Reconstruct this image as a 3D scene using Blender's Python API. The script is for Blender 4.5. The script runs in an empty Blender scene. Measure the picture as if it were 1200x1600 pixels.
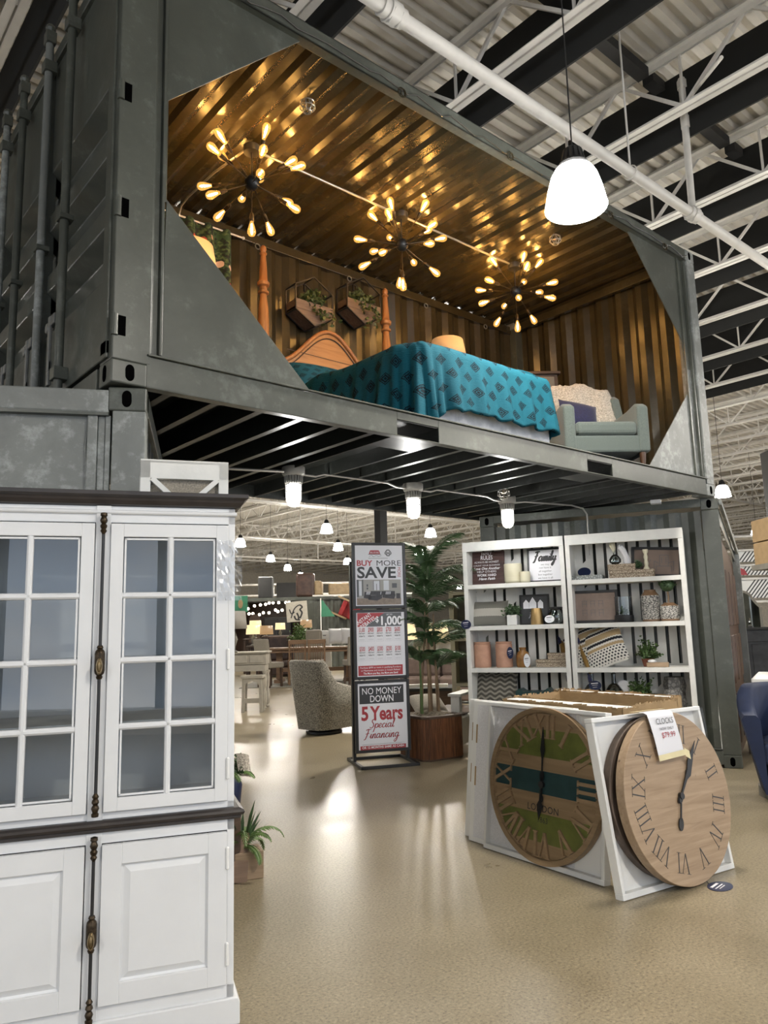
import bpy, bmesh, math, random
from mathutils import Matrix, Vector, Euler
R_ = math.radians
PI = math.pi
rnd = random.Random(7)
SC = bpy.context.scene
COL = SC.collection

# ------------------------------------------------------------------ camera
cam_data = bpy.data.cameras.new('camera')
cam_data.sensor_fit = 'HORIZONTAL'; cam_data.sensor_width = 36.0
cam_data.lens = 36.0 * 1171.883 / 1200.0
cam_data.clip_start = 0.05; cam_data.clip_end = 400
cam = bpy.data.objects.new('camera', cam_data); COL.objects.link(cam)
_f = Vector((0.643, 0.751, 0.152)); _r = Vector((0.762, -0.647, -0.026))
PIT, ROL, YAW = 0.1530, -0.0270, 0.7080
_f = Vector((math.sin(YAW)*math.cos(PIT), math.cos(YAW)*math.cos(PIT), math.sin(PIT)))
_r0 = Vector((math.cos(YAW), -math.sin(YAW), 0)); _u0 = _r0.cross(_f)
_r = math.cos(ROL)*_r0 + math.sin(ROL)*_u0; _u = -math.sin(ROL)*_r0 + math.cos(ROL)*_u0
cam.matrix_world = Matrix(((_r.x, _u.x, -_f.x, -1.258), (_r.y, _u.y, -_f.y, -3.451), (_r.z, _u.z, -_f.z, 1.400), (0, 0, 0, 1)))
SC.camera = cam

# ------------------------------------------------------------------ view, world (daylight outside the shop front)
SC.view_settings.view_transform = 'Standard'; SC.view_settings.look = 'None'
SC.view_settings.gamma = 1.0; SC.view_settings.use_curve_mapping = False
SC.view_settings.exposure = 0.0
SC.cycles.max_bounces = 7; SC.cycles.diffuse_bounces = 4; SC.cycles.glossy_bounces = 4
SC.cycles.transmission_bounces = 6; SC.cycles.transparent_max_bounces = 10
SC.cycles.sample_clamp_indirect = 6.0
SC.cycles.caustics_reflective = False; SC.cycles.caustics_refractive = False
W = bpy.data.worlds.new('daylight'); SC.world = W; W.use_nodes = True
_nt = W.node_tree; _nt.nodes.clear()
_o = _nt.nodes.new('ShaderNodeOutputWorld'); _b = _nt.nodes.new('ShaderNodeBackground')
_tc = _nt.nodes.new('ShaderNodeTexCoord'); _nz = _nt.nodes.new('ShaderNodeTexNoise')
_nz.inputs['Scale'].default_value = 3.2; _nz.inputs['Detail'].default_value = 5
_mp = _nt.nodes.new('ShaderNodeMapping'); _mp.inputs['Scale'].default_value = (1, 1, 2.6)
_cr = _nt.nodes.new('ShaderNodeValToRGB')
_cr.color_ramp.elements[0].position = .42; _cr.color_ramp.elements[0].color = (.50, .60, .76, 1)
_cr.color_ramp.elements[1].position = .66; _cr.color_ramp.elements[1].color = (1.0, .99, .97, 1)
_nt.links.new(_tc.outputs['Generated'], _mp.inputs['Vector']); _nt.links.new(_mp.outputs[0], _nz.inputs['Vector'])
_nt.links.new(_nz.outputs['Fac'], _cr.inputs['Fac']); _nt.links.new(_cr.outputs['Color'], _b.inputs['Color'])
_b.inputs['Strength'].default_value = 2.15
_nt.links.new(_b.outputs[0], _o.inputs['Surface'])

def area_light(name, loc, rot, sx, sy, power, col=(1, 1, 1), shape='RECTANGLE', parent=None):
    d = bpy.data.lights.new(name, 'AREA'); d.shape = shape; d.size = sx
    if shape in ('RECTANGLE', 'ELLIPSE'): d.size_y = sy
    d.energy = power; d.color = col
    o = bpy.data.objects.new(name, d); COL.objects.link(o); o.location = loc; o.rotation_euler = rot
    if parent: o.parent = parent
    return o
_p = area_light('shop_front_portal', (4.0, -8.45, 2.55), (R_(90), 0, 0), 44, 4.3, 1)
_p.data.cycles.is_portal = True
_p = area_light('shop_side_portal', (-15.8, 6.0, 2.55), (0, R_(-90), 0), 4.3, 27, 1)  # portal for the added side windows
_p.data.cycles.is_portal = True

# ------------------------------------------------------------------ mesh helpers
class MB:
    def __init__(s, T=None):
        s.v = []; s.f = []; s.m = []; s.uv = []; s.T = T or Matrix(); s.k = 0; s.has_uv = False
    def add(s, vs, fs, uvs=None):
        b = len(s.v); T = s.T
        s.v += [tuple(T @ Vector(p)) for p in vs]
        for i, f in enumerate(fs):
            s.f.append(tuple(b + j for j in f)); s.m.append(s.k)
            if uvs: s.uv.append([uvs[j] for j in f]); s.has_uv = True
            else: s.uv.append(None)
        return s
    def box(s, x0, y0, z0, x1, y1, z1):
        return s.add([(x0,y0,z0),(x1,y0,z0),(x1,y1,z0),(x0,y1,z0),(x0,y0,z1),(x1,y0,z1),(x1,y1,z1),(x0,y1,z1)],
                     [(0,3,2,1),(4,5,6,7),(0,1,5,4),(1,2,6,5),(2,3,7,6),(3,0,4,7)])
    def cbox(s, c, d, rot=None):
        T = s.T; s.T = T @ Matrix.Translation(c) @ (rot.to_matrix().to_4x4() if rot else Matrix())
        s.box(-d[0]/2, -d[1]/2, -d[2]/2, d[0]/2, d[1]/2, d[2]/2); s.T = T; return s
    def bar(s, p, q, w, h=None, up=(0, 0, 1)):
        p = Vector(p); q = Vector(q); d = (q - p).normalized(); h = h or w; u = Vector(up)
        if abs(d.dot(u)) > .98: u = Vector((1, 0, 0))
        a = d.cross(u).normalized(); b = a.cross(d).normalized()
        vs = [c + a*i*w/2 + b*j*h/2 for c in (p, q) for i, j in ((-1,-1),(1,-1),(1,1),(-1,1))]
        return s.add(vs, [(0,1,2,3),(7,6,5,4),(0,4,5,1),(1,5,6,2),(2,6,7,3),(3,7,4,0)])
    def tube(s, pts, r, n=8, cap=True, closed=False):
        pts = [Vector(p) for p in pts]; N = len(pts); vs = []; fs = []
        rr = r if isinstance(r, (list, tuple)) else [r]*N
        a = None
        for i, p in enumerate(pts):
            if closed: d = pts[(i+1) % N] - pts[i-1]
            else: d = pts[min(i+1, N-1)] - pts[max(i-1, 0)]
            d = d.normalized() if d.length > 1e-9 else Vector((0, 0, 1))
            if a is None:
                u = Vector((0, 0, 1)) if abs(d.z) < .9 else Vector((1, 0, 0))
                a = d.cross(u).normalized()
            else:
                a = a - d*a.dot(d); a = a.normalized() if a.length > 1e-6 else d.orthogonal().normalized()
            b = d.cross(a)
            for j in range(n):
                t = 2*PI*j/n; vs.append(p + (a*math.cos(t) + b*math.sin(t))*rr[i])
        M = N if closed else N-1
        for i in range(M):
            for j in range(n):
                k = (i+1) % N
                fs.append((i*n+j, i*n+(j+1) % n, k*n+(j+1) % n, k*n+j))
        if cap and not closed: fs += [tuple(range(n-1, -1, -1)), tuple((N-1)*n+j for j in range(n))]
        return s.add(vs, fs)
    def cyl(s, p, q, r, r2=None, n=16): return s.tube([p, q], [r, r if r2 is None else r2], n)
    def lathe(s, prof, n=20, c=(0, 0, 0), cap=True, uv=False):
        vs = []; fs = []; N = len(prof); uvs = []
        for i, (r, z) in enumerate(prof):
            for j in range(n):
                t = 2*PI*j/n; vs.append((c[0]+max(r, 1e-4)*math.cos(t), c[1]+max(r, 1e-4)*math.sin(t), c[2]+z)); uvs.append((j/n, z))
        for i in range(N-1):
            for j in range(n): fs.append((i*n+j, i*n+(j+1) % n, (i+1)*n+(j+1) % n, (i+1)*n+j))
        if cap: fs += [tuple(range(n-1, -1, -1)), tuple((N-1)*n+j for j in range(n))]
        return s.add(vs, fs, uvs if uv else None)
    def prism(s, poly, y0, y1):            # polygon in x,z pushed along y
        n = len(poly); vs = [(x, y0, z) for x, z in poly] + [(x, y1, z) for x, z in poly]
        fs = [tuple(range(n)), tuple(range(2*n-1, n-1, -1))] + [(i, i+n, (i+1) % n + n, (i+1) % n) for i in range(n)]
        return s.add(vs, fs)
    def prismz(s, poly, z0, z1):           # polygon in x,y pushed along z
        n = len(poly); vs = [(x, y, z0) for x, y in poly] + [(x, y, z1) for x, y in poly]
        fs = [tuple(range(n-1, -1, -1)), tuple(range(n, 2*n))] + [(i, (i+1) % n, (i+1) % n + n, i+n) for i in range(n)]
        return s.add(vs, fs)
    def grid(s, nu, nv, fn, closed=False, uvs=None):
        vs = []; fs = []; uv = []
        for j in range(nv+1):
            for i in range(nu+1):
                u, v = i/nu, j/nv; vs.append(fn(u, v)); uv.append(uvs(u, v) if uvs else (u, v))
        for j in range(nv):
            for i in range(nu):
                a = j*(nu+1)+i; fs.append((a, a+1, a+nu+2, a+nu+1))
        return s.add(vs, fs, uv)
    def ball(s, c, r, n=12):
        r = r if isinstance(r, (list, tuple)) else (r, r, r); vs = []; fs = []; m = max(4, n//2)
        for i in range(1, m):
            p = PI*i/m
            for j in range(n):
                t = 2*PI*j/n; vs.append((c[0]+r[0]*math.sin(p)*math.cos(t), c[1]+r[1]*math.sin(p)*math.sin(t), c[2]-r[2]*math.cos(p)))
        k = len(vs); vs += [(c[0], c[1], c[2]-r[2]), (c[0], c[1], c[2]+r[2])]
        for i in range(m-2):
            for j in range(n): fs.append((i*n+j, i*n+(j+1) % n, (i+1)*n+(j+1) % n, (i+1)*n+j))
        for j in range(n):
            fs.append((k, (j+1) % n, j)); fs.append((k+1, (m-2)*n+j, (m-2)*n+(j+1) % n))
        return s.add(vs, fs)

def at(x, y, z, rz=0, rx=0, ry=0): return Matrix.Translation((x, y, z)) @ Euler((rx, ry, rz)).to_matrix().to_4x4()

def obj(name, mb, mats, parent=None, smooth=None, bevel=0, seg=2, sub=0, solid=0, open_=False):
    me = bpy.data.meshes.new(name); me.from_pydata(mb.v, [], mb.f)
    for m in (mats if isinstance(mats, (list, tuple)) else [mats]): me.materials.append(m)
    me.polygons.foreach_set('material_index', mb.m)
    if mb.has_uv:
        lay = me.uv_layers.new(name='UVMap'); i = 0
        for f, u in zip(mb.f, mb.uv):
            for q in range(len(f)):
                lay.data[i].uv = u[q] if u else (0, 0); i += 1
    if not open_:
        bm = bmesh.new(); bm.from_mesh(me); bmesh.ops.recalc_face_normals(bm, faces=bm.faces); bm.to_mesh(me); bm.free()
    if smooth is not None:
        me.polygons.foreach_set('use_smooth', [True]*len(me.polygons))
        if smooth < 180: me.set_sharp_from_angle(angle=R_(smooth))
    me.update()
    o = bpy.data.objects.new(name, me); COL.objects.link(o)
    if solid:
        q = o.modifiers.new('thick', 'SOLIDIFY'); q.thickness = solid; q.offset = 0
    if bevel:
        q = o.modifiers.new('bevel', 'BEVEL'); q.width = bevel; q.segments = seg; q.limit_method = 'ANGLE'; q.angle_limit = R_(40)
    if sub:
        q = o.modifiers.new('sub', 'SUBSURF'); q.levels = sub; q.render_levels = sub
    if parent: o.parent = parent
    return o
def tag(o, label, cat, group=None, kind=None):
    o['label'] = label; o['category'] = cat
    if group: o['group'] = group
    if kind: o['kind'] = kind
    return o
def thing(name, label, cat, loc=(0, 0, 0), rz=0, group=None, rx=0, ry=0):
    o = bpy.data.objects.new(name, None); o.empty_display_size = .1; COL.objects.link(o)
    o.location = loc; o.rotation_euler = (rx, ry, rz)
    return tag(o, label, cat, group)
def struct(o):
    o['kind'] = 'structure'; return o
def copy_tree(o, parent=None):
    c = o.copy(); COL.objects.link(c)
    if parent: c.parent = parent
    for ch in list(o.children): copy_tree(ch, c)
    return c
def dup(o, loc, rz=None, label=None, scale=None):
    c = copy_tree(o); c.location = loc
    if rz is not None: c.rotation_euler = (o.rotation_euler.x, o.rotation_euler.y, rz)
    if label: c['label'] = label
    if scale: c.scale = scale
    return c

# ------------------------------------------------------------------ lettering (built-in font turned into meshes)
def lettering(items, mat, parent, name='lettering', T=None, depth=.0006):
    """items: (text, x, z, height, extra dict); local x to the right, z up, facing -y."""
    mb = MB(T)
    for it in items:
        txt, x, z, h = it[:4]; kw = it[4] if len(it) > 4 else {}
        cu = bpy.data.curves.new('t', 'FONT'); cu.body = txt; cu.size = 1.0
        cu.align_x = kw.get('align', 'CENTER'); cu.align_y = 'BOTTOM_BASELINE'
        cu.shear = kw.get('shear', 0); cu.offset = kw.get('bold', 0); cu.space_character = kw.get('space', 1)
        cu.resolution_u = 3
        o = bpy.data.objects.new('t', cu); COL.objects.link(o)
        bpy.context.view_layer.update()
        me = bpy.data.meshes.new_from_object(o.evaluated_get(bpy.context.evaluated_depsgraph_get()))
        s = h/.69; sx = s*kw.get('wide', 1); a = R_(kw.get('rot', 0))
        if 'width' in kw and len(me.vertices):
            xs = [v.co.x for v in me.vertices]; sx = kw['width']/max(1e-6, max(xs)-min(xs))
        vs = []
        for v in me.vertices:
            px, pz = v.co.x*sx, v.co.y*s
            vs.append((x + px*math.cos(a) - pz*math.sin(a), -depth, z + px*math.sin(a) + pz*math.cos(a)))
        mb.add(vs, [tuple(p.vertices) for p in me.polygons])
        COL.objects.unlink(o); bpy.data.objects.remove(o); bpy.data.curves.remove(cu); bpy.data.meshes.remove(me)
    return obj(name, mb, mat, parent, open_=True)

# ------------------------------------------------------------------ materials
def srgb(r, g, b): return tuple(((c/255)/12.92 if c/255 <= .04045 else ((c/255+.055)/1.055)**2.4) for c in (r, g, b))
class NT:
    def __init__(s, name):
        s.mat = bpy.data.materials.new(name); s.mat.use_nodes = True; s.t = s.mat.node_tree; s.t.nodes.clear()
        s.out = s.n('ShaderNodeOutputMaterial'); s.p = s.n('ShaderNodeBsdfPrincipled'); s.l(s.p.outputs[0], s.out.inputs['Surface'])
    def n(s, t, **kw):
        x = s.t.nodes.new(t)
        for k, v in kw.items(): setattr(x, k, v)
        return x
    def l(s, a, b): s.t.links.new(a, b); return s
    def coord(s, kind='Object', scale=(1, 1, 1), rot=(0, 0, 0)):
        c = s.n('ShaderNodeTexCoord'); m = s.n('ShaderNodeMapping'); m.inputs['Scale'].default_value = scale; m.inputs['Rotation'].default_value = rot
        s.l(c.outputs[kind], m.inputs['Vector']); return m.outputs[0]
    def noise(s, vec, scale, detail=4, rough=.55, dist=0):
        x = s.n('ShaderNodeTexNoise'); x.inputs['Scale'].default_value = scale; x.inputs['Detail'].default_value = detail
        x.inputs['Roughness'].default_value = rough; x.inputs['Distortion'].default_value = dist; s.l(vec, x.inputs['Vector']); return x.outputs['Fac']
    def ramp(s, fac, stops, const=False):
        x = s.n('ShaderNodeValToRGB'); r = x.color_ramp
        if const: r.interpolation = 'CONSTANT'
        while len(r.elements) < len(stops): r.elements.new(.5)
        for e, (p, c) in zip(r.elements, stops): e.position = p; e.color = (*c, 1)
        s.l(fac, x.inputs['Fac']); return x.outputs['Color']
    def math(s, op, a, b=None):
        x = s.n('ShaderNodeMath', operation=op)
        for i, q in enumerate((a, b)):
            if q is None: continue
            if isinstance(q, (int, float)): x.inputs[i].default_value = q
            else: s.l(q, x.inputs[i])
        return x.outputs[0]
    def mix(s, fac, a, b, mode='MIX'):
        x = s.n('ShaderNodeMix', data_type='RGBA', blend_type=mode)
        for key, q in ((0, fac), (6, a), (7, b)):
            if isinstance(q, (int, float)): x.inputs[key].default_value = q
            elif isinstance(q, tuple): x.inputs[key].default_value = (*q, 1)
            else: s.l(q, x.inputs[key])
        return x.outputs[2]
    def bump(s, h, dist, strength=1):
        x = s.n('ShaderNodeBump'); x.inputs['Strength'].default_value = strength; x.inputs['Distance'].default_value = dist
        s.l(h, x.inputs['Height']); s.l(x.outputs[0], s.p.inputs['Normal']); return s
    def base(s, c):
        if isinstance(c, tuple): s.p.inputs['Base Color'].default_value = (*c, 1)
        else: s.l(c, s.p.inputs['Base Color'])
        return s
    def set(s, **kw):
        for k, v in kw.items():
            i = s.p.inputs[k.replace('_', ' ')]
            if isinstance(v, (int, float)): i.default_value = v
            elif isinstance(v, tuple): i.default_value = (*v, 1) if len(v) == 3 else v
            else: s.l(v, i)
        return s
def plain(name, c, rough=.5, metal=0, var=.12, scale=6, bump=0, bscale=60, coord='Object', **kw):
    t = NT(name); v = t.coord(coord)
    t.base(t.ramp(t.noise(v, scale), [(.3, tuple(x*(1-var) for x in c)), (.7, tuple(min(1, x*(1+var)) for x in c))]))
    t.set(Roughness=rough, Metallic=metal, **kw)
    if bump: t.bump(t.noise(v, bscale, 3), bump)
    return t.mat
def fabric(name, c, var=.18, scale=180, bump=.002, c2=None, rough=.9):
    t = NT(name); v = t.coord(); a = t.noise(v, scale, 3, .7)
    c2 = c2 or tuple(x*(1-var*2) for x in c)
    t.base(t.ramp(a, [(.35, c2), (.65, tuple(min(1, x*(1+var)) for x in c))])).set(Roughness=rough, Sheen_Weight=.2)
    t.bump(a, bump); return t.mat
def wood(name, c1, c2, axis=0, scale=3, rough=.5, knots=False):
    sc = [14, 14, 14]; sc[axis] = 1.0
    t = NT(name); v = t.coord('Object', tuple(scale*x/3 for x in sc)); a = t.noise(v, 2.2, 6, .6, 1.2)
    col = t.ramp(a, [(.3, c1), (.7, c2)])
    if knots:
        vo = t.n('ShaderNodeTexVoronoi'); vo.inputs['Scale'].default_value = 6; t.l(t.coord(), vo.inputs['Vector'])
        k = t.ramp(vo.outputs['Distance'], [(.03, (1, 1, 1)), (.07, (0, 0, 0))]); col = t.mix(k, col, tuple(x*.3 for x in c1))
    t.base(col).set(Roughness=rough); t.bump(a, .0008); return t.mat
def emit(name, c, s):
    t = NT(name); t.base((0, 0, 0)); t.set(Emission_Color=c, Emission_Strength=s, Roughness=.4); return t.mat
def clear(name, tint=(1, 1, 1), rough=.02, ior=1.45, extra=0.0):
    t = NT(name); tr = t.n('ShaderNodeBsdfTransparent'); gl = t.n('ShaderNodeBsdfGlossy'); mx = t.n('ShaderNodeMixShader'); fr = t.n('ShaderNodeFresnel')
    tr.inputs['Color'].default_value = (*tint, 1); gl.inputs['Roughness'].default_value = rough; fr.inputs['IOR'].default_value = ior
    f = t.math('ADD', fr.outputs[0], extra) if extra else fr.outputs[0]
    t.l(f, mx.inputs[0]); t.l(tr.outputs[0], mx.inputs[1]); t.l(gl.outputs[0], mx.inputs[2]); t.l(mx.outputs[0], t.out.inputs['Surface'])
    t.t.nodes.remove(t.p); return t.mat
# container paint: dark green-grey gloss enamel with scuffs
def enamel(name, c, scuff, rough=.34, amount=.54):
    t = NT(name); v = t.coord(); a = t.noise(v, 2.2, 8, .68, .3); b = t.noise(v, 14, 6, .7)
    big = t.ramp(a, [(.40, tuple(x*.86 for x in c)), (.62, tuple(x*1.14 for x in c))])
    f = t.ramp(t.math('MULTIPLY', a, b), [(amount*.52, (0, 0, 0)), (amount*.72, (1, 1, 1))])
    t.base(t.mix(t.math('MULTIPLY', f, .75), big, scuff)).set(Roughness=rough, Specular_IOR_Level=.55)
    t.bump(b, .0008); return t.mat
def glowing(name, tint, col, s):
    t = NT(name); tr = t.n('ShaderNodeBsdfTransparent'); gl = t.n('ShaderNodeBsdfGlossy'); em = t.n('ShaderNodeEmission'); mx = t.n('ShaderNodeMixShader'); ad = t.n('ShaderNodeAddShader')
    tr.inputs['Color'].default_value = (*tint, 1); gl.inputs['Roughness'].default_value = .05; mx.inputs[0].default_value = .06; em.inputs['Color'].default_value = (*col, 1); em.inputs['Strength'].default_value = s
    t.l(tr.outputs[0], mx.inputs[1]); t.l(gl.outputs[0], mx.inputs[2]); t.l(mx.outputs[0], ad.inputs[0]); t.l(em.outputs[0], ad.inputs[1]); t.l(ad.outputs[0], t.out.inputs['Surface']); t.t.nodes.remove(t.p); return t.mat
M = {}
M['enamel'] = enamel('container_enamel', (.070, .076, .064), (.13, .14, .125))
M['enamel_gloss'] = enamel('container_enamel_interior', (.040, .032, .017), (.06, .05, .03), .21)
M['enamel_pale'] = enamel('container_enamel_scuffed', (.175, .185, .175), (.36, .38, .37), .48, .50)
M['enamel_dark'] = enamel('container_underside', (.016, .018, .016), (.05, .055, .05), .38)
M['hole_shade'] = plain('opening_shade', (.002, .002, .002), .9, Specular_IOR_Level=0.0)  # black stands for the shade inside slots, recesses and door gaps
M['steel'] = plain('worn_steel', (.20, .205, .20), .38, .6, .25, 12)
M['galv'] = plain('galvanised_conduit', (.42, .40, .36), .3, .7, .1)
M['white_pipe'] = plain('white_pipe_paint', (.66, .64, .60), .42, 0, .06)
M['deck'] = plain('roof_deck_paint', (.60, .57, .51), .6, 0, .08, 3)
M['joist'] = plain('joist_paint', (.78, .76, .72), .55, 0, .06)
M['baffle'] = plain('black_baffle', (.010, .0105, .010), .75)
M['wallw'] = plain('store_wall_paint', (.72, .68, .60), .75)
M['white'] = plain('white_paint', (.74, .75, .76), .42, 0, .03, 5, .0003, 40)
M['white_wood'] = plain('whitewashed_wood', (.72, .72, .69), .55, 0, .06, 9, .0006, 50)
M['white_frame'] = plain('white_lacquer', (.78, .78, .76), .45, 0, .03)
M['espresso'] = plain('espresso_wood', (.032, .026, .024), .42, 0, .25, 10)
M['bronze'] = plain('aged_bronze', (.05, .036, .022), .38, .8, .5, 90)
M['brass'] = plain('aged_brass', (.23, .17, .09), .35, .85, .4, 60)
M['black'] = plain('black_metal', (.014, .014, .015), .4)
M['blackmat'] = plain('black_matte', (.018, .018, .018), .7)
M['paper'] = plain('poster_paper', (.74, .74, .78), .4, 0, .01)
M['print_black'] = plain('print_black', (.030, .031, .034), .45, 0, .02)
M['print_grey'] = plain('print_grey', (.10, .105, .115), .45, 0, .02)
M['print_red'] = plain('print_red', (.37, .035, .045), .45, 0, .02)
M['print_white'] = plain('print_white', (.80, .80, .83), .45, 0, .01)
M['oak'] = wood('oak_headboard', (.30, .135, .045), (.44, .22, .085), 0, 3.5, .42)
M['oakpost'] = wood('oak_post', (.27, .105, .035), (.40, .18, .065), 2, 4, .36)
M['clockwood'] = wood('natural_clock_wood', (.27, .185, .112), (.40, .29, .19), 0, 2.6, .55, True)
M['clockdark'] = wood('dark_clock_wood', (.075, .052, .038), (.14, .10, .075), 2, 3, .55)
M['clocktan'] = wood('tan_clock_wood', (.27, .18, .095), (.40, .275, .155), 0, 2.4, .5)
M['numeralwood'] = wood('numeral_wood', (.33, .22, .12), (.45, .31, .18), 0, 4, .5)
M['clockgreen'] = plain('clock_green_paint', (.15, .17, .035), .5, 0, .3, 7)
M['clockteal'] = plain('clock_teal_paint', (.022, .060, .062), .5, 0, .2, 7)
M['cardboard'] = plain('cardboard', (.36, .245, .125), .8, 0, .12, 8, .0008, 70)
M['masking'] = plain('masking_tape', (.70, .62, .38), .6)
M['film'] = clear('plastic_film', (1, 1, 1), .15, 1.2, .02)
M['glass'] = clear('glass_pane', (.90, .93, .94), .0, 1.5, .06)
M['glassjar'] = clear('clear_glass', (.80, .84, .84), .02, 1.5, .06)
M['grayback'] = plain('cabinet_back', (.62, .65, .67), .6, 0, .04)
M['teal_dark'] = plain('teal_tray', (.02, .06, .06), .35)
M['cream'] = plain('cream_ceramic', (.66, .62, .46), .22, 0, .03)
M['terra'] = plain('pale_terracotta', (.52, .30, .21), .7, 0, .1, 14)
M['amber'] = plain('amber_glaze', (.27, .135, .04), .22, 0, .35, 16)
M['gold'] = plain('brushed_gold', (.42, .28, .12), .35, .8)
M['navytag'] = plain('navy_tag', (.010, .018, .060), .35)
M['whitetag'] = plain('white_tag', (.78, .79, .82), .4)
M['soil'] = plain('moss_fill', (.16, .13, .09), .95, 0, .5, 40, .01, 60)
M['leafdark'] = plain('palm_leaf', (.062, .115, .048), .45, 0, .45, 10)
M['leaf'] = plain('bush_leaf', (.06, .11, .028), .5, 0, .5, 30)
M['leafdim'] = plain('ivy_leaf', (.055, .085, .025), .5, 0, .5, 30)
M['fernleaf'] = plain('fern_leaf', (.10, .17, .045), .5, 0, .4, 20)
M['cane'] = wood('palm_cane', (.14, .09, .05), (.30, .21, .13), 2, 3, .7)
M['canegreen'] = plain('green_stem', (.07, .11, .03), .6)
M['reed'] = wood('split_reed', (.035, .013, .006), (.27, .11, .045), 2, 3.5, .5)
M['rust'] = plain('brown_pot', (.20, .065, .035), .6)
M['navy'] = plain('navy_velvet', (.004, .012, .045), .75, 0, .3, 3)
M['navycush'] = fabric('navy_cushion', (.012, .014, .06), .3, 120, .001)
M['sage'] = fabric('sage_upholstery', (.105, .13, .12), .2, 200, .001)
M['tweed'] = fabric('grey_tweed', (.30, .28, .235), .6, 70, .003, (.06, .056, .047))
M['sherpa'] = fabric('cream_throw', (.52, .46, .38), .25, 70, .012)
M['linen'] = fabric('white_linen', (.72, .72, .74), .08, 200, .001)
M['peach'] = fabric('lamp_linen', (.78, .58, .36), .05, 200, .0005)
M['greyfab'] = fabric('grey_beige_fabric', (.30, .27, .22), .2, 150, .001)
M['leather'] = plain('brown_leather', (.045, .022, .014), .38, 0, .4, 6, .002, 18)
M['tanleather'] = plain('tan_leather', (.27, .19, .10), .5, 0, .2, 8)
M['leather2'] = plain('mauve_brown_fabric', (.12, .085, .07), .8, 0, .2, 9)
M['redleather'] = plain('red_leather', (.22, .014, .016), .35, 0, .2, 8)
M['darkwood'] = wood('dark_stained_wood', (.045, .026, .016), (.085, .05, .03), 0, 3, .5)
M['brownwood'] = wood('brown_wood', (.15, .085, .045), (.22, .13, .07), 0, 3, .5)
M['greywood'] = plain('grey_washed_wood', (.42, .39, .33), .6, 0, .1, 12)
M['stonegrey'] = plain('grey_stone_finish', (.20, .19, .165), .7)
M['doorwood'] = wood('brown_door_wood', (.035, .016, .008), (.08, .036, .016), 2, 3, .4)
M['drawerfront'] = plain('grey_drawer_front', (.17, .155, .13), .6)
M['linenlamp'] = emit('lit_lampshade', (1.0, .78, .42), 1.25)
M['linenlamp_dim'] = emit('lit_lampshade_dim', (.85, .52, .25), .55)
M['greyshade'] = plain('grey_lampshade', (.34, .32, .29), .8)
M['bulbcore'] = emit('filament', (1.0, .56, .18), 190)
M['bulbglass'] = glowing('amber_bulb_glass', (1.0, .88, .62), (1.0, .50, .12), .55)
M['lampglow'] = emit('lamp_dome_glow', (1.0, .955, .88), 125)
M['lampglow_near'] = emit('near_lamp_dome_glow', (1.0, .97, .92), 45)
M['jellyglow'] = emit('jelly_jar_glow', (1.0, .99, .96), 14)
M['fixture'] = plain('grey_cast_fixture', (.34, .33, .30), .5, .2)
M['whitelight'] = emit('shelf_light', (1, .98, .93), 3)

def stripes_mat(name, stops, extra=None, bump=.004, vscale=90, uvscale=1.0):
    """Woven stripes across the cushion (uv v), with a dotted relief."""
    t = NT(name); uv = t.coord('UV'); s = t.n('ShaderNodeSeparateXYZ'); t.l(uv, s.inputs[0])
    vv = t.math('ADD', s.outputs['Y'], t.math('MULTIPLY', t.math('SINE', t.math('MULTIPLY', s.outputs['X'], 95)), .006))
    col = t.ramp(vv, stops, True)
    if extra:
        v0, v1, nu, nv, dc = extra
        m = t.math('MULTIPLY', t.math('GREATER_THAN', s.outputs['Y'], v0), t.math('LESS_THAN', s.outputs['Y'], v1))
        row = t.math('MULTIPLY', t.math('FLOOR', t.math('MULTIPLY', s.outputs['Y'], nv)), .5)
        a = t.math('ABSOLUTE', t.math('SUBTRACT', t.math('FRACT', t.math('ADD', t.math('MULTIPLY', s.outputs['X'], nu), row)), .5))
        b = t.math('ABSOLUTE', t.math('SUBTRACT', t.math('FRACT', t.math('MULTIPLY', s.outputs['Y'], nv)), .5))
        d = t.math('LESS_THAN', t.math('ADD', t.math('MULTIPLY', a, 1.0), t.math('MULTIPLY', b, .9)), .36)
        col = t.mix(t.math('MULTIPLY', m, d), col, dc)
    t.base(col).set(Roughness=.9)
    t.bump(t.noise(uv, vscale, 2), bump); return t.mat
def lattice_mat(name, base, dark, n=(7, 5)):
    """Rows of tufted diamonds, staggered, on a crinkled quilt (uv in metres)."""
    t = NT(name); uv = t.coord('UV'); s = t.n('ShaderNodeSeparateXYZ'); t.l(uv, s.inputs[0])
    px, pz = n
    row = t.math('FLOOR', t.math('DIVIDE', s.outputs['Y'], pz))
    u = t.math('ADD', t.math('DIVIDE', s.outputs['X'], px), t.math('MULTIPLY', row, .5))
    a = t.math('MULTIPLY', t.math('ABSOLUTE', t.math('SUBTRACT', t.math('FRACT', u), .5)), px)
    b = t.math('MULTIPLY', t.math('ABSOLUTE', t.math('SUBTRACT', t.math('FRACT', t.math('DIVIDE', s.outputs['Y'], pz)), .5)), pz)
    dd = t.math('ADD', a, t.math('MULTIPLY', b, .8))
    nz = t.noise(uv, 110, 3, .7)
    f = t.math('MULTIPLY', t.math('LESS_THAN', dd, .056), t.math('GREATER_THAN', t.math('ADD', nz, t.math('MULTIPLY', t.math('SINE', t.math('MULTIPLY', dd, 260)), .16)), .41))
    m = t.coord('UV', (4, 60, 1)); cr = t.noise(m, 3, 4, .6)
    col = t.mix(f, t.ramp(cr, [(.3, tuple(x*.86 for x in base)), (.7, tuple(x*1.1 for x in base))]), dark)
    t.base(col).set(Roughness=.8, Specular_IOR_Level=.15)
    t.bump(t.math('ADD', t.math('MULTIPLY', f, .8), cr), .006, .9); return t.mat
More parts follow.
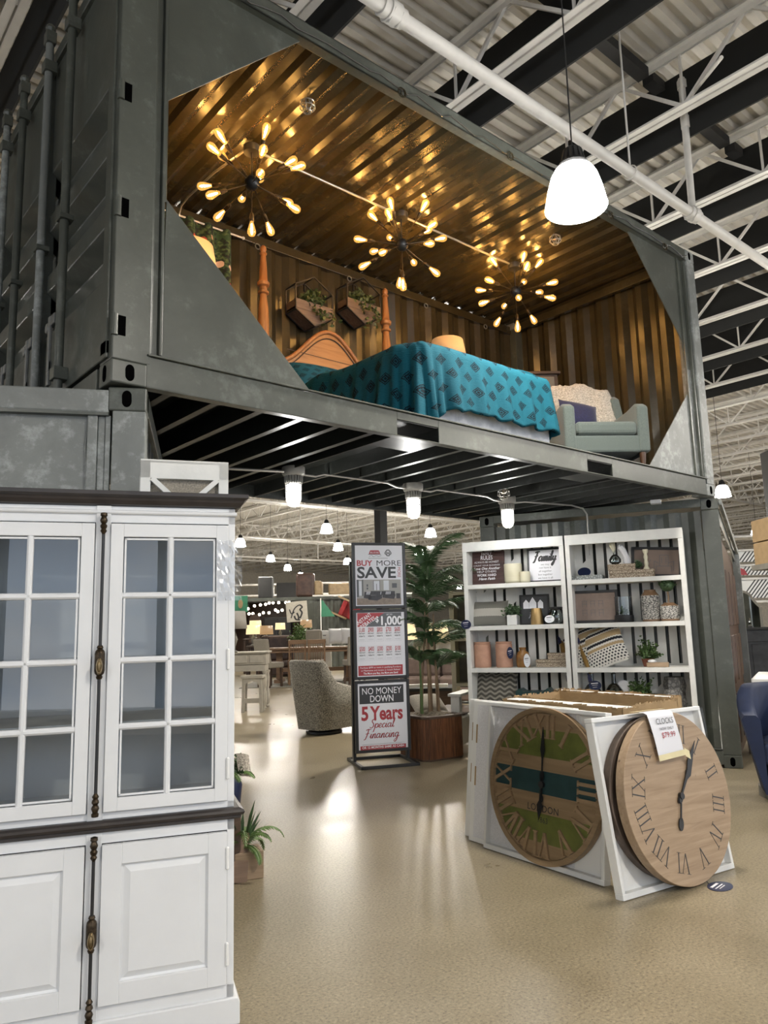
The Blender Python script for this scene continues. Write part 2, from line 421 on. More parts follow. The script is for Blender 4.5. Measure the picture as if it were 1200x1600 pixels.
M['quilt'] = lattice_mat('teal_tufted_quilt', (.006, .082, .118), (.002, .010, .017), (.20, .165))
M['cushion_stripe'] = stripes_mat('woven_stripe_cushion', [(0, (.72, .70, .64)), (.40, (.42, .30, .16)), (.47, (.72, .70, .64)), (.52, (.012, .014, .02)), (.585, (.72, .70, .64)), (.62, (.45, .33, .18)), (.76, (.72, .70, .64)), (.79, (.012, .014, .02)), (.85, (.72, .70, .64)), (.90, (.5, .37, .2))], (.04, .38, 13, 15, (.012, .014, .02)))
M['cushion_knit'] = stripes_mat('grey_band_cushion', [(0, (.21, .205, .18)), (.34, (.52, .50, .45)), (.66, (.21, .205, .18))], None, .006, 120)
M['mustard'] = fabric('mustard_edge', (.26, .15, .035), .15, 200, .001)
def macrame():
    t = NT('grey_macrame'); v = t.coord('UV', (1, 1, 1)); s = t.n('ShaderNodeSeparateXYZ'); t.l(v, s.inputs[0])
    w = t.math('SINE', t.math('ADD', t.math('MULTIPLY', s.outputs['Y'], 48), t.math('MULTIPLY', t.math('SINE', t.math('MULTIPLY', s.outputs['X'], 28)), 1.6)))
    q = t.math('MULTIPLY', t.math('ADD', w, 1), .5); q2 = t.math('MULTIPLY', q, t.noise(v, 60, 2))
    t.base(t.ramp(q2, [(.12, (.10, .095, .08)), (.5, (.50, .47, .40))])).set(Roughness=.95); t.bump(q2, .02); return t.mat
M['macrame'] = macrame()
def floral():
    t = NT('floral_curtain'); v = t.coord('UV', (11, 16, 1)); vo = t.n('ShaderNodeTexVoronoi'); vo.inputs['Scale'].default_value = 1; t.l(v, vo.inputs['Vector'])
    flo = t.ramp(vo.outputs['Color'], [(0, (.60, .34, .27)), (.42, (.50, .08, .06)), (.5, (.66, .46, .38)), (.68, (.03, .07, .03))], True)
    f = t.math('LESS_THAN', t.math('ADD', vo.outputs['Distance'], t.math('MULTIPLY', t.noise(v, 4), .25)), .44)
    bg = t.ramp(t.noise(v, 2.4, 5), [(.42, (.008, .010, .012)), (.5, (.02, .05, .02)), (.62, (.10, .14, .06))])
    t.base(t.mix(f, bg, flo)).set(Roughness=.85); return t.mat
M['floral'] = floral()
def carved(name, c1, c2, sx, sz):
    t = NT(name); v = t.coord('Object', (sx, sx, sz)); vo = t.n('ShaderNodeTexVoronoi', feature='DISTANCE_TO_EDGE'); vo.inputs['Scale'].default_value = 1; t.l(v, vo.inputs['Vector'])
    t.base(t.ramp(vo.outputs['Distance'], [(.05, c1), (.2, c2)])).set(Roughness=.7); t.bump(vo.outputs['Distance'], .004); return t.mat
M['carved'] = carved('carved_whitewash', (.20, .15, .10), (.50, .42, .32), 60, 60)
M['mosaic'] = carved('grey_mosaic', (.16, .17, .165), (.36, .38, .37), 45, 45)
M['script'] = carved('printed_ceramic', (.05, .05, .05), (.62, .60, .55), 30, 110)
M['geo'] = carved('grey_facets', (.10, .098, .095), (.22, .215, .205), 26, 26)

def floor_mat():
    t = NT('polished_concrete'); v = t.coord('Object'); a = t.noise(v, .55, 6, .6, .6); b = t.noise(v, 2.1, 5, .6, .2); sp = t.noise(v, 75, 3, .75)
    big = t.ramp(t.math('ADD', t.math('MULTIPLY', a, .5), t.math('MULTIPLY', b, .5)), [(.34, (.21, .172, .11)), (.5, (.255, .212, .140)), (.68, (.305, .257, .175))])
    spk = t.ramp(sp, [(.36, (.22, .22, .22)), (.47, (.9, .9, .9)), (.56, (1, 1, 1)), (.66, (1.6, 1.6, 1.55))])
    t.base(t.mix(.6, big, spk, 'MULTIPLY'))
    t.set(Roughness=t.ramp(b, [(.2, (.25, .25, .25)), (.85, (.38, .38, .38))]), Specular_IOR_Level=.4)
    t.bump(t.noise(v, 6, 3), .0012, .5); return t.mat
M['floor'] = floor_mat()
# ------------------------------------------------------------------ the hall
Y0, Y1, X0, X1, ZD = -8.6, 62.0, -16.0, 62.0, 7.98
struct(obj('floor', MB().box(X0-.2, Y0-.2, -.3, X1+.2, Y1+.2, 0), M['floor']))
mb = MB()
n = int((Y1-Y0)/.21)
prof = []
for i in range(n):                         # ribbed steel deck, ribs along x
    y = Y0 + i*.21
    prof += [(y, ZD), (y+.085, ZD), (y+.11, ZD+.075), (y+.185, ZD+.075)]
vs = [(X0, y, z) for y, z in prof] + [(X1, y, z) for y, z in prof]; k = len(prof)
mb.add(vs, [(i, i+1, i+1+k, i+k) for i in range(k-1)])
mb.box(X0, Y0, ZD+.09, X1, Y1, ZD+.2)
struct(obj('ceiling', mb, M['deck'], open_=True))
struct(obj('wall_back', MB().box(X0-.3, Y1, 0, X1+.3, Y1+.3, 8.2), M['wallw']))
struct(obj('wall_right', MB().box(X1, Y0-.3, 0, X1+.3, Y1+.3, 8.2), M['wallw']))
mb = MB()
for y0, y1, z0, z1 in ((Y0-.3, Y1+.3, 0, .35), (Y0-.3, Y1+.3, 4.75, 8.2), (Y0-.3, -7.5, .35, 4.75), (19.5, Y1+.3, .35, 4.75)): mb.box(X0-.3, y0, z0, X0, y1, z1)  # opening added in this unseen wall to let more daylight in
struct(obj('wall_left', mb, M['wallw']))
mb = MB()
for i in range(12): mb.box(X0-.2, -7.55+i*2.45, .35, X0-.1, -7.45+i*2.45, 4.75)
mb.box(X0-.2, -7.5, 2.9, X0-.1, 19.5, 3.0)
struct(obj('window_added_side', mb, M['black']))  # bars of the added, unseen side windows
mb = MB()
for x0, x1, z0, z1 in ((X0, X1, 0, .35), (X0, X1, 4.75, 8.2), (X0, -15, .35, 4.75), (26, X1, .35, 4.75)): mb.box(x0, Y0-.3, z0, x1, Y0, z1)
struct(obj('wall_front', mb, M['wallw']))
mb = MB()
for i in range(18): mb.box(-15.05+i*2.42, Y0-.2, .35, -14.95+i*2.42, Y0-.1, 4.75)
mb.box(-15, Y0-.2, 2.9, 26, Y0-.1, 3.0)
struct(obj('window_1', mb, M['black']))

# roof joists: top chord, web, bottom chord along y; the same mesh repeated every 2.08 m
def joist_meshes(y0, y1):
    top = MB(); bot = MB(); web = MB(); zt, zb = 7.90, 7.15
    for s in (-1, 1):
        top.box(s*.045-.035, y0, zt, s*.045+.035, y1, zt+.012); top.box(s*.016-.005, y0, zt-.07, s*.016+.005, y1, zt+.08)
        bot.box(s*.05-.038, y0, zb, s*.05+.038, y1, zb+.012); bot.box(s*.016-.005, y0, zb, s*.016+.005, y1, zb+.075)
    p = 1.58; k = -int((.14-y0)/p); y = .14 + k*p
    while y < y1 - p:
        if y > y0 + p:
            web.bar((0, y, zb+.03), (0, y+p/2, zt), .038, .038); web.bar((0, y, zb+.03), (0, y-p/2, zt), .038, .038)
            web.bar((0, y, zb+.03), (0, y, zt), .026, .026)
        y += p
    return top, web, bot
JX = [4.40 + 2.08*i for i in range(-8, 28)]
jt, jw, jb = joist_meshes(Y0, Y1)
root = thing('roof_joist', 'white open web steel joist with angle chords running under the ribbed roof deck', 'joist', (JX[0], 0, 0), 0, 'roof joists')
obj('top_chord', jt, M['joist'], root); obj('web', jw, M['joist'], root); obj('bottom_chord', jb, M['joist'], root)
for x in JX[1:]: dup(root, (x, 0, 0))
bf = obj('black_baffle', MB().box(-.012, Y0+.05, 6.98, .012, 11.0, 7.84), M['baffle'])
tag(bf, 'black sheet baffle hung along a joist of the nearer roof', 'baffle', 'black roof baffles')
bf.location = (JX[0]+.30, 0, 0)
for x in JX[1:15]:
    c = bf.copy(); COL.objects.link(c); c.location = (x+.30, 0, 0)
# heavier girders across the joists
g = MB()
for z in (6.9, 7.78): g.box(X0, -.06, z, X1, .06, z+.1)
x = X0
while x < X1-1.3:
    g.bar((x, 0, 6.95), (x+.65, 0, 7.85), .07, .07); g.bar((x+.65, 0, 7.85), (x+1.3, 0, 6.95), .07, .07); x += 1.3
go = obj('roof_girder', g, M['joist']); tag(go, 'white trussed girder crossing the joists deep in the hall', 'girder', 'roof girders'); go.location = (0, 12.5, 0)
for y in (24.5, 36.5, 48.5):
    c = go.copy(); COL.objects.link(c); c.location = (0, y, 0)
# fire main and hangers near the container
pipe = thing('sprinkler_main', 'thick white fire sprinkler pipe running above the upper container', 'pipe', (0, .27, 6.0))
obj('pipe_run', MB().tube([(-6, 0, 0), (30, 0, 0)], .057, 14), M['white_pipe'], pipe, 60)
for x in (2.14, 6.72):
    mb = MB(); mb.tube([(x-.11, 0, 0), (x+.11, 0, 0)], .074, 14); mb.tube([(x-.05, 0, 0), (x+.05, 0, 0)], .088, 14); mb.ball((x, 0, .09), .045, 10)
    mb.tube([(x-.03, -.085, -.03), (x-.03, .0, -.1), (x-.03, .085, -.03)], .008, 6); mb.tube([(x+.05, -.085, -.03), (x+.05, .0, -.1), (x+.05, .085, -.03)], .008, 6)
    obj('coupling', mb, M['white_pipe'], pipe, 60)
mb = MB(); mb.tube([(6.72, 0, .05), (6.76, 0, 1.75)], .040, 12); mb.tube([(6.75, 0, 1.1), (6.75, 0, 1.25)], .05, 12); mb.tube([(6.76, 0, 1.62), (6.76, 0, 1.72)], .055, 12)
obj('riser', mb, M['white_pipe'], pipe, 60)
obj('riser', MB().tube([(2.14, 0, .05), (2.16, 0, 1.75)], .040, 12), M['white_pipe'], pipe, 60)
mb = MB(); mb.tube([(6.7, .0, 1.35), (6.1, -.75, 1.2)], .022, 8); obj('sway_brace', mb, M['white_pipe'], pipe, 60)
mb = MB(); mb.tube([(5.42, 0, .06), (5.42, 0, 1.95)], .011, 8); mb.tube([(5.42, .07*math.cos(2*PI*i/16), .075*math.sin(2*PI*i/16)) for i in range(16)], .007, 6, closed=True)
obj('hanger_rod', mb, M['white_pipe'], pipe, 60)
# bracing struts painted dark between the joists
for i, (x, y) in enumerate(((4.45, .55), (6.5, .55), (8.6, .55), (2.4, .55))):
    o = obj('joist_bridging', MB().box(-.0, -.07, 7.74, 1.95, .07, 7.86), M['blackmat'])
    tag(o, 'short dark steel bridging piece under the roof deck', 'bridging', 'dark bridging pieces'); o.location = (x, y, 0)
# far sprinkler lines
for k, (y, z) in enumerate(((17.5, 5.6), (26.0, 5.6), (34.0, 5.6))):
    p = thing('sprinkler_line', ('thin', 'second thin', 'third thin')[k] + ' white sprinkler line crossing the hall ' + ('in front of the nearer far lamps', 'behind the nearer far lamps', 'in the depth of the hall')[k], 'pipe', (0, y, z))
    mb = MB(); mb.tube([(-14, 0, 0), (60, 0, 0)], .055, 8); obj('pipe_run', mb, M['white_pipe'], p, 60)
    for x in range(-12, 60, 6):
        obj('drop', MB().tube([(x+.7*k, 0, 0), (x+.7*k, 0, 1.9)], .035, 6), M['white_pipe'], p, 60)
# ------------------------------------------------------------------ shipping containers
CL, CW, CH = 6.058, 2.438, 2.591
def casting(parent, cx, cy, z0, sx, sy, mats, zh=.118):
    """corner casting with its slotted openings; cx,cy = outer corner, sx,sy = +1/-1 towards the inside"""
    mb = MB(); a, b = .178*sx, .162*sy
    mb.box(min(cx, cx+a), min(cy, cy+b), z0, max(cx, cx+a), max(cy, cy+b), z0+zh)
    o = obj('corner_casting', mb, mats[0], parent, bevel=.008)
    n = 18
    def slot(axis, h):
        pts = []
        for i in range(n):
            t = 2*PI*i/n; u = .020*math.cos(t); w = .030*math.sin(t) + (.012 if math.sin(t) > 0 else -.012)
            pts.append((u*1.15, w))
        if axis == 'y':
            y = cy - sy*.0012; h.T = Matrix.Translation((cx+a*.52, y, z0+zh*.5)); h.prism(pts, -.0006, .0006)
        else:
            x = cx - sx*.0012; h.T = Matrix.Translation((x, cy+b*.52, z0+zh*.5)) @ Euler((0, 0, PI/2)).to_matrix().to_4x4(); h.prism(pts, -.0006, .0006)
        h.T = Matrix()
    for ax in 'yx':
        h = MB(); slot(ax, h); obj('slot', h, mats[1], o)
    return o
def corr(mb, x0, x1, fn, period=.276, depth=.036, flat=.26):
    """trapezoid corrugation from x0 to x1; fn(x, d) gives bottom and top points"""
    pts = []; x = x0; p = period
    while x < x1 - 1e-6:
        for u, d in ((0, 0), (flat, 0), (.5, 1), (.5+flat, 1)):
            q = x + u*p
            if q <= x1: pts.append((q, d*depth))
        x += p
    pts.append((x1, pts[-1][1]))
    vs = []
    for q, d in pts: vs += list(fn(q, d))
    mb.add(vs, [(2*i, 2*i+2, 2*i+3, 2*i+1) for i in range(len(pts)-1)])
EN, EP, EG, ED = M['enamel'], M['enamel_pale'], M['enamel_gloss'], M['enamel_dark']
up = thing('shipping_container', 'dark green shipping container raised across the two lower ones, bedroom in its open side', 'shipping container', (0, 0, 2.6))
for x, sx in ((0, 1), (CL, -1)):
    for y, sy in ((0, 1), (CW, -1)):
        for z in (0, CH-.118): casting(up, x, y, z, sx, sy, (EN if x == 0 else EP, M['hole_shade']))
for x, y, w in ((.002, .002, .196), (CL-.152, .002, .15), (.002, CW-.162, .19), (CL-.152, CW-.162, .15)):
    obj('corner_post', MB().box(x, y, .118, x+w, y+.16, CH-.118), EP if x > 1 and y < 1 else EN, up, bevel=.006)
# hinge slots on the near post
for z in (.24, .86, 1.50, 2.12):
    hp = obj('hinge_recess', MB().box(.028, -.0015, z, .066, .02, z+.10), M['hole_shade'], up); obj('hinge_pin', MB().cyl((.012, .004, z-.004), (.012, .004, z+.104), .017, n=10), EN, hp, 60)
# front: jamb strips, gusset plates cut on the diagonal
mb = MB(); mb.box(.198, .03, .19, .214, .06, 2.47); mb.box(.214, .05, .19, .25, .06, 2.47); mb.box(.25, .025, .19, .266, .06, 2.47)
obj('jamb_channel', mb, EN, up, bevel=.003)
mb = MB(); mb.box(CL-.30, .03, .19, CL-.285, .06, 2.47); mb.box(CL-.285, .05, .19, CL-.19, .06, 2.47); mb.box(CL-.19, .02, .19, CL-.15, .06, 2.47)
obj('jamb_channel', mb, EN, up, bevel=.003)
for poly in ([(.26, .17), (1.21, .17), (.285, 1.068)], [(.26, 1.05), (.26, 2.51), (1.19, 2.51), (.285, 1.645), (.285, 1.05)],
             [(4.89, 2.51), (4.89, 2.45), (5.745, 1.575), (5.755, 1.29), (5.9, 1.29), (5.9, 2.51)], [(5.755, 1.29), (5.76, 1.02), (4.91, .17), (5.9, .17), (5.9, 1.29)]):
    obj('gusset_plate', MB().prism(poly, .048, .056), EP if poly[0] == (5.755, 1.29) else EN, up, bevel=.0015, seg=1)
# bottom rail with two fork pockets
mb = MB(); z0, z1 = .004, .162
FP = ((1.83, 2.20), (3.89, 4.25))
xs = .178
for a, b in FP:
    mb.box(xs, .004, z0, a, .012, z1); mb.box(a, .004, z0+.108, b, .012, z1); xs = b
mb.box(xs, .004, z0, CL-.178, .012, z1)
mb.box(.178, .004, z0-.002, CL-.178, .06, z0+.005)
mb.box(.178, -.012, z1+.002, CL-.15, .07, z1+.012)
obj('bottom_rail', mb, EN, up, bevel=.002, seg=1)
mb = MB(); mb.box(.178, .003, z0+.006, .40, .0035, z1-.01)
obj('weld_patch', mb, EN, up)
for a, b in FP:
    mb = MB(); mb.box(a, .012, z0+.102, b, CW-.02, z0+.108); mb.box(a-.006, .012, z0, a, CW-.02, z0+.108); mb.box(b, .012, z0, b+.006, CW-.02, z0+.108); mb.box(a, .012, z0, b, .30, z0+.005)
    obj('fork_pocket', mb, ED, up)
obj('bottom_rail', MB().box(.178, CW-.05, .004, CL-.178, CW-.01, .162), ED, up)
for i in range(21):
    x = .32 + i*.275
    if any(a-.02 < x < b+.02 for a, b in FP): continue
    mb = MB(); mb.box(x, .06, .03, x+.006, CW-.05, .15); mb.box(x, .06, .026, x+.045, CW-.05, .032)
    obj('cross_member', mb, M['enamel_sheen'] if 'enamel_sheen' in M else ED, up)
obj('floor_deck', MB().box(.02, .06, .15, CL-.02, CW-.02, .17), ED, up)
# top rail, roof, back and end walls
mb = MB(); mb.box(.178, .0, CH-.125, CL-.178, .012, CH-.010); mb.box(.178, .0, CH-.125, CL-.178, .075, CH-.115); mb.box(.178, 0, CH-.02, CL-.178, .075, CH-.01)
obj('top_rail', mb, EN, up, bevel=.003)
mb = MB(); mb.box(.16, CW-.10, CH-.16, CL-.16, CW-.02, CH-.07); obj('top_rail', mb, EG, up, bevel=.004)
for x in (.10, CL-.16): obj('header', MB().box(x, .16, CH-.15, x+.06, CW-.16, CH-.06), EG, up, bevel=.003)
mb = MB(); corr(mb, .05, CL-.05, lambda q, d: ((q, .04, CH-.055+d), (q, CW-.02, CH-.055+d)), .21, .022, .30); mb.box(.03, .03, CH-.022, CL-.03, CW-.02, CH-.012)
obj('roof_panel', mb, EG, up, open_=True)
mb = MB(); corr(mb, .10, CL-.10, lambda q, d: ((q, CW-.07+d, .16), (q, CW-.07+d, CH-.10)), .276, .036); mb.box(.05, CW-.025, .16, CL-.05, CW-.02, CH-.05)
obj('back_wall', mb, EG, up, open_=True)
mb = MB(); corr(mb, .08, CW-.08, lambda q, d: ((CL-.075+d, q, .16), (CL-.075+d, q, CH-.10)), .25, .045); mb.box(CL-.018, .05, .16, CL-.012, CW-.05, CH-.05)
obj('end_wall', mb, EG, up, open_=True)
# lashing rings along the back rail
mb = MB()
for x in (1.1, 2.2, 3.3, 4.4, 5.4):
    T = Matrix.Translation((x, CW-.112, CH-.19)); mb.T = T
    mb.tube([(.026*math.cos(2*PI*i/14), 0, .026*math.sin(2*PI*i/14)) for i in range(14)], .006, 6, closed=True)
obj('lashing_ring', mb, M['steel'], up, 60)
# doors at the near end (plane x = 0), two leaves with lock rods
for k, (ya, yb) in enumerate(((.045, 1.215), (1.223, 2.39))):
    d = MB(); X = .0
    rows = [(.17, .58, 0), (.65, .80, 1), (.87, .98, 0), (1.05, 1.20, 1), (1.27, 1.38, 0), (1.45, 1.60, 1), (1.67, 2.46, 0)]
    prev = 0
    pts = []
    for za, zb, dd in rows:
        if dd is None: continue
        pts += [(za, dd*.088), (zb, dd*.088)]
    vs = []
    for z, dd in pts: vs += [(X+.012+dd, ya+.07, z), (X+.012+dd, yb-.07, z)]
    d.add(vs, [(2*i, 2*i+1, 2*i+3, 2*i+2) for i in range(len(pts)-1)])
    for y0, y1 in ((ya, ya+.075), (yb-.075, yb)): d.box(X-.012, y0, .15, X+.04, y1, 2.48)
    d.box(X-.012, ya, .13, X+.04, yb, .22); d.box(X-.012, ya, 2.40, X+.04, yb, 2.48); d.box(X+.105, ya, .15, X+.115, yb, 2.48)
    door = obj('door', d, EN, up, bevel=.004, seg=1)
    for j, y in enumerate((ya+.60, yb-.13) if k == 0 else (ya+.43, yb-.30)):
        mb = MB(); mb.cyl((X-.05, y, .10), (X-.05, y, 2.56), .024, n=14)
        rod = obj('lock_rod', mb, EN if j == 0 else EP, door, 60)
    for y in ((ya+.60, yb-.13) if k == 0 else (ya+.43, yb-.30)):
        for z in (.17, 1.10, 2.30):
            mb = MB(); mb.box(X-.084, y-.038, z, X-.008, y+.038, z+.07 if z in (.17, 2.30) else z+.03); obj('rod_bracket', mb, EN, door, bevel=.003, seg=1)
        mb = MB(); mb.box(X-.08, y-.035, 2.50, X-.02, y+.035, 2.58); mb.ball((X-.05, y, 2.61), .034, 8); obj('rod_cam', mb, EN, door, bevel=.003, seg=1)
    for y in ((ya+.60, yb-.13) if k == 0 else (ya+.43, yb-.30)):
        mb = MB(); mb.box(X-.078, y+.02, .50, X-.058, y+.10, .56); mb.box(X-.082, y+.08, .24, X-.066, y+.115, .56); mb.cyl((X-.085, y+.13, .50), (X-.06, y+.13, .50), .03, n=10); mb.box(X-.08, y+.08, .16, X-.062, y+.12, .30)
        obj('lock_handle', mb, M['steel'], door, bevel=.003, seg=1)
mb = MB(); mb.box(-.005, .18, .0, .05, CW-.18, .11); obj('door_sill', mb, EN, up, bevel=.003)

def lower(root_label, loc, rz, side):
    """a lower container: side = -1 extends to local -x (left one), +1 to local +x (right one)"""
    c = thing('shipping_container', root_label, 'shipping container', loc, rz)
    xe = side*CL
    for x, sx in ((0, side), (xe, -side)):
        for y, sy in ((0, 1), (CW, -1)):
            for z in (0, CH-.118): casting(c, x, y, z, sx, sy, (EN, M['hole_shade']))
    def bx(x0, y0, z0, x1, y1, z1): return MB().box(min(side*x0, side*x1), y0, z0, max(side*x0, side*x1), y1, z1)
    for x in (.0, CL-.16):
        for y in (.002, CW-.162): obj('corner_post', bx(x+.003, y, .118, x+.157, y+.16, CH-.118), EN if side > 0 else EP, c, bevel=.006)
    return c, bx
# right one: corrugated end with the shelves, long side cut open to the front
rc, bx = lower('dark green shipping container with white shelves against its corrugated end, carrying the raised one', (6.03, -.025, 0), R_(26.72), 1)
mb = MB(); corr(mb, .17, CW-.17, lambda q, d: ((.018+d, q, .16), (.018+d, q, CH-.12)), .235, .045)
obj('end_wall', mb, EN, rc, open_=True)
mb = MB(); mb.box(.0, .16, CH-.085, .06, CW-.16, CH-.0); obj('header', mb, EN, rc, bevel=.004)
mb = MB(); mb.box(.0, .16, .03, .06, CW-.16, .16); mb.box(-.012, .165, .165, .03, .28, .178); obj('sill', mb, EN, rc, bevel=.004)
obj('top_rail', MB().box(.16, .0, CH-.07, CL-.16, .06, CH-.005), EN, rc, bevel=.003)
obj('bottom_rail', MB().box(.16, .0, .0, CL-.16, .05, .16), EN, rc, bevel=.003)
T_ = Euler((0, 0, R_(-5.2))).to_matrix().to_4x4()
obj('flared_edge', MB(T_).bar((.12, -.01, 2.56), (2.42, -.01, 2.22), .03, .06), EP, rc); obj('flared_jamb', MB(T_).box(2.38, -.03, .0, 2.46, .05, 2.24), EP, rc)
obj('flared_plate', MB(T_).prism([(.12, 2.54), (2.42, 2.21), (2.42, 2.10), (.12, 2.36)], .02, .026), EN, rc)
obj('roof_panel', MB().box(.05, .05, CH-.03, CL-.05, CW-.05, CH-.02), EN, rc)
mb = MB(); corr(mb, .1, CL-.1, lambda q, d: ((q, CW-.06+d, .12), (q, CW-.06+d, CH-.1))); obj('back_wall', mb, EG, rc, open_=True)
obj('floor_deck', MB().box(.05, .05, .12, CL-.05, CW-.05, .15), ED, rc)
# left one: smooth plated long side, dark end towards the passage
lc, bx = lower('dark green shipping container with scuffed plated side behind the white hutch, carrying the raised one', (.172, -.02, 0), R_(-26.72), -1)
obj('top_rail', bx(.175, .004, CH-.13, CL-.16, .07, CH-.015), EP, lc, bevel=.008)
obj('top_rail_lip', bx(.175, -.004, CH-.145, CL-.16, .05, CH-.13), EN, lc)
obj('side_plate', bx(.27, .035, .1, CL-.2, .045, CH-.13), EP, lc)
mb = bx(.165, .02, .12, .19, .05, CH-.14); mb.box(-.225, .03, .12, -.19, .06, CH-.14); mb.box(-.27, .012, .12, -.225, .05, CH-.14)
obj('jamb_channel', mb, EP, lc, bevel=.004)
obj('weld_bead', MB().tube([(-.272+.006*math.sin(i*1.7), .030, .3+i*.08) for i in range(28)], .007, 6), EP, lc, 60)
mb = MB(); corr(mb, .17, CW-.17, lambda q, d: ((-.02-d, q, .16), (-.02-d, q, CH-.12)), .235, .045); obj('end_wall', mb, ED, lc, open_=True)
obj('header', MB().box(-.06, .16, CH-.10, 0, CW-.16, CH), EN, lc, bevel=.004)
obj('roof_panel', bx(.05, .05, CH-.03, CL-.05, CW-.05, CH-.02), EN, lc)
obj('back_wall', bx(.1, CW-.06, .1, CL-.1, CW-.05, CH-.1), ED, lc)
for lx, ly, l in ((5.70, .45, 'pale shim block wedged between the raised container and the right-hand lower one'), (1.22, 1.98, 'pale shim block wedged between the raised container and the left-hand lower one')):
    o = obj('shim_block', MB().box(-.05, -.05, -.038, .05, .05, 0), M['whitetag'], bevel=.004); o.location = (lx, ly, 2.6); o.rotation_euler.z = R_(26 if lx > 3 else -26); tag(o, l, 'block')
# string-light cable looped along the top rail
pts = []; x = .5
k = 0
while x < 5.9:
    pts.append((x, -.008, 2.6+CH-.10 + .028*math.sin(k*1.9)*(1 if k % 3 else -.3))); x += .115 + .03*math.sin(k*2.3); k += 1
cable = thing('cable', 'thin looped cable clipped along the top front rail of the raised container', 'cable')
obj('cord', MB().tube(pts, .0045, 5), M['enamel_gloss'], cable, 60)
for x in (1.95, 3.1, 4.5, 5.45):
    mb = MB(); mb.tube([(x+.03*math.cos(2*PI*i/14), -.012, 2.6+CH-.125+.035*math.sin(2*PI*i/14)) for i in range(14)], .005, 5, closed=True)
    mb.tube([(x+.012+.022*math.cos(2*PI*i/14), -.02, 2.6+CH-.13+.03*math.sin(2*PI*i/14)) for i in range(14)], .004, 5, closed=True)
    obj('coil', mb, M['enamel_gloss'], cable, 60)
# caged sprinkler heads on the container ceiling and under its floor
def caged(loc, label):
    t = thing('caged_sprinkler', label, 'sprinkler', loc)
    mb = MB()
    for i in range(8):
        a = 2*PI*i/8; mb.tube([(.012*math.cos(a), .012*math.sin(a), 0), (.05*math.cos(a), .05*math.sin(a), -.03), (.055*math.cos(a), .055*math.sin(a), -.07), (.02*math.cos(a), .02*math.sin(a), -.105)], .003, 5)
    for r, z in ((.05, -.03), (.055, -.07), (.03, -.1)): mb.tube([(r*math.cos(2*PI*i/16), r*math.sin(2*PI*i/16), z) for i in range(16)], .003, 5, closed=True)
    obj('cage', mb, M['galv'], t, 60)
    mb = MB(); mb.cyl((0, 0, 0), (0, 0, -.045), .012, n=8); mb.lathe([(.001, -.052), (.022, -.05), (.022, -.047), (.001, -.045)], 10)
    obj('head', mb, M['brass'], t, 60)
caged((1.52, .51, 5.125), 'caged fire sprinkler on the container ceiling in front of the nearest chandelier')
caged((4.47, .58, 5.125), 'caged fire sprinkler on the container ceiling in front of the farthest chandelier')
caged((3.95, .95, 2.63), 'caged fire sprinkler under the raised container floor')

# ceiling conduit and three starburst chandeliers
t = thing('conduit', 'thin metal conduit linking the three chandeliers on the container ceiling', 'conduit', (0, 1.2, 5.09))
obj('conduit_run', MB().tube([(1.38, 1.08, -.30), (1.38, 1.08, -.10), (1.38, 1.03, -.02), (1.38, .9, 0), (1.39, .45, 0), (1.44, .05, 0)], .0095, 8), M['galv'], t, 60)
obj('conduit_run', MB().tube([(1.55, 0, 0), (2.95, 0, 0)], .0095, 8), M['galv'], t, 60)
obj('conduit_run', MB().tube([(3.10, 0, 0), (4.52, 0, 0)], .0095, 8), M['galv'], t, 60)
def bulb_prof(s=1): return [(.012*s, 0), (.014*s, .012*s), (.022*s, .04*s), (.031*s, .075*s), (.032*s, .095*s), (.024*s, .115*s), (.008*s, .124*s)]
def dir_mat(d):
    return Vector((0, 0, 1)).rotation_difference(Vector(d)).to_matrix().to_4x4()
def chandelier(label, loc, rz):
    t = thing('chandelier', label, 'chandelier', loc, rz, 'starburst chandeliers')
    obj('hub', MB().ball((0, 0, 0), .058, 20), M['black'], t, 60)
    mb = MB(); mb.cyl((0, 0, .03), (0, 0, .25), .007, n=8); mb.lathe([(.001, .25), (.062, .252), (.065, .262), (.065, .305), (.001, .307)], 20)
    obj('canopy', mb, M['black'], t, 40)
    dirs = [(0, 0, -1)]
    for el, n, off in ((-28, 5, .3), (8, 6, .0), (42, 5, .5)):
        for i in range(n):
            a = 2*PI*(i+off)/n; e = R_(el + (6 if i % 2 else -5)); dirs.append((math.cos(a)*math.cos(e), math.sin(a)*math.cos(e), math.sin(e)))
    for d in dirs:
        T = dir_mat(d)
        mb = MB(T); mb.cyl((0, 0, .05), (0, 0, .255), .0045, n=6); mb.lathe([(.005, .245), (.011, .25), (.0165, .275), (.0165, .315), (.012, .32)], 10)
        arm = obj('arm', mb, M['bronze'], t, 50)
        g = MB(T @ Matrix.Translation((0, 0, .315))); g.lathe(bulb_prof(1.0), 14)
        b = obj('bulb', g, M['bulbglass'], arm, 60)
        f = MB(T @ Matrix.Translation((0, 0, .335))); f.lathe([(.002, 0), (.006, .012), (.009, .045), (.008, .072), (.002, .082)], 7)
        obj('filament', f, M['bulbcore'], arm, 60)
    return t
chandelier('starburst chandelier of bare amber bulbs, nearest the container doors', (1.475, 1.20, 4.805), .2)
chandelier('starburst chandelier of bare amber bulbs, middle one over the bed', (3.02, 1.20, 4.805), .55)
chandelier('starburst chandelier of bare amber bulbs, farthest, by the armchair end', (4.60, 1.20, 4.805), 1.0)

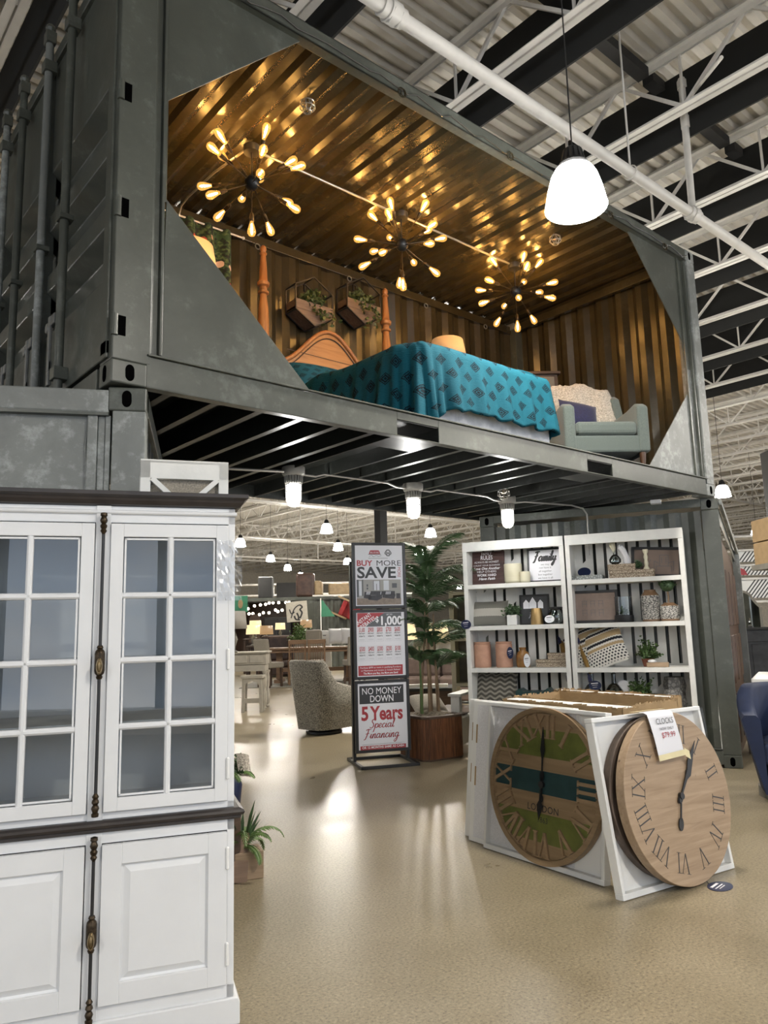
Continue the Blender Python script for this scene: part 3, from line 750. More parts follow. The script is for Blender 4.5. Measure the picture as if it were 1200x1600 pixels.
# three jelly-jar lights and their conduit beneath the container
def jelly(label, loc):
    t = thing('jelly_jar_light', label, 'light', loc, .3, 'caged lights under the container')
    mb = MB(); mb.lathe([(.001, 0), (.085, 0), (.088, -.005), (.088, -.05), (.08, -.062), (.074, -.07), (.001, -.07)], 24)
    obj('mounting_box', mb, M['fixture'], t, 40)
    mb = MB()
    for i in range(20):
        a = 2*PI*i/20; mb.bar((.062*math.cos(a), .062*math.sin(a), -.07), (.058*math.cos(a), .058*math.sin(a), -.125), .022, .006, (-math.sin(a), math.cos(a), 0))
    mb.cyl((0, 0, -.07), (0, 0, -.128), .048, n=16)
    obj('heat_sink', mb, M['fixture'], t)
    obj('glass_jar', MB().lathe([(.045, -.125), (.05, -.135), (.05, -.24), (.045, -.27), (.03, -.285), (.001, -.288)], 20), M['jellyglow'], t, 60)
    mb = MB()
    for i in range(6):
        a = 2*PI*i/6; c, s = math.cos(a), math.sin(a); mb.tube([(.06*c, .06*s, -.125), (.058*c, .058*s, -.25), (.045*c, .045*s, -.288), (.02*c, .02*s, -.30)], .003, 5)
    for r, z in ((.061, -.135), (.06, -.19), (.058, -.245), (.03, -.298)): mb.tube([(r*math.cos(2*PI*i/18), r*math.sin(2*PI*i/18), z) for i in range(18)], .003, 5, closed=True)
    obj('wire_guard', mb, M['galv'], t, 60)
    l = bpy.data.lights.new('jelly_light', 'POINT'); l.energy = 14; l.color = (1, .98, .94); l.shadow_soft_size = .06
    lo = bpy.data.objects.new('jelly_light', l); COL.objects.link(lo); lo.parent = t; lo.location = (0, 0, -.36)
jelly('caged white jar light under the raised container, nearest the white hutch', (1.865, 1.245, 2.626))
jelly('caged white jar light under the raised container, middle of the three', (3.10, 1.245, 2.626))
jelly('caged white jar light under the raised container, in front of the left shelf unit', (4.34, 1.245, 2.626))
t = thing('conduit', 'metal conduit looped between the caged lights and down the shelf container end', 'conduit', (0, 1.245, 2.585))
obj('conduit_run', MB().tube([(1.2, .30, .02), (1.78, 0, 0)], .011, 8), M['galv'], t, 60)
for a, b in ((1.95, 3.01), (3.19, 4.25)): obj('conduit_run', MB().tube([(a, 0, -.005), (a+.12, 0, -.005), (a+.2, 0, .02), (b-.2, 0, .02), (b-.1, 0, -.005), (b, 0, -.005)], .010, 8), M['galv'], t, 60)
obj('conduit_run', MB().tube([(4.43, 0, -.005), (4.6, -.02, .015), (5.2, -.13, .015), (5.36, -.16, -.01), (5.41, -.17, -.07), (5.41, -.17, -.5)], .010, 8), M['galv'], t, 60)

# big dome pendants
def pendant(label, loc, s=1.0, power=160, cordh=3.0, group='dome pendants', glow='lampglow'):
    t = thing('pendant_lamp', label, 'pendant lamp', loc, 0, group)
    prof = [(.20, -.17), (.205, -.165), (.195, -.12), (.18, -.04), (.155, .05), (.125, .105), (.09, .13)]
    obj('dome', MB().lathe([(r*s, z*s) for r, z in prof], 28, cap=False), M[glow], t, 60, open_=True)
    mb = MB(); mb.lathe([(.10*s, .125*s), (.105*s, .14*s), (.085*s, .165*s), (.06*s, .18*s), (.06*s, .25*s), (.035*s, .275*s), (.001, .28*s)], 20)
    for i in range(14):
        a = 2*PI*i/14; mb.bar((.085*s*math.cos(a), .085*s*math.sin(a), .15*s), (.062*s*math.cos(a), .062*s*math.sin(a), .25*s), .006*s, .02*s, (-math.sin(a), math.cos(a), 0))
    obj('housing', mb, M['blackmat'], t, 40)
    obj('cord', MB().tube([(0, 0, .27*s), (0, 0, cordh)], .006 if s < 1.2 else .008, 6), M['blackmat'], t, 60)
    area_light('pendant_light', (0, 0, -.16*s), (0, 0, 0), .34*s, .34*s, power, (1, .93, .82), 'DISK', t)
    return t
pendant('large glowing dome pendant hanging close in front of the raised container', (3.10, -.58, 4.53), 1.08, 120, 3.44, glow='lampglow_near')
t = thing('hanger_wire', 'black cord looping from the roof joist to the nearest pendant', 'cord', (3.10, -.58, 7.15))
obj('cord', MB().tube([(0, 0, .05), (.1, -.1, -.05), (.4, -.25, -.08), (.8, -.4, 0), (1.3, -.55, .05)], .008, 6), M['blackmat'], t, 60)
for i, (x, y, l) in enumerate(((12.8, 21.3, 'far dome pendant beside the plastic sleeve of the white hutch'), (13.3, 16.5, 'far dome pendant highest in the gap above the dining table'), (17.1, 26.1, 'small far dome pendant over the dark box on the far container'),
        (20.7, 30.2, 'smaller far dome pendant midway between the recliner and the hutch'), (17.0, 20.8, 'far dome pendant just beside the top of the sign stand'), (21.4, 25.9, 'far dome pendant half hidden low beside the sign stand'),
        (24.5, 34.6, 'smallest far dome pendant above the stored recliner'), (17.2, 15.6, 'far dome pendant above the top fronds of the palm'), (21.5, 20.8, 'far dome pendant seen through the upper palm fronds'),
        (18.1, 5.5, 'dome pendant touching the corner of the raised container'), (28.4, 9.1, 'far dome pendant beyond the corner of the shelf container'))):
    pendant(l, (x, y, 4.72), 1.0, 170, 3.34)
for i, (x, y) in enumerate(((-6.5, -5.2), (1.0, -5.6), (8.5, -5.4), (-9.0, 4.0), (12.0, .8), (10.5, -2.5), (6.5, 3.9), (9.0, 4.2), (-5.0, 13.0), (4.0, 10.5), (26.0, 2.0), (27.7, 30.3), (36.0, 40.0), (17.4, 39.0), (13.0, 42.8), (35.0, 24.0), (43.9, 23.0), (30.0, 48.0), (2.0, 24.0), (24.0, 53.0), (46.0, 42.0), (54.0, 28.0))):  # pendants added for more light on ceiling and far hall, mostly unseen
    pendant('dome pendant added over the shop floor to brighten the hall and its ceiling', (x, y, 4.72), 1.0, 170, 3.34)
# ------------------------------------------------------------------ white hutch at the left
HZ = R_(-21.77)
h = thing('hutch', 'tall white two-piece hutch with glass doors, dark cornice and black door bolts', 'hutch', (.232, -.834, 0), HZ)
WH = M['white']; HW = 1.03; DP = .46
mb = MB()
for z, x in ((.0, 0), ): mb.prism([(-HW-.0, 0), (0, 0), (0, .075), (-.008, .09), (-HW+.008, .09), (-HW, .075)], 0, DP)
obj('plinth', mb, WH, h, bevel=.004)
XL, XR = -HW+.022, -.022
def carc(z0, z1, name):
    mb = MB(); mb.box(XL, .02, z0, XL+.02, DP-.01, z1); mb.box(XR-.02, .02, z0, XR, DP-.01, z1); mb.box(XL, DP-.02, z0, XR, DP-.01, z1)
    mb.box(XL, .02, z0, XR, DP-.01, z0+.02); mb.box(XL, .02, z1-.02, XR, DP-.01, z1)
    return obj(name, mb, WH, h)
carc(.09, .708, 'lower_carcass')
up_in = MB(); up_in.box(XL+.02, .02, .77, XL+.025, DP-.02, 1.86); up_in.box(XR-.025, .02, .77, XR-.02, DP-.02, 1.86); up_in.box(XL, DP-.03, .75, XR, DP-.02, 1.87)
obj('upper_lining', up_in, M['grayback'], h)
carc(.748, 1.88, 'upper_carcass')
for z in (1.065, 1.295): obj('shelf', MB().box(XL+.02, .04, z, XR-.02, DP-.03, z+.018), M['grayback'], h)
# face frames
mb = MB()
for x0, x1 in ((XL, XL+.026), (XR-.026, XR)): mb.box(x0, .012, .09, x1, .04, .708); mb.box(x0, .016, .748, x1, .04, 1.885)
mb.box(XL, .012, .09, XR, .035, .135); mb.box(XL, .012, .668, XR, .035, .708); mb.box(XL, .016, .748, XR, .04, .772); mb.box(XL, .016, 1.822, XR, .04, 1.885)
for z0, z1 in ((.09, .708), (.748, 1.885)): mb.box(-HW/2-.025, .008, z0, -HW/2+.028, .035, z1)
obj('face_frame', mb, WH, h, bevel=.0015, seg=1)
obj('bead_moulding', MB().tube([(XL-.004, .012, 1.862), (XR+.006, .012, 1.862)], .009, 8), WH, h, 60)
# cornice and waist moulding
mb = MB(); prof = [(.02, 1.885), (.0, 1.89), (-.012, 1.905), (-.016, 1.915), (-.030, 1.922), (-.030, 1.938), (.02, 1.938)]
T = MB()
def mould(prof, zt):
    mb = MB(); n = len(prof); pts = []
    for x, s in ((-HW/2, 0),): pass
    vs = []
    for (sx) in (-1, 1):
        for dy, z in prof: vs.append(((XL + dy - .018) if sx < 0 else (XR - dy + .018), dy, z))
    for sx in (1, -1):
        for dy, z in prof: vs.append(((XR - dy + .018) if sx > 0 else (XL + dy - .018), DP, z))
    fs = []
    for a, b in ((0, 1), (1, 2), (3, 0)):
        for i in range(n-1): fs.append((a*n+i, b*n+i, b*n+i+1, a*n+i+1))
    fs.append((n-1, 2*n-1, 3*n-1, 4*n-1)); fs.append((0, 3*n, 2*n, n))
    mb.add(vs, fs); return mb
obj('cornice', mould(prof, 0), M['espresso'], h, bevel=.0015, seg=1)
obj('waist_moulding', mould([(.02, .708), (.0, .708), (-.006, .714), (-.006, .721), (-.014, .725), (-.018, .734), (-.014, .742), (0, .748), (.02, .748)], 0), M['espresso'], h)
obj('door_gap_shade', MB().box(XL+.027, .02, .09, XR-.027, .022, .70), M['hole_shade'], h)  # black sheet set behind the doors as the shade in their gaps
def glazed(x0, x1):
    """glazed door, two by four panes"""
    z0, z1 = .776, 1.816; fw = .046; xm = (x0+x1)/2
    d = MB(); y0, y1 = -.002, .022
    d.box(x0, y0, z0, x0+fw, y1, z1); d.box(x1-fw, y0, z0, x1, y1, z1); d.box(x0+fw, y0, z0, x1-fw, y1, z0+fw); d.box(x0+fw, y0, z1-fw-.004, x1-fw, y1, z1)
    door = obj('glass_door', d, WH, h, bevel=.0015, seg=1)
    m = MB(); zs = [z0+fw, 1.068, 1.306, 1.545, z1-fw-.004]
    m.prismz([(xm-.013, .018), (xm-.010, .004), (xm-.004, -.001), (xm+.004, -.001), (xm+.010, .004), (xm+.013, .018)], z0+fw, z1-fw)
    for z in zs[1:4]:
        m.add([(x0+fw, .018, z-.013), (x0+fw, .004, z-.010), (x0+fw, -.001, z-.004), (x0+fw, -.001, z+.004), (x0+fw, .004, z+.010), (x0+fw, .018, z+.013),
               (x1-fw, .018, z-.013), (x1-fw, .004, z-.010), (x1-fw, -.001, z-.004), (x1-fw, -.001, z+.004), (x1-fw, .004, z+.010), (x1-fw, .018, z+.013)],
              [(i, i+1, i+7, i+6) for i in range(5)] + [(0, 6, 11, 5)])
    for xa, xb in ((x0+fw, xm), (xm, x1-fw)):
        for za, zb in zip(zs[:-1], zs[1:]):
            a, b, c2, d2 = xa+.004, xb-.004, za+.004, zb-.004
            for q in ((a, c2, a+.007, d2), (b-.007, c2, b, d2), (a, c2, b, c2+.007), (a, d2-.007, b, d2)): m.box(q[0], .006, q[1], q[2], .012, q[3])
    obj('muntin', m, WH, door)
    for xa, xb in ((x0+fw, xm), (xm, x1-fw)):
        for za, zb in zip(zs[:-1], zs[1:]):
            obj('pane', MB().add([(xa+.005, .0135, za+.005), (xb-.005, .0135, za+.005), (xb-.005, .0135, zb-.005), (xa+.005, .0135, zb-.005)], [(0, 1, 2, 3)]), M['glass'], door, open_=True)
    return door
def panelled(x0, x1):
    z0, z1 = .139, .664; fw = .068
    d = MB(); y0, y1 = -.004, .02
    d.box(x0, y0, z0, x0+fw, y1, z1); d.box(x1-fw, y0, z0, x1, y1, z1); d.box(x0+fw, y0, z0, x1-fw, y1, z0+fw); d.box(x0+fw, y0, z1-fw, x1-fw, y1, z1)
    door = obj('panel_door', d, WH, h, bevel=.0015, seg=1)
    a, b, c2, e = x0+fw, x1-fw, z0+fw, z1-fw; p = MB(); k = .030
    vs = [(a, .008, c2), (b, .008, c2), (b, .008, e), (a, .008, e), (a+.008, .011, c2+.008), (b-.008, .011, c2+.008), (b-.008, .011, e-.008), (a+.008, .011, e-.008), (a+k, .000, c2+k), (b-k, .0, c2+k), (b-k, .0, e-k), (a+k, .0, e-k)]
    p.add(vs, [(0, 1, 5, 4), (1, 2, 6, 5), (2, 3, 7, 6), (3, 0, 4, 7), (4, 5, 9, 8), (5, 6, 10, 9), (6, 7, 11, 10), (7, 4, 8, 11), (8, 9, 10, 11)])
    obj('raised_panel', p, WH, door)
    return door
doors = [glazed(-.486, -.050), glazed(XL+.028, -HW/2-.028), panelled(-.486, -.050), panelled(XL+.028, -HW/2-.028)]
for d, x, zz in ((doors[0], -.049, (1.296, .893)), (doors[2], -.049, (.573, .243)), (doors[1], XL+.027, (1.296, .893)), (doors[3], XL+.027, (.573, .243))):
    for z in zz:
        mb = MB(); mb.cyl((x, -.006, z-.032), (x, -.006, z+.032), .0062, n=10)
        for q in (-.034, .034): mb.ball((x, -.006, z+q), .007, 8)
        obj('hinge', mb, M['white_frame'], d, 60)
# cremone bolts: rod, turned end pieces, knob plate
def bolt(z0, z1, zk):
    x, y = -.512, -.014
    b = obj('door_bolt', MB().cyl((x, y, z0), (x, y, z1), .0062, n=10), M['black'], h, 60)
    for za, s in ((z0, 1), (z1, -1)):
        pr = [(.004, 0), (.012, .002), (.013, .012), (.009, .016), (.011, .022), (.014, .030), (.011, .038), (.008, .042), (.013, .05), (.011, .058), (.008, .062), (.012, .07), (.007, .078), (.005, .082)]
        mb = MB(Matrix.Translation((x, y-.002, za)) @ (Matrix() if s > 0 else Euler((PI, 0, 0)).to_matrix().to_4x4())); mb.lathe(pr, 12)
        obj('turned_end', mb, M['bronze'], b, 40)
    mb = MB(); mb.lathe([(.001, -.064), (.009, -.06), (.012, -.052), (.009, -.048), (.016, -.040), (.018, -.03), (.018, .03), (.016, .040), (.009, .048), (.012, .052), (.009, .06), (.001, .064)], 12, (x, y+.002, zk))
    obj('knob_plate', mb, M['bronze'], b, 40)
    mb = MB(); mb.ball((x, y-.026, zk-.014), (.012, .012, .03), 14); mb.tube([(x+.009*math.cos(2*PI*i/18), y-.037, zk-.014+.022*math.sin(2*PI*i/18)) for i in range(18)], .0022, 5, closed=True)
    obj('oval_knob', mb, M['brass'], b, 60)
bolt(.765, 1.855, 1.303); bolt(.095, .70, .38)
# plastic sleeve taped to the stile
t = thing('plastic_sleeve', 'crumpled clear plastic sleeve hanging on the right stile of the white hutch', 'plastic sleeve', (.232, -.834, 0), HZ)
r9 = random.Random(4)
jig = [[(r9.uniform(-.004, .004), r9.uniform(-.008, .003)) for _ in range(11)] for _ in range(15)]
def sl(u, v):
    i, j = int(round(u*10)), int(round(v*14)); dx, dy = jig[j][i]
    return (-.094 + .094*u + dx, -.016 + dy, 1.755 - .235*v)
mb = MB(); mb.grid(10, 14, sl)
M['sleeve'] = clear('crumpled_plastic', (.90, .92, .95), .30, 1.4, .10)
obj('sleeve', mb, M['sleeve'], t, open_=True)
# white X-fronted crate standing on the hutch
t = thing('crate_side_table', 'white wooden cube with X-braced beige front standing on top of the white hutch', 'side table', (.232, -.834, 1.939), HZ)
mb = MB(); x0, x1, d0, d1, H = -.385, -.035, .13, .44, .36; zb = -.0
z0 = 0; H = .158
for q in ((x0, z0, x0+.04, H), (x1-.04, z0, x1, H)): mb.box(q[0], d0, q[1], q[2], d0+.03, q[3])
mb.box(x0, d0, H-.075, x1, d0+.03, H)
mb.box(x0, d1-.03, z0, x1, d1, H); mb.box(x0, d0, H-.012, x1, d1, H+.004)
obj('frame', mb, M['white_wood'], t, bevel=.002)
mb = MB(); mb.bar((x0+.045, d0+.012, H-.075), (x0+.135, d0+.012, z0-.0), .02, .035, (0, 1, 0)); mb.bar((x1-.045, d0+.012, H-.075), (x1-.135, d0+.012, z0), .02, .035, (0, 1, 0))
obj('cross_brace', mb, M['white_wood'], t)
obj('back_panel', MB().box(x0+.03, d0+.024, z0, x1-.03, d0+.030, H-.07), M['greyfab'], t)
# ------------------------------------------------------------------ boxed clocks on the floor
ROMAN = ['XII', 'I', 'II', 'III', 'IV', 'V', 'VI', 'VII', 'VIII', 'IX', 'X', 'XI']
def roman_bars(mb, txt, cx, cz, ang, h, w, y0, y1, thick=1.0, ser=True):
    """serifed numeral built of bars, centred at cx,cz and turned to face the dial centre; x right, z up, front -y"""
    adv = {'I': w*.62, 'V': w*1.35, 'X': w*1.45}; tot = sum(adv[c] for c in txt); x = -tot/2
    T0 = mb.T; mb.T = T0 @ Matrix.Translation((cx, 0, cz)) @ Euler((0, ang, 0)).to_matrix().to_4x4()
    th, tn = w*.20*thick, w*.10*thick
    def st(xa, za, xb, zb, t):
        d = Vector((xb-xa, 0, zb-za)); n = Vector((d.z, 0, -d.x)).normalized()*t/2
        p = [(xa-n.x, za-n.z), (xa+n.x, za+n.z), (xb+n.x, zb+n.z), (xb-n.x, zb-n.z)]; mb.prism(p, y0, y1)
    def sf(xc, z, l):
        if ser: mb.prism([(xc-l/2, z-h*.02*thick), (xc+l/2, z-h*.02*thick), (xc+l/2, z+h*.02*thick), (xc-l/2, z+h*.02*thick)], y0, y1)
    for c in txt:
        a = adv[c]; m = x + a/2
        if c == 'I': st(m, -h/2, m, h/2, th); sf(m, h/2, a*.8); sf(m, -h/2, a*.8)
        elif c == 'V': st(x+a*.15, h/2, m, -h/2, th); st(m, -h/2, x+a*.85, h/2, tn); sf(x+a*.15, h/2, a*.4); sf(x+a*.85, h/2, a*.35)
        else: st(x+a*.12, h/2, x+a*.88, -h/2, th); st(x+a*.12, -h/2, x+a*.88, h/2, tn); sf(x+a*.12, h/2, a*.35); sf(x+a*.88, h/2, a*.35); sf(x+a*.12, -h/2, a*.35); sf(x+a*.88, -h/2, a*.35)
        x += a
    mb.T = T0
def disc(mb, r, y0, y1, cx=0, cz=0, n=72):
    mb.prism([(cx+r*math.cos(2*PI*i/n), cz+r*math.sin(2*PI*i/n)) for i in range(n)], y0, y1)
def hand(mb, ang, l, tail, w, y):
    T0 = mb.T; mb.T = T0 @ Euler((0, ang, 0)).to_matrix().to_4x4()
    mb.prism([(-w*.22, -tail*.7), (w*.22, -tail*.7), (w*.22, l*.45), (w*.75, l*.60), (0, l), (-w*.75, l*.60), (-w*.22, l*.45)], y-.002, y+.002)
    n = 14; mb.prism([(w*.55*math.cos(2*PI*i/n), -tail*.8+w*1.0*math.sin(2*PI*i/n)) for i in range(n)], y-.002, y+.002); mb.T = T0
def tray(t, w, hh, d=.055, b=.03):
    mb = MB(); mb.box(0, 0, 0, w, d, b); mb.box(0, 0, hh-b*.8, w, d, hh); mb.box(0, 0, b, b*.7, d, hh-b*.8); mb.box(w-b*.7, 0, b, w, d, hh-b*.8)
    obj('box_rim', mb, M['white_frame'], t, bevel=.003); obj('box_back', MB().box(b*.7, d-.012, b, w-b*.7, d, hh-b*.8), M['white_frame'], t)
TILT1, TILT2 = R_(-7), R_(-9)
# green and teal London clock in its tray
ck = thing('boxed_clock', 'boxed wall clock with green segments, teal band and the word LONDON, against the cartons', 'wall clock', (2.455, .006, .003), R_(-95.35), rx=TILT1)
tray(ck, .95, .90)
C1 = Matrix.Translation((.497, 0, .452)); RR = .445
mb = MB(C1); disc(mb, RR, .004, .036); obj('dial', mb, M['clocktan'], ck, 40, bevel=.004)
mb = MB(C1); N = 72
vs = []; fs = []
for i in range(N):
    a = 2*PI*i/N
    for r, y in ((RR, .004), (RR, -.016), (RR-.03, -.016), (RR-.036, .004)): vs.append((r*math.cos(a), y, r*math.sin(a)))
for i in range(N):
    for j in range(3): fs.append((i*4+j, i*4+j+1, ((i+1) % N)*4+j+1, ((i+1) % N)*4+j))
mb.add(vs, fs); obj('dial_rim', mb, M['clocktan'], ck, 40)
def seg(z0, z1, r):
    pts = []; n = 20
    for i in range(n+1):
        z = z0 + (z1-z0)*i/n; pts.append((math.sqrt(max(0, r*r-z*z)), z))
    for i in range(n+1):
        z = z1 - (z1-z0)*i/n; pts.append((-math.sqrt(max(0, r*r-z*z)), z))
    return pts
mb = MB(C1); mb.prism(seg(.155, .315, RR-.036), .0015, .004); mb.prism(seg(-.325, -.165, RR-.036), .0015, .004); obj('green_segment', mb, M['clockgreen'], ck)
mb = MB(C1); mb.prism(seg(-.055, .075, RR-.036), .0015, .004); obj('teal_band', mb, M['clockteal'], ck)
mb = MB(C1)
for i, s in enumerate(ROMAN):
    a = 2*PI*i/12; roman_bars(mb, s, .335*math.sin(a), .335*math.cos(a), a, .135, .07, -.010, .004, 1.35)
obj('numerals', mb, M['numeralwood'], ck)
mb = MB(C1); hand(mb, R_(0), .33, .1, .022, -.014); hand(mb, R_(184), .20, .06, .03, -.018); mb.prism([(.02*math.cos(i*PI/6), .02*math.sin(i*PI/6)) for i in range(12)], -.024, -.008); obj('hands', mb, M['black'], ck)
lettering([('LONDON', .497, .452-.155, .038, {'space': 1.05}), ('1863', .497, .452-.215, .03)], M['print_black'], ck, T=Matrix.Translation((0, .0012, 0)))
obj('shrink_film', MB().grid(8, 8, lambda u, v: (.02+.91*u, -.019-.003*math.sin(u*9+v*7), .03+.85*v)), M['film'], ck, open_=True)
# two more trays, seen edge on, behind it
for x, y, l in ((2.515, .19, 'white clock box peeking out directly behind the green and teal clock'), (2.578, .285, 'white clock box peeking out farthest left behind the green and teal clock')):
    t = thing('boxed_clock', l, 'wall clock', (x, y, .003), R_(-95.35), 'white clock boxes', rx=R_(-6.5))
    mb = MB(); mb.box(0, 0, 0, .93, .05, .895); obj('box_rim', mb, M['white_frame'], t, bevel=.004)
    obj('box_face', MB().box(.045, -.002, .03, .90, .0, .87), M['linen'], t)
    mb = MB()
    for z in (.35, .62): mb.box(.040, -.004, z, .052, -.002, z+.12)
    obj('torn_tape', mb, M['cardboard'], t)
# second boxed clock (dark) facing the shop front
c2 = thing('boxed_clock', 'white clock box with dark round clock inside, plastic film torn, behind the display clock', 'wall clock', (2.25, -1.132, .003), R_(-9.45), rx=TILT2)
tray(c2, .905, .895)
C2 = Matrix.Translation((.45, 0, .45))
mb = MB(C2); disc(mb, .425, -.012, .04); obj('dial', mb, M['clockdark'], c2, 40, bevel=.004)
rs = random.Random(11); jg = {}
def flm(u, v):
    k = (round(u*14), round(v*14))
    if k not in jg: jg[k] = rs.uniform(-.007, .004)
    return (.01+.885*u, -.020 + jg[k], .01+.875*v)
obj('shrink_film', MB().grid(14, 14, flm), M['film'], c2, open_=True)
# loose display clock
dc = thing('display_clock', 'large round natural wood clock with black roman numerals, propped on the floor in front', 'wall clock', (2.25, -1.132, .003), R_(-6.6), rx=TILT2)
C3 = Matrix.Translation((.480, -.10, .437)); RR = .447
mb = MB(C3); disc(mb, RR, 0, .055); obj('dial', mb, M['clockwood'], dc, 40, bevel=.003)
DT = R_(15)                                  # the dial stands turned a little clockwise
mb = MB(C3)
for i, s in enumerate(ROMAN):
    a = 2*PI*i/12 + DT; roman_bars(mb, s, .335*math.sin(a), .335*math.cos(a), a, .098, .055, -.0015, .001, .55)
obj('numerals', mb, M['print_black'], dc)
mb = MB(C3); hand(mb, R_(39), .345, .02, .026, -.012); hand(mb, R_(44), .245, .02, .03, -.008); mb.prism([(.018*math.cos(i*PI/6), .018*math.sin(i*PI/6)) for i in range(12)], -.018, .0)
mb.T = C3 @ Euler((0, R_(20), 0)).to_matrix().to_4x4()
n = 16; mb.prism([(.019*math.cos(2*PI*i/n), -.145+.034*math.sin(2*PI*i/n)) for i in range(n)], -.011, -.006); mb.prism([(-.004, -.13), (.004, -.13), (.004, 0), (-.004, 0)], -.011, -.006)
obj('hands', mb, M['black'], dc)
# price sheet taped over the top edge
ps = thing('price_sign', 'curled white paper price sign taped over the top of the display clock', 'sign', (2.25, -1.132, .003), R_(-9.45), rx=TILT2)
def sheet(u, v):
    s_ = v; L = .33; x = .305 + .21*u + .035*v
    if v < .22: a = v/.22; return (x, -.02 - .087*math.sin(a*PI/2), .900 - .02*(1-math.cos(a*PI/2)))
    a = (v-.22)/.78; return (x, -.107 - .006*math.sin(a*PI) , .880 - .235*a)
obj('paper', MB().grid(6, 14, sheet), M['paper'], ps, 180, open_=True)
for fn in (lambda u, v: (.335+.22*u, -.112 - .004*u, .665-.03*v+.012*u), lambda u, v: (.55+.03*u, -.114-.006*u, .685-.045*v-.02*u), lambda u, v: (.275+.27*u, -.015-.03*v, .905-.002*v)):
    obj('masking_tape', MB().grid(4, 4, fn), M['masking'], ps, open_=True)
lettering([('CLOCKS', .432, .825, .030, {'wide': .85}), ('NOW ONLY', .438, .792, .014)], M['print_black'], ps, T=Matrix.Translation((0, -.117, 0)))
lettering([('$79.99', .444, .752, .028)], M['print_red'], ps, T=Matrix.Translation((0, -.117, 0)))
# cartons the clocks lean on: open cardboard sleeves with white trays in them
def carton(loc, rz, w, d, hgt, label, trays):
    t = thing('carton', label, 'carton', loc, rz, 'cardboard cartons behind the clocks'); rr = random.Random(int(w*1000+d*77))
    mb = MB(); tk = .006
    for x0, y0, x1, y1 in ((0, 0, w, tk), (0, d-tk, w, d), (0, 0, tk, d), (w-tk, 0, w, d)): mb.box(x0, y0, 0, x1, y1, hgt)
    obj('sleeve', mb, M['cardboard'], t)
    mb = MB(); n = 26
    for (xa, ya), (xb, yb) in (((0, 0), (w, 0)), ((0, d), (w, d)), ((0, 0), (0, d)), ((w, 0), (w, d))):
        for i in range(n):
            u0, u1 = i/n, (i+1)/n; z = rr.uniform(.0, .014); o = rr.uniform(-.006, .006)
            p, q = Vector((xa, ya, 0)).lerp(Vector((xb, yb, 0)), u0), Vector((xa, ya, 0)).lerp(Vector((xb, yb, 0)), u1)
            mb.add([(p.x, p.y, hgt-.01), (q.x, q.y, hgt-.01), (q.x+o, q.y+o, hgt+z), (p.x+o, p.y+o, hgt+z*.7)], [(0, 1, 2, 3)])
    obj('torn_edge', mb, M['cardboard'], t, open_=True)
    for k in range(trays):
        y = .012 + k*.062; obj('clock_tray', MB().box(.012, y, .01, w-.012, y+.05, hgt+.004), M['white_frame'], t, bevel=.003)
    return t
carton((2.745, .03, 0), R_(-93), .95, .145, .895, 'open cardboard carton holding white clock trays right behind the green and teal clock', 2)
carton((2.90, .06, 0), R_(-93), .95, .48, .90, 'empty open cardboard carton in the middle of the clock stack', 0)
carton((3.40, .10, 0), R_(-93), .95, .14, .905, 'narrow torn cardboard carton at the rear of the clock stack', 1)
# oval tag hanging off the clock box
def oval(name, label, loc, rz, w=.055, hh=.07, mat=None, rx=0, text=True, grp=None):
    t = thing(name, label, 'tag', loc, rz, grp, rx=rx); n = 28
    mb = MB(); mb.prism([(w*math.cos(2*PI*i/n), hh*math.sin(2*PI*i/n)) for i in range(n)], -.001, .001); obj('card', mb, mat or M['navytag'], t)
    if text:
        k = MB(); 
        for i, (z, q) in enumerate(((.016, .62), (-.002, .5), (-.022, .38))): k.bar((-w*q, -.0018, z), (w*q*.8, -.0018, z+.006), .008 if i == 0 else .0025, .001, (0, 1, 0))
        obj('print', k, M['print_white'] if mat is None else M['print_grey'], t)
    return t
tg = thing('price_tag', 'oval navy price tag lying on the floor under the display clock', 'tag', (2.80, -1.36, .0018), .1)
n = 28; mb = MB(); mb.prismz([(.085*math.cos(2*PI*i/n), .06*math.sin(2*PI*i/n)) for i in range(n)], -.001, .001); obj('card', mb, M['navytag'], tg)
mb = MB()
for y, q, w_ in ((.02, .05, .014), (.0, .055, .006), (-.015, .04, .004)): mb.box(-q, y, .001, q*.7, y+w_, .0016)
obj('print', mb, M['print_white'], tg)
mb = MB(); mb.tube([(.0, .06, .0), (.01, .09, .03), (.02, .11, .08)], .0015, 5); obj('string', mb, M['black'], tg)
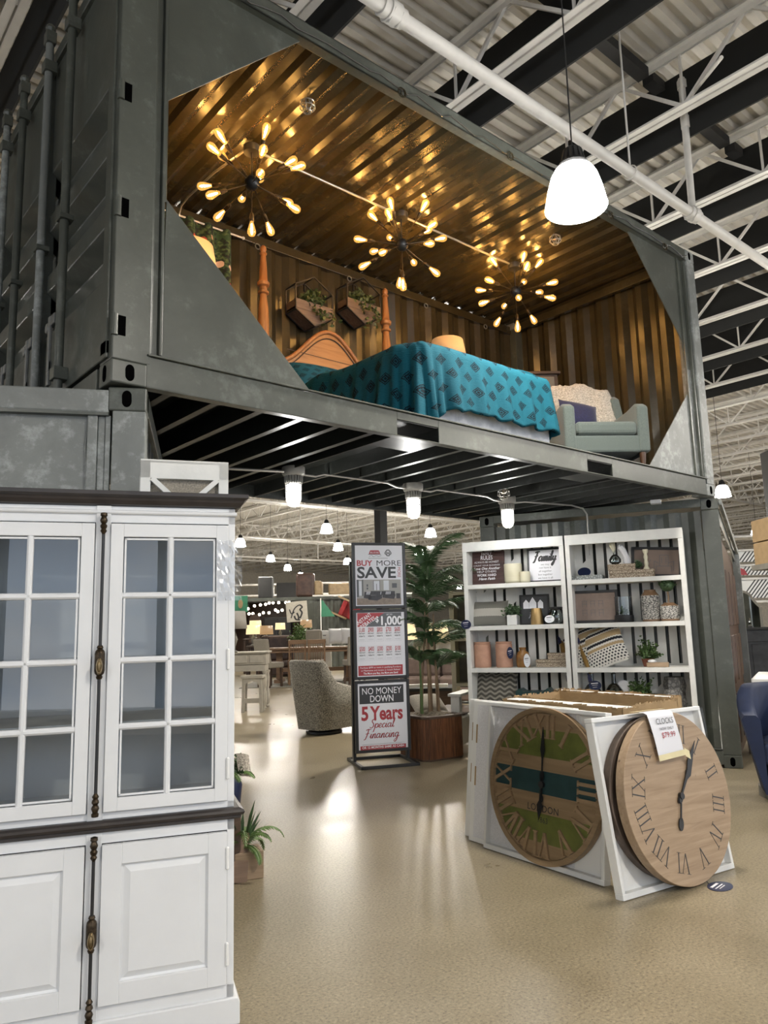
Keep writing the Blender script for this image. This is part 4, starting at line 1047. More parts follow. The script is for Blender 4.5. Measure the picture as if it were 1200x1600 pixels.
# ------------------------------------------------------------------ white shelf units against the container end
E0 = Vector((6.03, -.025, 0)); ED_ = Vector((-.4496, .8932, 0)); EN_ = Vector((-.8932, -.4496, 0)); RE = R_(-63.28)
def EP_(s, off, z): return E0 + ED_*s + EN_*off + Vector((0, 0, z))
SZ = [.09, .53, .96, 1.39, 1.82]; SH = 2.27
def shelf_unit(label, s_left, w):
    """origin at the unit's left front foot as seen from the front; x right, y back"""
    p = EP_(s_left, .40, 0)
    t = thing('shelf_unit', label, 'shelf', (p.x, p.y, 0), RE); d = .36; k = .045
    for x in (0, w-k):
        mb = MB(); mb.box(x, 0, 0, x+k, .03, SH-.0); mb.box(x, d-.03, 0, x+k, d, SH); mb.box(x+.004, .03, 0, x+k-.004, d-.03, SH-.02)
        obj('side_panel', mb, M['white_wood'], t, bevel=.002, seg=1)
    for z in SZ: obj('shelf', MB().box(k, .002, z-.045, w-k, d-.03, z), M['white_wood'], t, bevel=.002, seg=1)
    mb = MB(); mb.box(0, -.004, SH-.10, w, .03, SH); mb.box(0, 0, SH-.03, w, d, SH-.0); obj('top_rail', mb, M['white_wood'], t, bevel=.002, seg=1)
    # back slats of varied length with gaps, some cut on the slant
    rr = random.Random(int(w*100)); x = k
    i = 0
    while x < w-k:
        b = MB(); bw = min(.076, w-k-x)
        b.box(x, d-.028, .05, x+bw, d-.012, SH-.05)
        if i % 3 == 0:                               # short filler piece with slanted ends closes part of the gap
            za = rr.uniform(.2, 1.7); zb = za + rr.uniform(.25, .5); g0, g1 = x+bw, min(x+bw+.031, w-k)
            b.prism([(g0, za), (g1, za+.03), (g1, zb+.03), (g0, zb)], d-.026, d-.014)
            za = rr.uniform(.2, 1.9); zb = za+.2; b.prism([(g0, za), (g1, za+.03), (g1, zb+.03), (g0, zb)], d-.026, d-.014)
        obj('back_slat', b, M['white_wood'], t); x += bw + .031; i += 1
    mb = MB()
    for z in SZ: mb.box(.046, d-.01, z-.03, w-.046, d+.0, z+.02)
    obj('back_rail', mb, M['white_wood'], t)
    return t
shelf_unit('white plank shelf unit carrying the family signs, next to the palm', 2.53, 1.06)
shelf_unit('white plank shelf unit carrying the striped cushions, nearer the container corner', 1.455, 1.11)
def on(name, label, cat, s, z, off=.22, rz=0, group=None, rx=0):
    """a thing standing on a shelf: x right, y back, z up, front towards -y"""
    p = EP_(s, off, z); return thing(name, label, cat, (p.x, p.y, p.z + .001), RE + rz, group, rx=rx)
def pic(name, label, cat, s, z, w, hh, off, fr=.02, lean=6, rz=0, fmat='black', bmat='paper', tilt=0):
    t = on(name, label, cat, s, z, off, rz, None, R_(-lean))
    if tilt: t.rotation_euler.y = tilt
    mb = MB(); mb.box(-w/2, -.012, 0, -w/2+fr, .01, hh); mb.box(w/2-fr, -.012, 0, w/2, .01, hh); mb.box(-w/2+fr, -.012, 0, w/2-fr, .01, fr); mb.box(-w/2+fr, -.012, hh-fr, w/2-fr, .01, hh)
    obj('frame', mb, M[fmat], t, bevel=.002, seg=1); obj('picture', MB().box(-w/2+fr, -.003, fr, w/2-fr, .004, hh-fr), M[bmat], t); return t
M['plaque'] = wood('dark_red_plank', (.035, .014, .012), (.075, .028, .022), 0, 3, .55)
M['slate'] = plain('dark_slate', (.03, .032, .036), .6, 0, .3, 9)
M['kraft'] = plain('kraft_print', (.20, .145, .115), .45, 0, .06)
M['jacket'] = plain('map_print', (.26, .20, .17), .08, 0, .1, 12)
M['seafoam'] = M['teal_dark']
# --- left unit, top shelf
t = on('word_plaque', 'dark red plank sign of family rules in white lettering, top shelf of the family-sign shelves', 'sign', 2.33, SZ[4], .20, 0, rx=R_(-7))
mb = MB()
for i in range(6): mb.box(-.195, -.008, .004+.060*i, .195, .008, .062+.060*i)
obj('plank_board', mb, M['plaque'], t)
lettering([('FAMILY', 0, .325, .03, {'wide': .8}), ('RULES', 0, .275, .045, {'wide': .75, 'bold': .01}), ('ALWAYS BE HONEST', 0, .238, .022, {'width': .27}), ('COUNT YOUR BLESSINGS', 0, .205, .016, {'width': .29}), ('Love One Another', 0, .166, .028, {'width': .29, 'shear': .35, 'bold': .02}),
           ('HELP OTHERS', 0, .133, .022, {'width': .21}), ('WORK HARD', 0, .094, .025, {'width': .21, 'bold': .02}), ('Have Faith', 0, .055, .026, {'width': .18, 'shear': .35, 'bold': .02})], M['print_white'], t, T=Matrix.Translation((0, -.009, 0)))
def pot(name, label, cat, s, z, prof, mat, off=.22, n=28, group=None):
    t = on(name, label, cat, s, z, off, 0, group); obj('body', MB().lathe(prof, n), mat, t, 50); return t
def hollow(prof, wall=.006):
    top = prof[-1]; inner = [(max(.002, r-wall), z) for r, z in reversed(prof)]; inner[-1] = (inner[-1][0], inner[-1][1]+wall); return prof + inner + [(.002, inner[-1][1])]
for nm, s, R, H, l in (('flower_pot', 2.03, .095, .205, 'large ribbed cream ceramic pot between the plank sign and the framed quote'), ('flower_pot', 1.895, .055, .115, 'small ribbed cream ceramic pot beside the large cream pot')):
    t = on(nm, l, 'flower pot', s, SZ[4], .25 if R > .08 else .30)
    pr = [(R*.72, 0), (R*.9, R*.12), (R, R*.35), (R*.985, R*.40), (R*1.0, R*.44), (R*.985, R*.56), (R*1.0, R*.6), (R*.985, R*.66), (R*1.0, R*.70), (R*1.0, H-.008), (R*.985, H)]
    obj('body', MB().lathe(hollow(pr), 32, cap=False), M['cream'], t, 50)
p = pic('framed_quote', 'black framed white print reading Family in bold black script, top shelf of the family-sign shelves', 'framed print', 1.70, SZ[4], .37, .36, .22, .02, 7)
# script word drawn as brush strokes
def strokes(parent, paths, r, mat, y=-.006, name='lettering', T=None):
    mb = MB(T)
    for pth in paths:
        P = [Vector((x, y, z)) for x, z in pth]; Q = []
        for i in range(len(P)-1):
            a, b, c, d = P[max(i-1, 0)], P[i], P[i+1], P[min(i+2, len(P)-1)]
            for k in range(5):
                u = k/5; Q.append(.5*((2*b) + (c-a)*u + (2*a-5*b+4*c-d)*u*u + (3*b-a-3*c+d)*u**3))
        Q.append(P[-1])
        for i in range(len(Q)-1):
            d = (Q[i+1]-Q[i]);
            if d.length < 1e-5: continue
            d.normalize(); nn = Vector((d.z, 0, -d.x)); w = r*(1.0 + .55*max(0, -d.z))
            e = d*w*.4
            mb.add([Q[i]-nn*w-e, Q[i]+nn*w-e, Q[i+1]+nn*w+e, Q[i+1]-nn*w+e], [(0, 1, 2, 3)])
    return obj(name, mb, mat, parent, open_=True)
SCRIPT = {   # single-line cursive letters on a unit x-height
 'F': ([[(.95,1.9),(.5,1.95),(.1,1.75)], [(.55,1.9),(.45,.9),(.25,-.1),(.0,-.25)], [(.15,.95),(.75,1.1)]], 1.0),
 'a': ([[(.62,.75),(.4,.95),(.12,.7),(.1,.25),(.3,.02),(.55,.35),(.64,.9),(.6,.3),(.72,.02),(.9,.2)]], .88),
 'm': ([[(.0,.2),(.14,.9),(.12,.0),(.2,.6),(.4,.95),(.45,.5),(.42,.0),(.52,.6),(.72,.95),(.78,.5),(.78,.1),(.9,.02),(1.02,.2)]], 1.0),
 'i': ([[(.0,.2),(.18,.9),(.14,.25),(.26,.02),(.42,.2)], [(.24,1.3),(.26,1.34)]], .4),
 'l': ([[(.0,.2),(.28,1.2),(.32,1.9),(.2,1.85),(.14,1.0),(.16,.2),(.28,.02),(.44,.2)]], .42),
 'y': ([[(.0,.3),(.14,.9),(.14,.35),(.3,.1),(.55,.45),(.62,.9),(.52,-.3),(.3,-.95),(.12,-.75),(.35,-.25),(.85,.25)]], .82),
 'S': ([[(.8,1.6),(.6,1.95),(.25,1.75),(.3,1.3),(.6,.9),(.6,.3),(.25,.0),(.0,.25)]], .85),
 'p': ([[(.0,.3),(.16,.95),(.1,.0),(-.02,-.85)], [(.14,.5),(.35,.92),(.6,.8),(.6,.3),(.38,.05),(.16,.2)], [(.5,.1),(.75,.2)]], .74),
 'e': ([[(.0,.25),(.4,.5),(.5,.8),(.32,.95),(.12,.65),(.14,.2),(.36,.02),(.65,.25)]], .62),
 'c': ([[(.55,.75),(.4,.95),(.14,.7),(.12,.25),(.34,.02),(.65,.22)]], .62),
 'n': ([[(.0,.2),(.14,.9),(.12,.0),(.22,.6),(.44,.95),(.5,.5),(.5,.1),(.6,.02),(.74,.2)]], .72),
 'g': ([[(.6,.75),(.4,.95),(.12,.7),(.12,.25),(.34,.05),(.55,.4),(.62,.9),(.55,-.4),(.3,-.98),(.08,-.8),(.35,-.3),(.9,.3)]], .86)}
def script(parent, word, x, z, xh, mat, r, shear=.25, wide=1.0, **kw):
    out = []; cx = 0; W_ = sum(SCRIPT[c][1] for c in word)*xh*wide
    for c in word:
        pts, adv = SCRIPT[c]
        for q in pts: out.append([(x - W_/2 + (cx + px)*xh*wide + shear*pz*xh, z + pz*xh) for px, pz in q])
        cx += adv
    return strokes(parent, out, r, mat, **kw)
script(p, 'Family', -.005, .225, .052, M['print_black'], .0062)
lettering([('we may', .0, .178, .020), ('not have it', .0, .144, .020), ('all together', .0, .108, .020), ('but together', .0, .072, .020), ('we have it all', .0, .036, .020)], M['print_grey'], p, T=Matrix.Translation((0, -.004, 0)))
# --- left unit, second shelf
def cushion(mat, parent, w, hh, th=.09, name='cover', edge=None):
    def f(sgn):
        def g(u, v):
            a, b = u*2-1, v*2-1; k = (1-abs(a)**3.0)*(1-abs(b)**3.0); pinch = 1 - .06*(1-abs(b)**2)*abs(a)**4 - 0
            x = a*w/2*(1-.05*(1-b*b)*(abs(a))); z = hh/2 + b*hh/2*(1-.05*(1-a*a)*abs(b)); return (x, sgn*th/2*(max(k, 0)**.6), z)
        return g
    mb = MB(); mb.grid(16, 12, f(-1)); mb.grid(16, 12, f(1))
    return obj(name, mb, mat, parent, 180)
t = on('cushion', 'flat woven cushion in grey with one pale band, second shelf of the family-sign shelves', 'cushion', 2.32, SZ[3], .22, rx=R_(-16)); cushion(M['cushion_knit'], t, .40, .27, .10)
def sprig(mb, base, d, l, rr, leaf=.025, n=9):
    p = Vector(base); d = Vector(d).normalized(); st = l/n
    for i in range(n):
        d = (d + Vector((rr.uniform(-.25, .25), rr.uniform(-.25, .25), rr.uniform(-.15, .2)))).normalized(); p = p + d*st
        for k in range(2):
            a = Vector((rr.uniform(-1, 1), rr.uniform(-1, 1), rr.uniform(-.4, .8))).normalized(); b = a.cross(Vector((rr.uniform(-1, 1), rr.uniform(-1, 1), .3))).normalized(); L = leaf*rr.uniform(.7, 1.3)
            mb.add([p, p+a*L*.5+b*L*.35, p+a*L, p+a*L*.5-b*L*.35], [(0, 1, 2, 3)])
def bushy(parent, base, r, hh, mat, seed, n=26, leaf=.028, name='foliage'):
    rr = random.Random(seed); mb = MB()
    for i in range(n):
        a = rr.uniform(0, 2*PI); e = rr.uniform(.15, 1.0); d = (math.cos(a)*(1-e*.8), math.sin(a)*(1-e*.8), e); sprig(mb, base, d, math.hypot(r*(1-e*.6), hh*e)*rr.uniform(.7, 1.05), rr, leaf)
    return obj(name, mb, mat, parent, open_=True)
t = on('potted_plant', 'dark leafy plant in a white square pot, second shelf of the family-sign shelves', 'potted plant', 2.055, SZ[3], .26)
obj('pot', MB().prismz([(-.052, -.052), (.052, -.052), (.052, .052), (-.052, .052)], 0, .105), M['cream' if 0 else 'white_wood'], t, bevel=.004); bushy(t, (0, 0, .1), .12, .13, M['leafdark'], 3, 34)
p = pic('framed_print', 'dark slate framed picture of small white houses, second shelf of the family-sign shelves', 'framed print', 1.84, SZ[3], .31, .31, .20, .018, 5, 0, 'blackmat', 'slate')
mb = MB(); y0, y1 = -.0055, -.0035
for x, w, a, b in ((-.085, .06, .06+.11, .05), (-.015, .075, .06+.11, .085), (.065, .055, .06+.11, .045)):
    mb.prism([(x-w/2, .165), (x+w/2, .165), (x+w/2, .165+a*.35), (x, .165+a*.35+b*.7), (x-w/2, .165+a*.35)], y0, y1)
obj('house_drawing', mb, M['paper'], p)
script(p, 'Family', 0, .075, .026, M['paper'], .0022); lettering([('GATHER', 0, .04, .016)], M['paper'], p, T=Matrix.Translation((0, -.004, 0)))
pot('vase', 'brushed gold tapered vase in front of the slate house picture', 'vase', 1.80, SZ[3], hollow([(.062, 0), (.064, .01), (.058, .12), (.052, .165)]), M['gold'], .29)
t = on('glass_canister', 'squat clear glass jar with dark lid tipped on the second shelf of the family-sign shelves', 'jar', 1.61, SZ[3], .23)
obj('body', MB().lathe(hollow([(.07, 0), (.085, .02), (.088, .10), (.07, .14), (.06, .15)], .004), 24, cap=False), M['glassjar'], t, 50); obj('lid', MB().lathe([(.001, .148), (.066, .15), (.066, .172), (.001, .175)], 24), M['blackmat'], t, 40)
p = EP_(1.665, .325, SZ[3]+.052); oval('price_tag', 'white oval price tag propped against the glass jar on the family-sign shelves', p, RE, .05, .042, M['whitetag'], R_(-25))
p = EP_(2.52, .408, SZ[3]+.02); oval('price_tag', 'navy oval price tag hanging on the shelf post nearest the palm', p, RE, .055, .048)
# --- left unit, third shelf
for s, l in ((2.405, 'pale terracotta cylinder pot nearest the palm, third shelf'), (2.175, 'pale terracotta cylinder pot with a navy tag, third shelf')):
    pot('flower_pot', l, 'flower pot', s, SZ[2], hollow([(.082, 0), (.088, .01), (.086, .12), (.088, .235), (.080, .24), (.084, .248), (.086, .262)]), M['terra'], .23)
p = EP_(2.085, .335, SZ[2]+.15); oval('price_tag', 'navy oval price tag hung on the second terracotta pot', p, RE, .034, .06)
pot('bottle_vase', 'amber glazed bottle vase on the third shelf of the family-sign shelves', 'vase', 1.975, SZ[2], hollow([(.062, 0), (.07, .01), (.07, .11), (.055, .15), (.034, .165), (.032, .18), (.037, .19), (.037, .20)]), M['amber'], .24)
p = EP_(1.915, .335, SZ[2]+.072); t = oval('price_tag', 'white oval price tag leaning on the amber bottle vase', p, RE, .034, .068, M['whitetag'])
def lbox(label, s, z, w, hh, off=.2, d=.12):
    t = on('decorative_box', label, 'box', s, z, off, 0, None); obj('body', MB().box(-w/2, -d/2, 0, w/2, d/2, hh*.55), M['carved'], t, bevel=.003); obj('lid', MB().box(-w/2-.003, -d/2-.003, hh*.58, w/2+.003, d/2+.003, hh), M['carved'], t, bevel=.004); return t
lbox('wide carved whitewashed box under a smaller one, third shelf of the family-sign shelves', 1.69, SZ[2], .30, .075)
lbox('smaller carved whitewashed box lying on the wide one, third shelf of the family-sign shelves', 1.63, SZ[2]+.077, .18, .062)
# --- left unit, bottom visible shelf
t = on('cushion', 'chunky grey macrame cushion on the lowest visible shelf of the family-sign shelves', 'cushion', 2.29, SZ[1], .22, rx=R_(-14)); cushion(M['macrame'], t, .46, .38, .13)
t = on('tray', 'dark teal tray with raised ends on the lowest visible shelf of the family-sign shelves', 'tray', 1.88, SZ[1]+.0, .2)
obj('body', MB().prism([(-.18, 0), (.18, 0), (.18, .19), (.15, .225), (.10, .19), (-.10, .19), (-.14, .215), (-.18, .19)], -.1, .1), M['teal_dark'], t, bevel=.004)
# --- right unit, top shelf
t = on('tray', 'grey mosaic tray lying on the top shelf of the striped-cushion shelves', 'tray', 1.27, SZ[4], .24); obj('body', MB().box(-.155, -.1, 0, .155, .1, .045), M['mosaic'], t, bevel=.004)
p = EP_(1.305, .22, SZ[4]+.085); oval('price_tag', 'navy oval price tag standing behind the grey mosaic tray', p, RE, .065, .05, None, R_(-20), False)
lbox('long carved whitewashed box under the shorter one, top shelf of the striped-cushion shelves', .84, SZ[4], .42, .075, .27, .14)
lbox('shorter carved whitewashed box lying on the long one, top shelf of the striped-cushion shelves', .93, SZ[4]+.077, .26, .062, .27, .12)
t = on('glass_bottle', 'round clear glass bottle with a paper tuft, standing on the carved boxes', 'bottle', .99, SZ[4]+.140, .27)
obj('body', MB().lathe(hollow([(.025, 0), (.055, .02), (.058, .05), (.035, .085), (.016, .10), (.016, .15), (.02, .155)], .003), 24, cap=False), M['glassjar'], t, 50)
rr = random.Random(5); mb = MB(); mb.tube([(0, 0, .1), (-.005, 0, .15), (-.018, 0, .19), (-.012, .0, .24)], [.008, .02, .03, .022], 7); obj('paper_tuft', mb, M['cream'], t, 30)
t = on('glass_bottle', 'slender glass bottle wrapped in pale paper leaning on the carved boxes', 'bottle', .875, SZ[4]+.140, .28)
mb = MB(); mb.tube([(0, 0, 0), (.0, 0, .02), (-.01, 0, .08), (-.035, 0, .14), (-.055, 0, .17), (-.06, 0, .195)], [.03, .038, .026, .03, .032, .006], 8); obj('body', mb, M['linen'], t, 40)
t = on('candle_stick', 'pale turned candle stick beside the leaning chair picture', 'candle holder', .70, SZ[4]+.077, .27)
obj('body', MB().lathe([(.032, 0), (.03, .01), (.018, .03), (.024, .06), (.016, .09), (.022, .12), (.015, .15), (.026, .17), (.027, .195)], 16), M['cream'], t, 50)
t = on('moss_ball', 'dark green moss ball lying on the long carved box', 'decorative ball', .775, SZ[4]+.077, .29); bushy(t, (0, 0, .02), .055, .07, M['leafdark'], 9, 30, .018)
p = pic('framed_print', 'black framed brown print of a chair drawing, leaning askew on the top shelf', 'framed print', .62, SZ[4], .47, .30, .20, .028, 8, 0, 'black', 'kraft', R_(4))
def line_art(parent, segs, mat, r=.0022, y=-.0045):
    mb = MB()
    for a, b in segs: mb.bar((a[0], y, a[1]), (b[0], y, b[1]), r*2, .0008, (0, 1, 0))
    return obj('drawing', mb, mat, parent)
line_art(p, [((.03, .11), (.03, .22)), ((.03, .22), (.11, .22)), ((.11, .22), (.11, .11)), ((.0, .11), (.14, .11)), ((.0, .11), (.0, .05)), ((.14, .11), (.14, .05)), ((.02, .14), (-.02, .16)), ((-.02, .16), (-.02, .06)), ((.11, .14), (.16, .16)), ((.16, .16), (.16, .06)), ((.05, .14), (.05, .2)), ((.09, .14), (.09, .2)), ((-.14, .06), (-.05, .17)), ((-.16, .16), (-.06, .08))], M['print_grey'])
# --- right unit, second shelf
p = pic('framed_print', 'wide black framed print under glossy glass, second shelf of the striped-cushion shelves', 'framed print', 1.225, SZ[3], .455, .325, .22, .026, 5, 0, 'black', 'jacket')
line_art(p, [s_ for cx in (-.10, -.02, .06) for cz in (.10, .19) for s_ in (((cx-.02, cz-.03), (cx-.02, cz+.03)), ((cx+.02, cz-.03), (cx+.02, cz+.03)), ((cx-.025, cz+.03), (cx+.025, cz+.03)), ((cx-.025, cz), (cx+.025, cz)))], M['print_grey'], .0015)
t = on('hurricane_lantern', 'clear glass cylinder lantern on a black base with a small plant inside', 'lantern', .945, SZ[3], .25)
obj('base', MB().lathe([(.085, 0), (.09, .01), (.09, .065), (.085, .07)], 28), M['black'], t, 40); obj('chimney', MB().lathe([(.082, .068), (.082, .25)], 28, cap=False), M['glassjar'], t, 60, open_=True); bushy(t, (0, 0, .07), .05, .10, M['leaf'], 14, 14, .02)
def printed_jar(label, s, R, H, neck, off, z=SZ[3], lid='brownwood'):
    t = on('ceramic_jar', label, 'jar', s, z, off)
    obj('body', MB().lathe([(R*.95, .02), (R, .03), (R, H*.80), (R*.96, H*.82)], 28), M['script'], t, 50); obj('base', MB().lathe([(R*.9, 0), (R*.96, .004), (R*.96, .02), (R*.9, .021)], 28), M[lid], t, 40)
    obj('neck', MB().lathe([(R*.96, H*.82), (R*.7, H*.92), (R*neck, H*.96), (R*neck, H), (R*neck*.8, H)], 28), M[lid], t, 50); return t
t = printed_jar('tall white jar printed with dark script and a brown neck, second shelf', .69, .088, .305, .62, .25)
obj('paper_strip', MB().grid(2, 6, lambda u, v: (-.06-.035*v-.012*v*v, -.03+.02*u-.02*v, .25-.09*v*v+.01*u)), M['linen'], t, open_=True)
t = printed_jar('short white jar printed with dark script, under the topiary ball', .52, .088, .175, .55, .29)
t = on('topiary', 'round clipped topiary ball on a thin stem growing from the short printed jar', 'plant', .525, SZ[3]+.178, .29)
obj('stem', MB().tube([(.0, 0, -.0), (.005, 0, .05), (0, 0, .12)], .009, 7), M['cane'], t, 60); bushy(t, (0, 0, .15), .09, .085, M['leafdark'], 21, 70, .022); obj('core', MB().ball((0, 0, .16), (.066, .066, .058), 14), M['leafdark'], t, 60)
# --- right unit, third shelf
def striped(label, s, off, rz, ry):
    t = on('cushion', label, 'cushion', s, SZ[2]+.005, off, rz, 'striped cushions', R_(-20)); t.rotation_euler.y = ry
    cushion(M['cushion_stripe'], t, .43, .43, .13)
    mb = MB(); mb.tube([(-.216, -.01, .01), (-.216, -.015, .12), (-.214, -.015, .22), (-.216, -.015, .32), (-.216, -.01, .42)], [.012, .026, .034, .026, .012], 8); obj('mustard_edge', mb, M['mustard'], t, 60)
    for x, z in ((-.215, .425), (-.215, .005)):
        k = MB(); k.lathe([(.003, 0), (.009, -.008), (.010, -.016), (.008, -.02), (.018, -.045), (.022, -.095), (.001, -.096)], 10, (x-.006, -.045, z)); obj('tassel', k, M['navycush'], t, 50)
striped('striped woven cushion with tassels, the front one of the pair on the third shelf', 1.10, .34, R_(-10), R_(-21))
striped('striped woven cushion with tassels, the one tucked behind on the third shelf', 1.325, .25, R_(-16), R_(-21))
t = on('potted_plant', 'leafy green plant in a small brown pot, third shelf of the striped-cushion shelves', 'potted plant', .755, SZ[2], .22); obj('pot', MB().lathe(hollow([(.045, 0), (.06, .06), (.065, .075)]), 22, cap=False), M['rust'], t, 50); bushy(t, (0, 0, .07), .14, .22, M['leaf'], 31, 42, .03)
t = on('wooden_dish', 'shallow carved wooden dish holding a white stone, third shelf of the striped-cushion shelves', 'dish', .665, SZ[2], .30); obj('body', MB().box(-.1, -.05, 0, .1, .05, .042), M['clockwood'], t, bevel=.006); obj('stone', MB().ball((-.05, -.0, .052), (.042, .03, .02), 10), M['white'], t, 60)
# --- right unit, lowest visible shelf
for s, l in ((1.30, 'smoky glass bottle vase with a navy tag, lowest visible shelf of the striped-cushion shelves'), (1.09, 'smoky glass bottle vase under the hanging tassel, lowest visible shelf of the striped-cushion shelves')):
    pot('bottle_vase', l, 'vase', s, SZ[1], hollow([(.06, 0), (.095, .03), (.10, .14), (.085, .20), (.045, .255), (.022, .27), (.02, .36), (.026, .365)], .004), M['glassjar'], .24)
p = EP_(1.255, .36, SZ[1]+.26); oval('price_tag', 'navy oval price tag on the smoky bottle vase', p, RE, .06, .045)
p = EP_(1.0, .22, SZ[1]+.24); oval('price_tag', 'pale round price tag behind the second smoky bottle vase', p, RE, .06, .06, M['whitetag'], text=False)
t = on('potted_plant', 'spreading green plant on the lowest visible shelf of the striped-cushion shelves', 'potted plant', .86, SZ[1], .24); obj('pot', MB().lathe(hollow([(.05, 0), (.07, .09), (.075, .11)]), 22, cap=False), M['rust'], t, 50); bushy(t, (0, 0, .10), .15, .26, M['leaf'], 41, 52, .03)
for s, w, hh, off, l in ((.535, .17, .33, .2, 'tall faceted grey box vase, lowest visible shelf of the striped-cushion shelves'), (.55, .14, .22, .31, 'short faceted grey box vase in front of the tall one')):
    t = on('faceted_vase', l, 'vase', s, SZ[1], off); mb = MB(); n = 6
    mb.lathe([(w*.45, 0), (w*.62, hh*.25), (w*.5, hh*.5), (w*.62, hh*.75), (w*.52, hh)], 6); obj('body', mb, M['geo'], t)
t = on('dish', 'low dark dish on the lowest visible shelf of the striped-cushion shelves', 'dish', .70, SZ[1]+.0, .24); obj('body', MB().lathe(hollow([(.05, 0), (.09, .14), (.095, .17)]), 22, cap=False), M['stonegrey'], t, 50)
# ------------------------------------------------------------------ sign stand with three posters
sg = thing('sign_stand', 'tall black sign stand holding three sale posters, in front of the palm', 'sign stand', (3.688, 2.892, 0), R_(-24.15), rx=R_(0))
mb = MB()
for x in (0, .585): mb.box(x, .06, 0, x+.03, .12, 2.12); mb.box(x, -.26, 0, x+.035, .36, .03)
mb.box(.0, -.26, 0, .62, -.23, .03); mb.box(0, .33, 0, .62, .36, .03); mb.box(0, .06, .115, .62, .10, .14)
obj('stand_frame', mb, M['black'], sg, bevel=.003)
posters = []
for z0, z1, nm in ((1.605, 2.315, 'top poster with sofa picture'), (.865, 1.595, 'middle poster listing rebates'), (.120, .855, 'bottom poster about financing')):
    mb = MB(); w = .60
    for q in ((0, z0, .032, z1), (w-.032, z0, w, z1), (.032, z0, w-.032, z0+.03), (.032, z1-.03, w-.032, z1)): mb.box(q[0], -.012, q[1], q[2], .03, q[3])
    fr = obj('poster_frame', mb, M['black'], sg, bevel=.003); fr.location = (.01, 0, 0)
    po = obj('poster', MB().box(.03, -.002, z0+.028, w-.03, .012, z1-.028), M['paper'], fr); po['label'] = nm
    posters.append(po)
K, G_, RD, WHT = M['print_black'], M['print_grey'], M['print_red'], M['print_white']
TP = Matrix.Translation((0, -.0022, 0))
P1, P2, P3 = posters
def flat(parent, quads, mat, name='print', y=-.003):
    mb = MB()
    for x0, z0, x1, z1 in quads: mb.add([(x0, y, z0), (x1, y, z0), (x1, y, z1), (x0, y, z1)], [(0, 1, 2, 3)])
    return obj(name, mb, mat, parent, open_=True)
lettering([('BUY', .135, 2.065, .058, {'width': .175, 'bold': .025})], RD, P1, T=TP)
lettering([('MORE', .408, 2.065, .058, {'width': .275}), ('SAVE', .27, 1.935, .115, {'width': .435, 'bold': .025})], K, P1, T=TP)
lettering([('MORE', .508, 1.995, .034, {'rot': -90, 'width': .11})], RD, P1, T=TP)
for m_ in ():
    pass
# store crest and block-letter emblem at the head of the poster
mb = MB(TP); mb.prism([(.19, 2.19), (.315, 2.19), (.31, 2.215), (.30, 2.232), (.205, 2.232), (.195, 2.215)], -.0012, -.0004); obj('crest', mb, RD, P1)
lettering([('BIG STORE', .252, 2.198, .020, {'width': .095})], WHT, P1, T=Matrix.Translation((0, -.0036, 0)))
flat(P1, [(.180, 2.186, .325, 2.192)], K, 'crest_base', -.0036); strokes(P1, [[(.19, 2.165), (.22, 2.176), (.24, 2.163), (.27, 2.174), (.30, 2.166), (.33, 2.176)]], .0018, G_, -.003, 'crest_script')
mb = MB(TP)
def octo(cx, cz, a, b, w):
    out = []; inn = []
    for i in range(8):
        t = PI/8 + i*PI/4; out.append((cx+a*math.cos(t), cz+b*math.sin(t))); inn.append((cx+(a-w)*math.cos(t), cz+(b-w)*math.sin(t)))
    return [[out[i], out[(i+1) % 8], inn[(i+1) % 8], inn[i]] for i in range(8)]
for q in octo(.405, 2.205, .034, .04, .013): mb.prism(q, -.0012, -.0004)
obj('block_emblem', mb, G_, P1); flat(P1, [(.365, 2.190, .445, 2.213)], G_, 'emblem_band', -.0037); lettering([('OHIO STATE', .405, 2.195, .014, {'width': .07})], WHT, P1, T=Matrix.Translation((0, -.004, 0)))
flat(P1, [(.18, 2.145, .40, 2.149)], G_, 'small_print')
# printed room photo
W1, W2, W3, W4 = plain('photo_wall', (.36, .35, .33), .5, 0, .03), plain('photo_floor', (.27, .215, .175), .5, 0, .2, 30), plain('photo_sofa', (.055, .055, .062), .5, 0, .3, 50), plain('photo_window', (.66, .68, .72), .5, 0, .04)
flat(P1, [(.045, 1.645, .54, 1.915)], W1, 'photo_wall', -.0026)
flat(P1, [(.045, 1.645, .54, 1.715)], W2, 'photo_floor', -.003)
flat(P1, [(.235, 1.80, .30, 1.90), (.345, 1.80, .405, 1.905), (.07, 1.745, .10, 1.90)], W4, 'photo_window', -.003)
flat(P1, [(.045, 1.73, .068, 1.915), (.105, 1.74, .118, 1.915), (.229, 1.80, .235, 1.905), (.264, 1.80, .270, 1.87), (.300, 1.80, .306, 1.905), (.155, 1.84, .172, 1.865), (.155, 1.81, .172, 1.83), (.44, 1.825, .495, 1.875)], G_, 'photo_trim', -.0033)
mb = MB(TP)
for q in ([(.12, 1.72), (.20, 1.705), (.20, 1.775), (.13, 1.785)], [(.20, 1.75), (.47, 1.745), (.47, 1.79), (.20, 1.792)], [(.17, 1.70), (.27, 1.69), (.325, 1.715), (.325, 1.75), (.17, 1.745)], [(.33, 1.72), (.46, 1.705), (.475, 1.74), (.475, 1.76), (.33, 1.755)], [(.485, 1.71), (.53, 1.71), (.53, 1.765), (.485, 1.765)]): mb.prism(q, -.0016, -.001)
obj('photo_sofa', mb, W3, P1)
mb = MB(TP)
for x in (.15, .165, .18, .305, .365, .38, .395, .41): mb.prism([(x, 1.755), (x+.008, 1.755), (x+.014, 1.785), (x+.006, 1.785)], -.0022, -.0017)
obj('photo_cushions', mb, W4, P1)
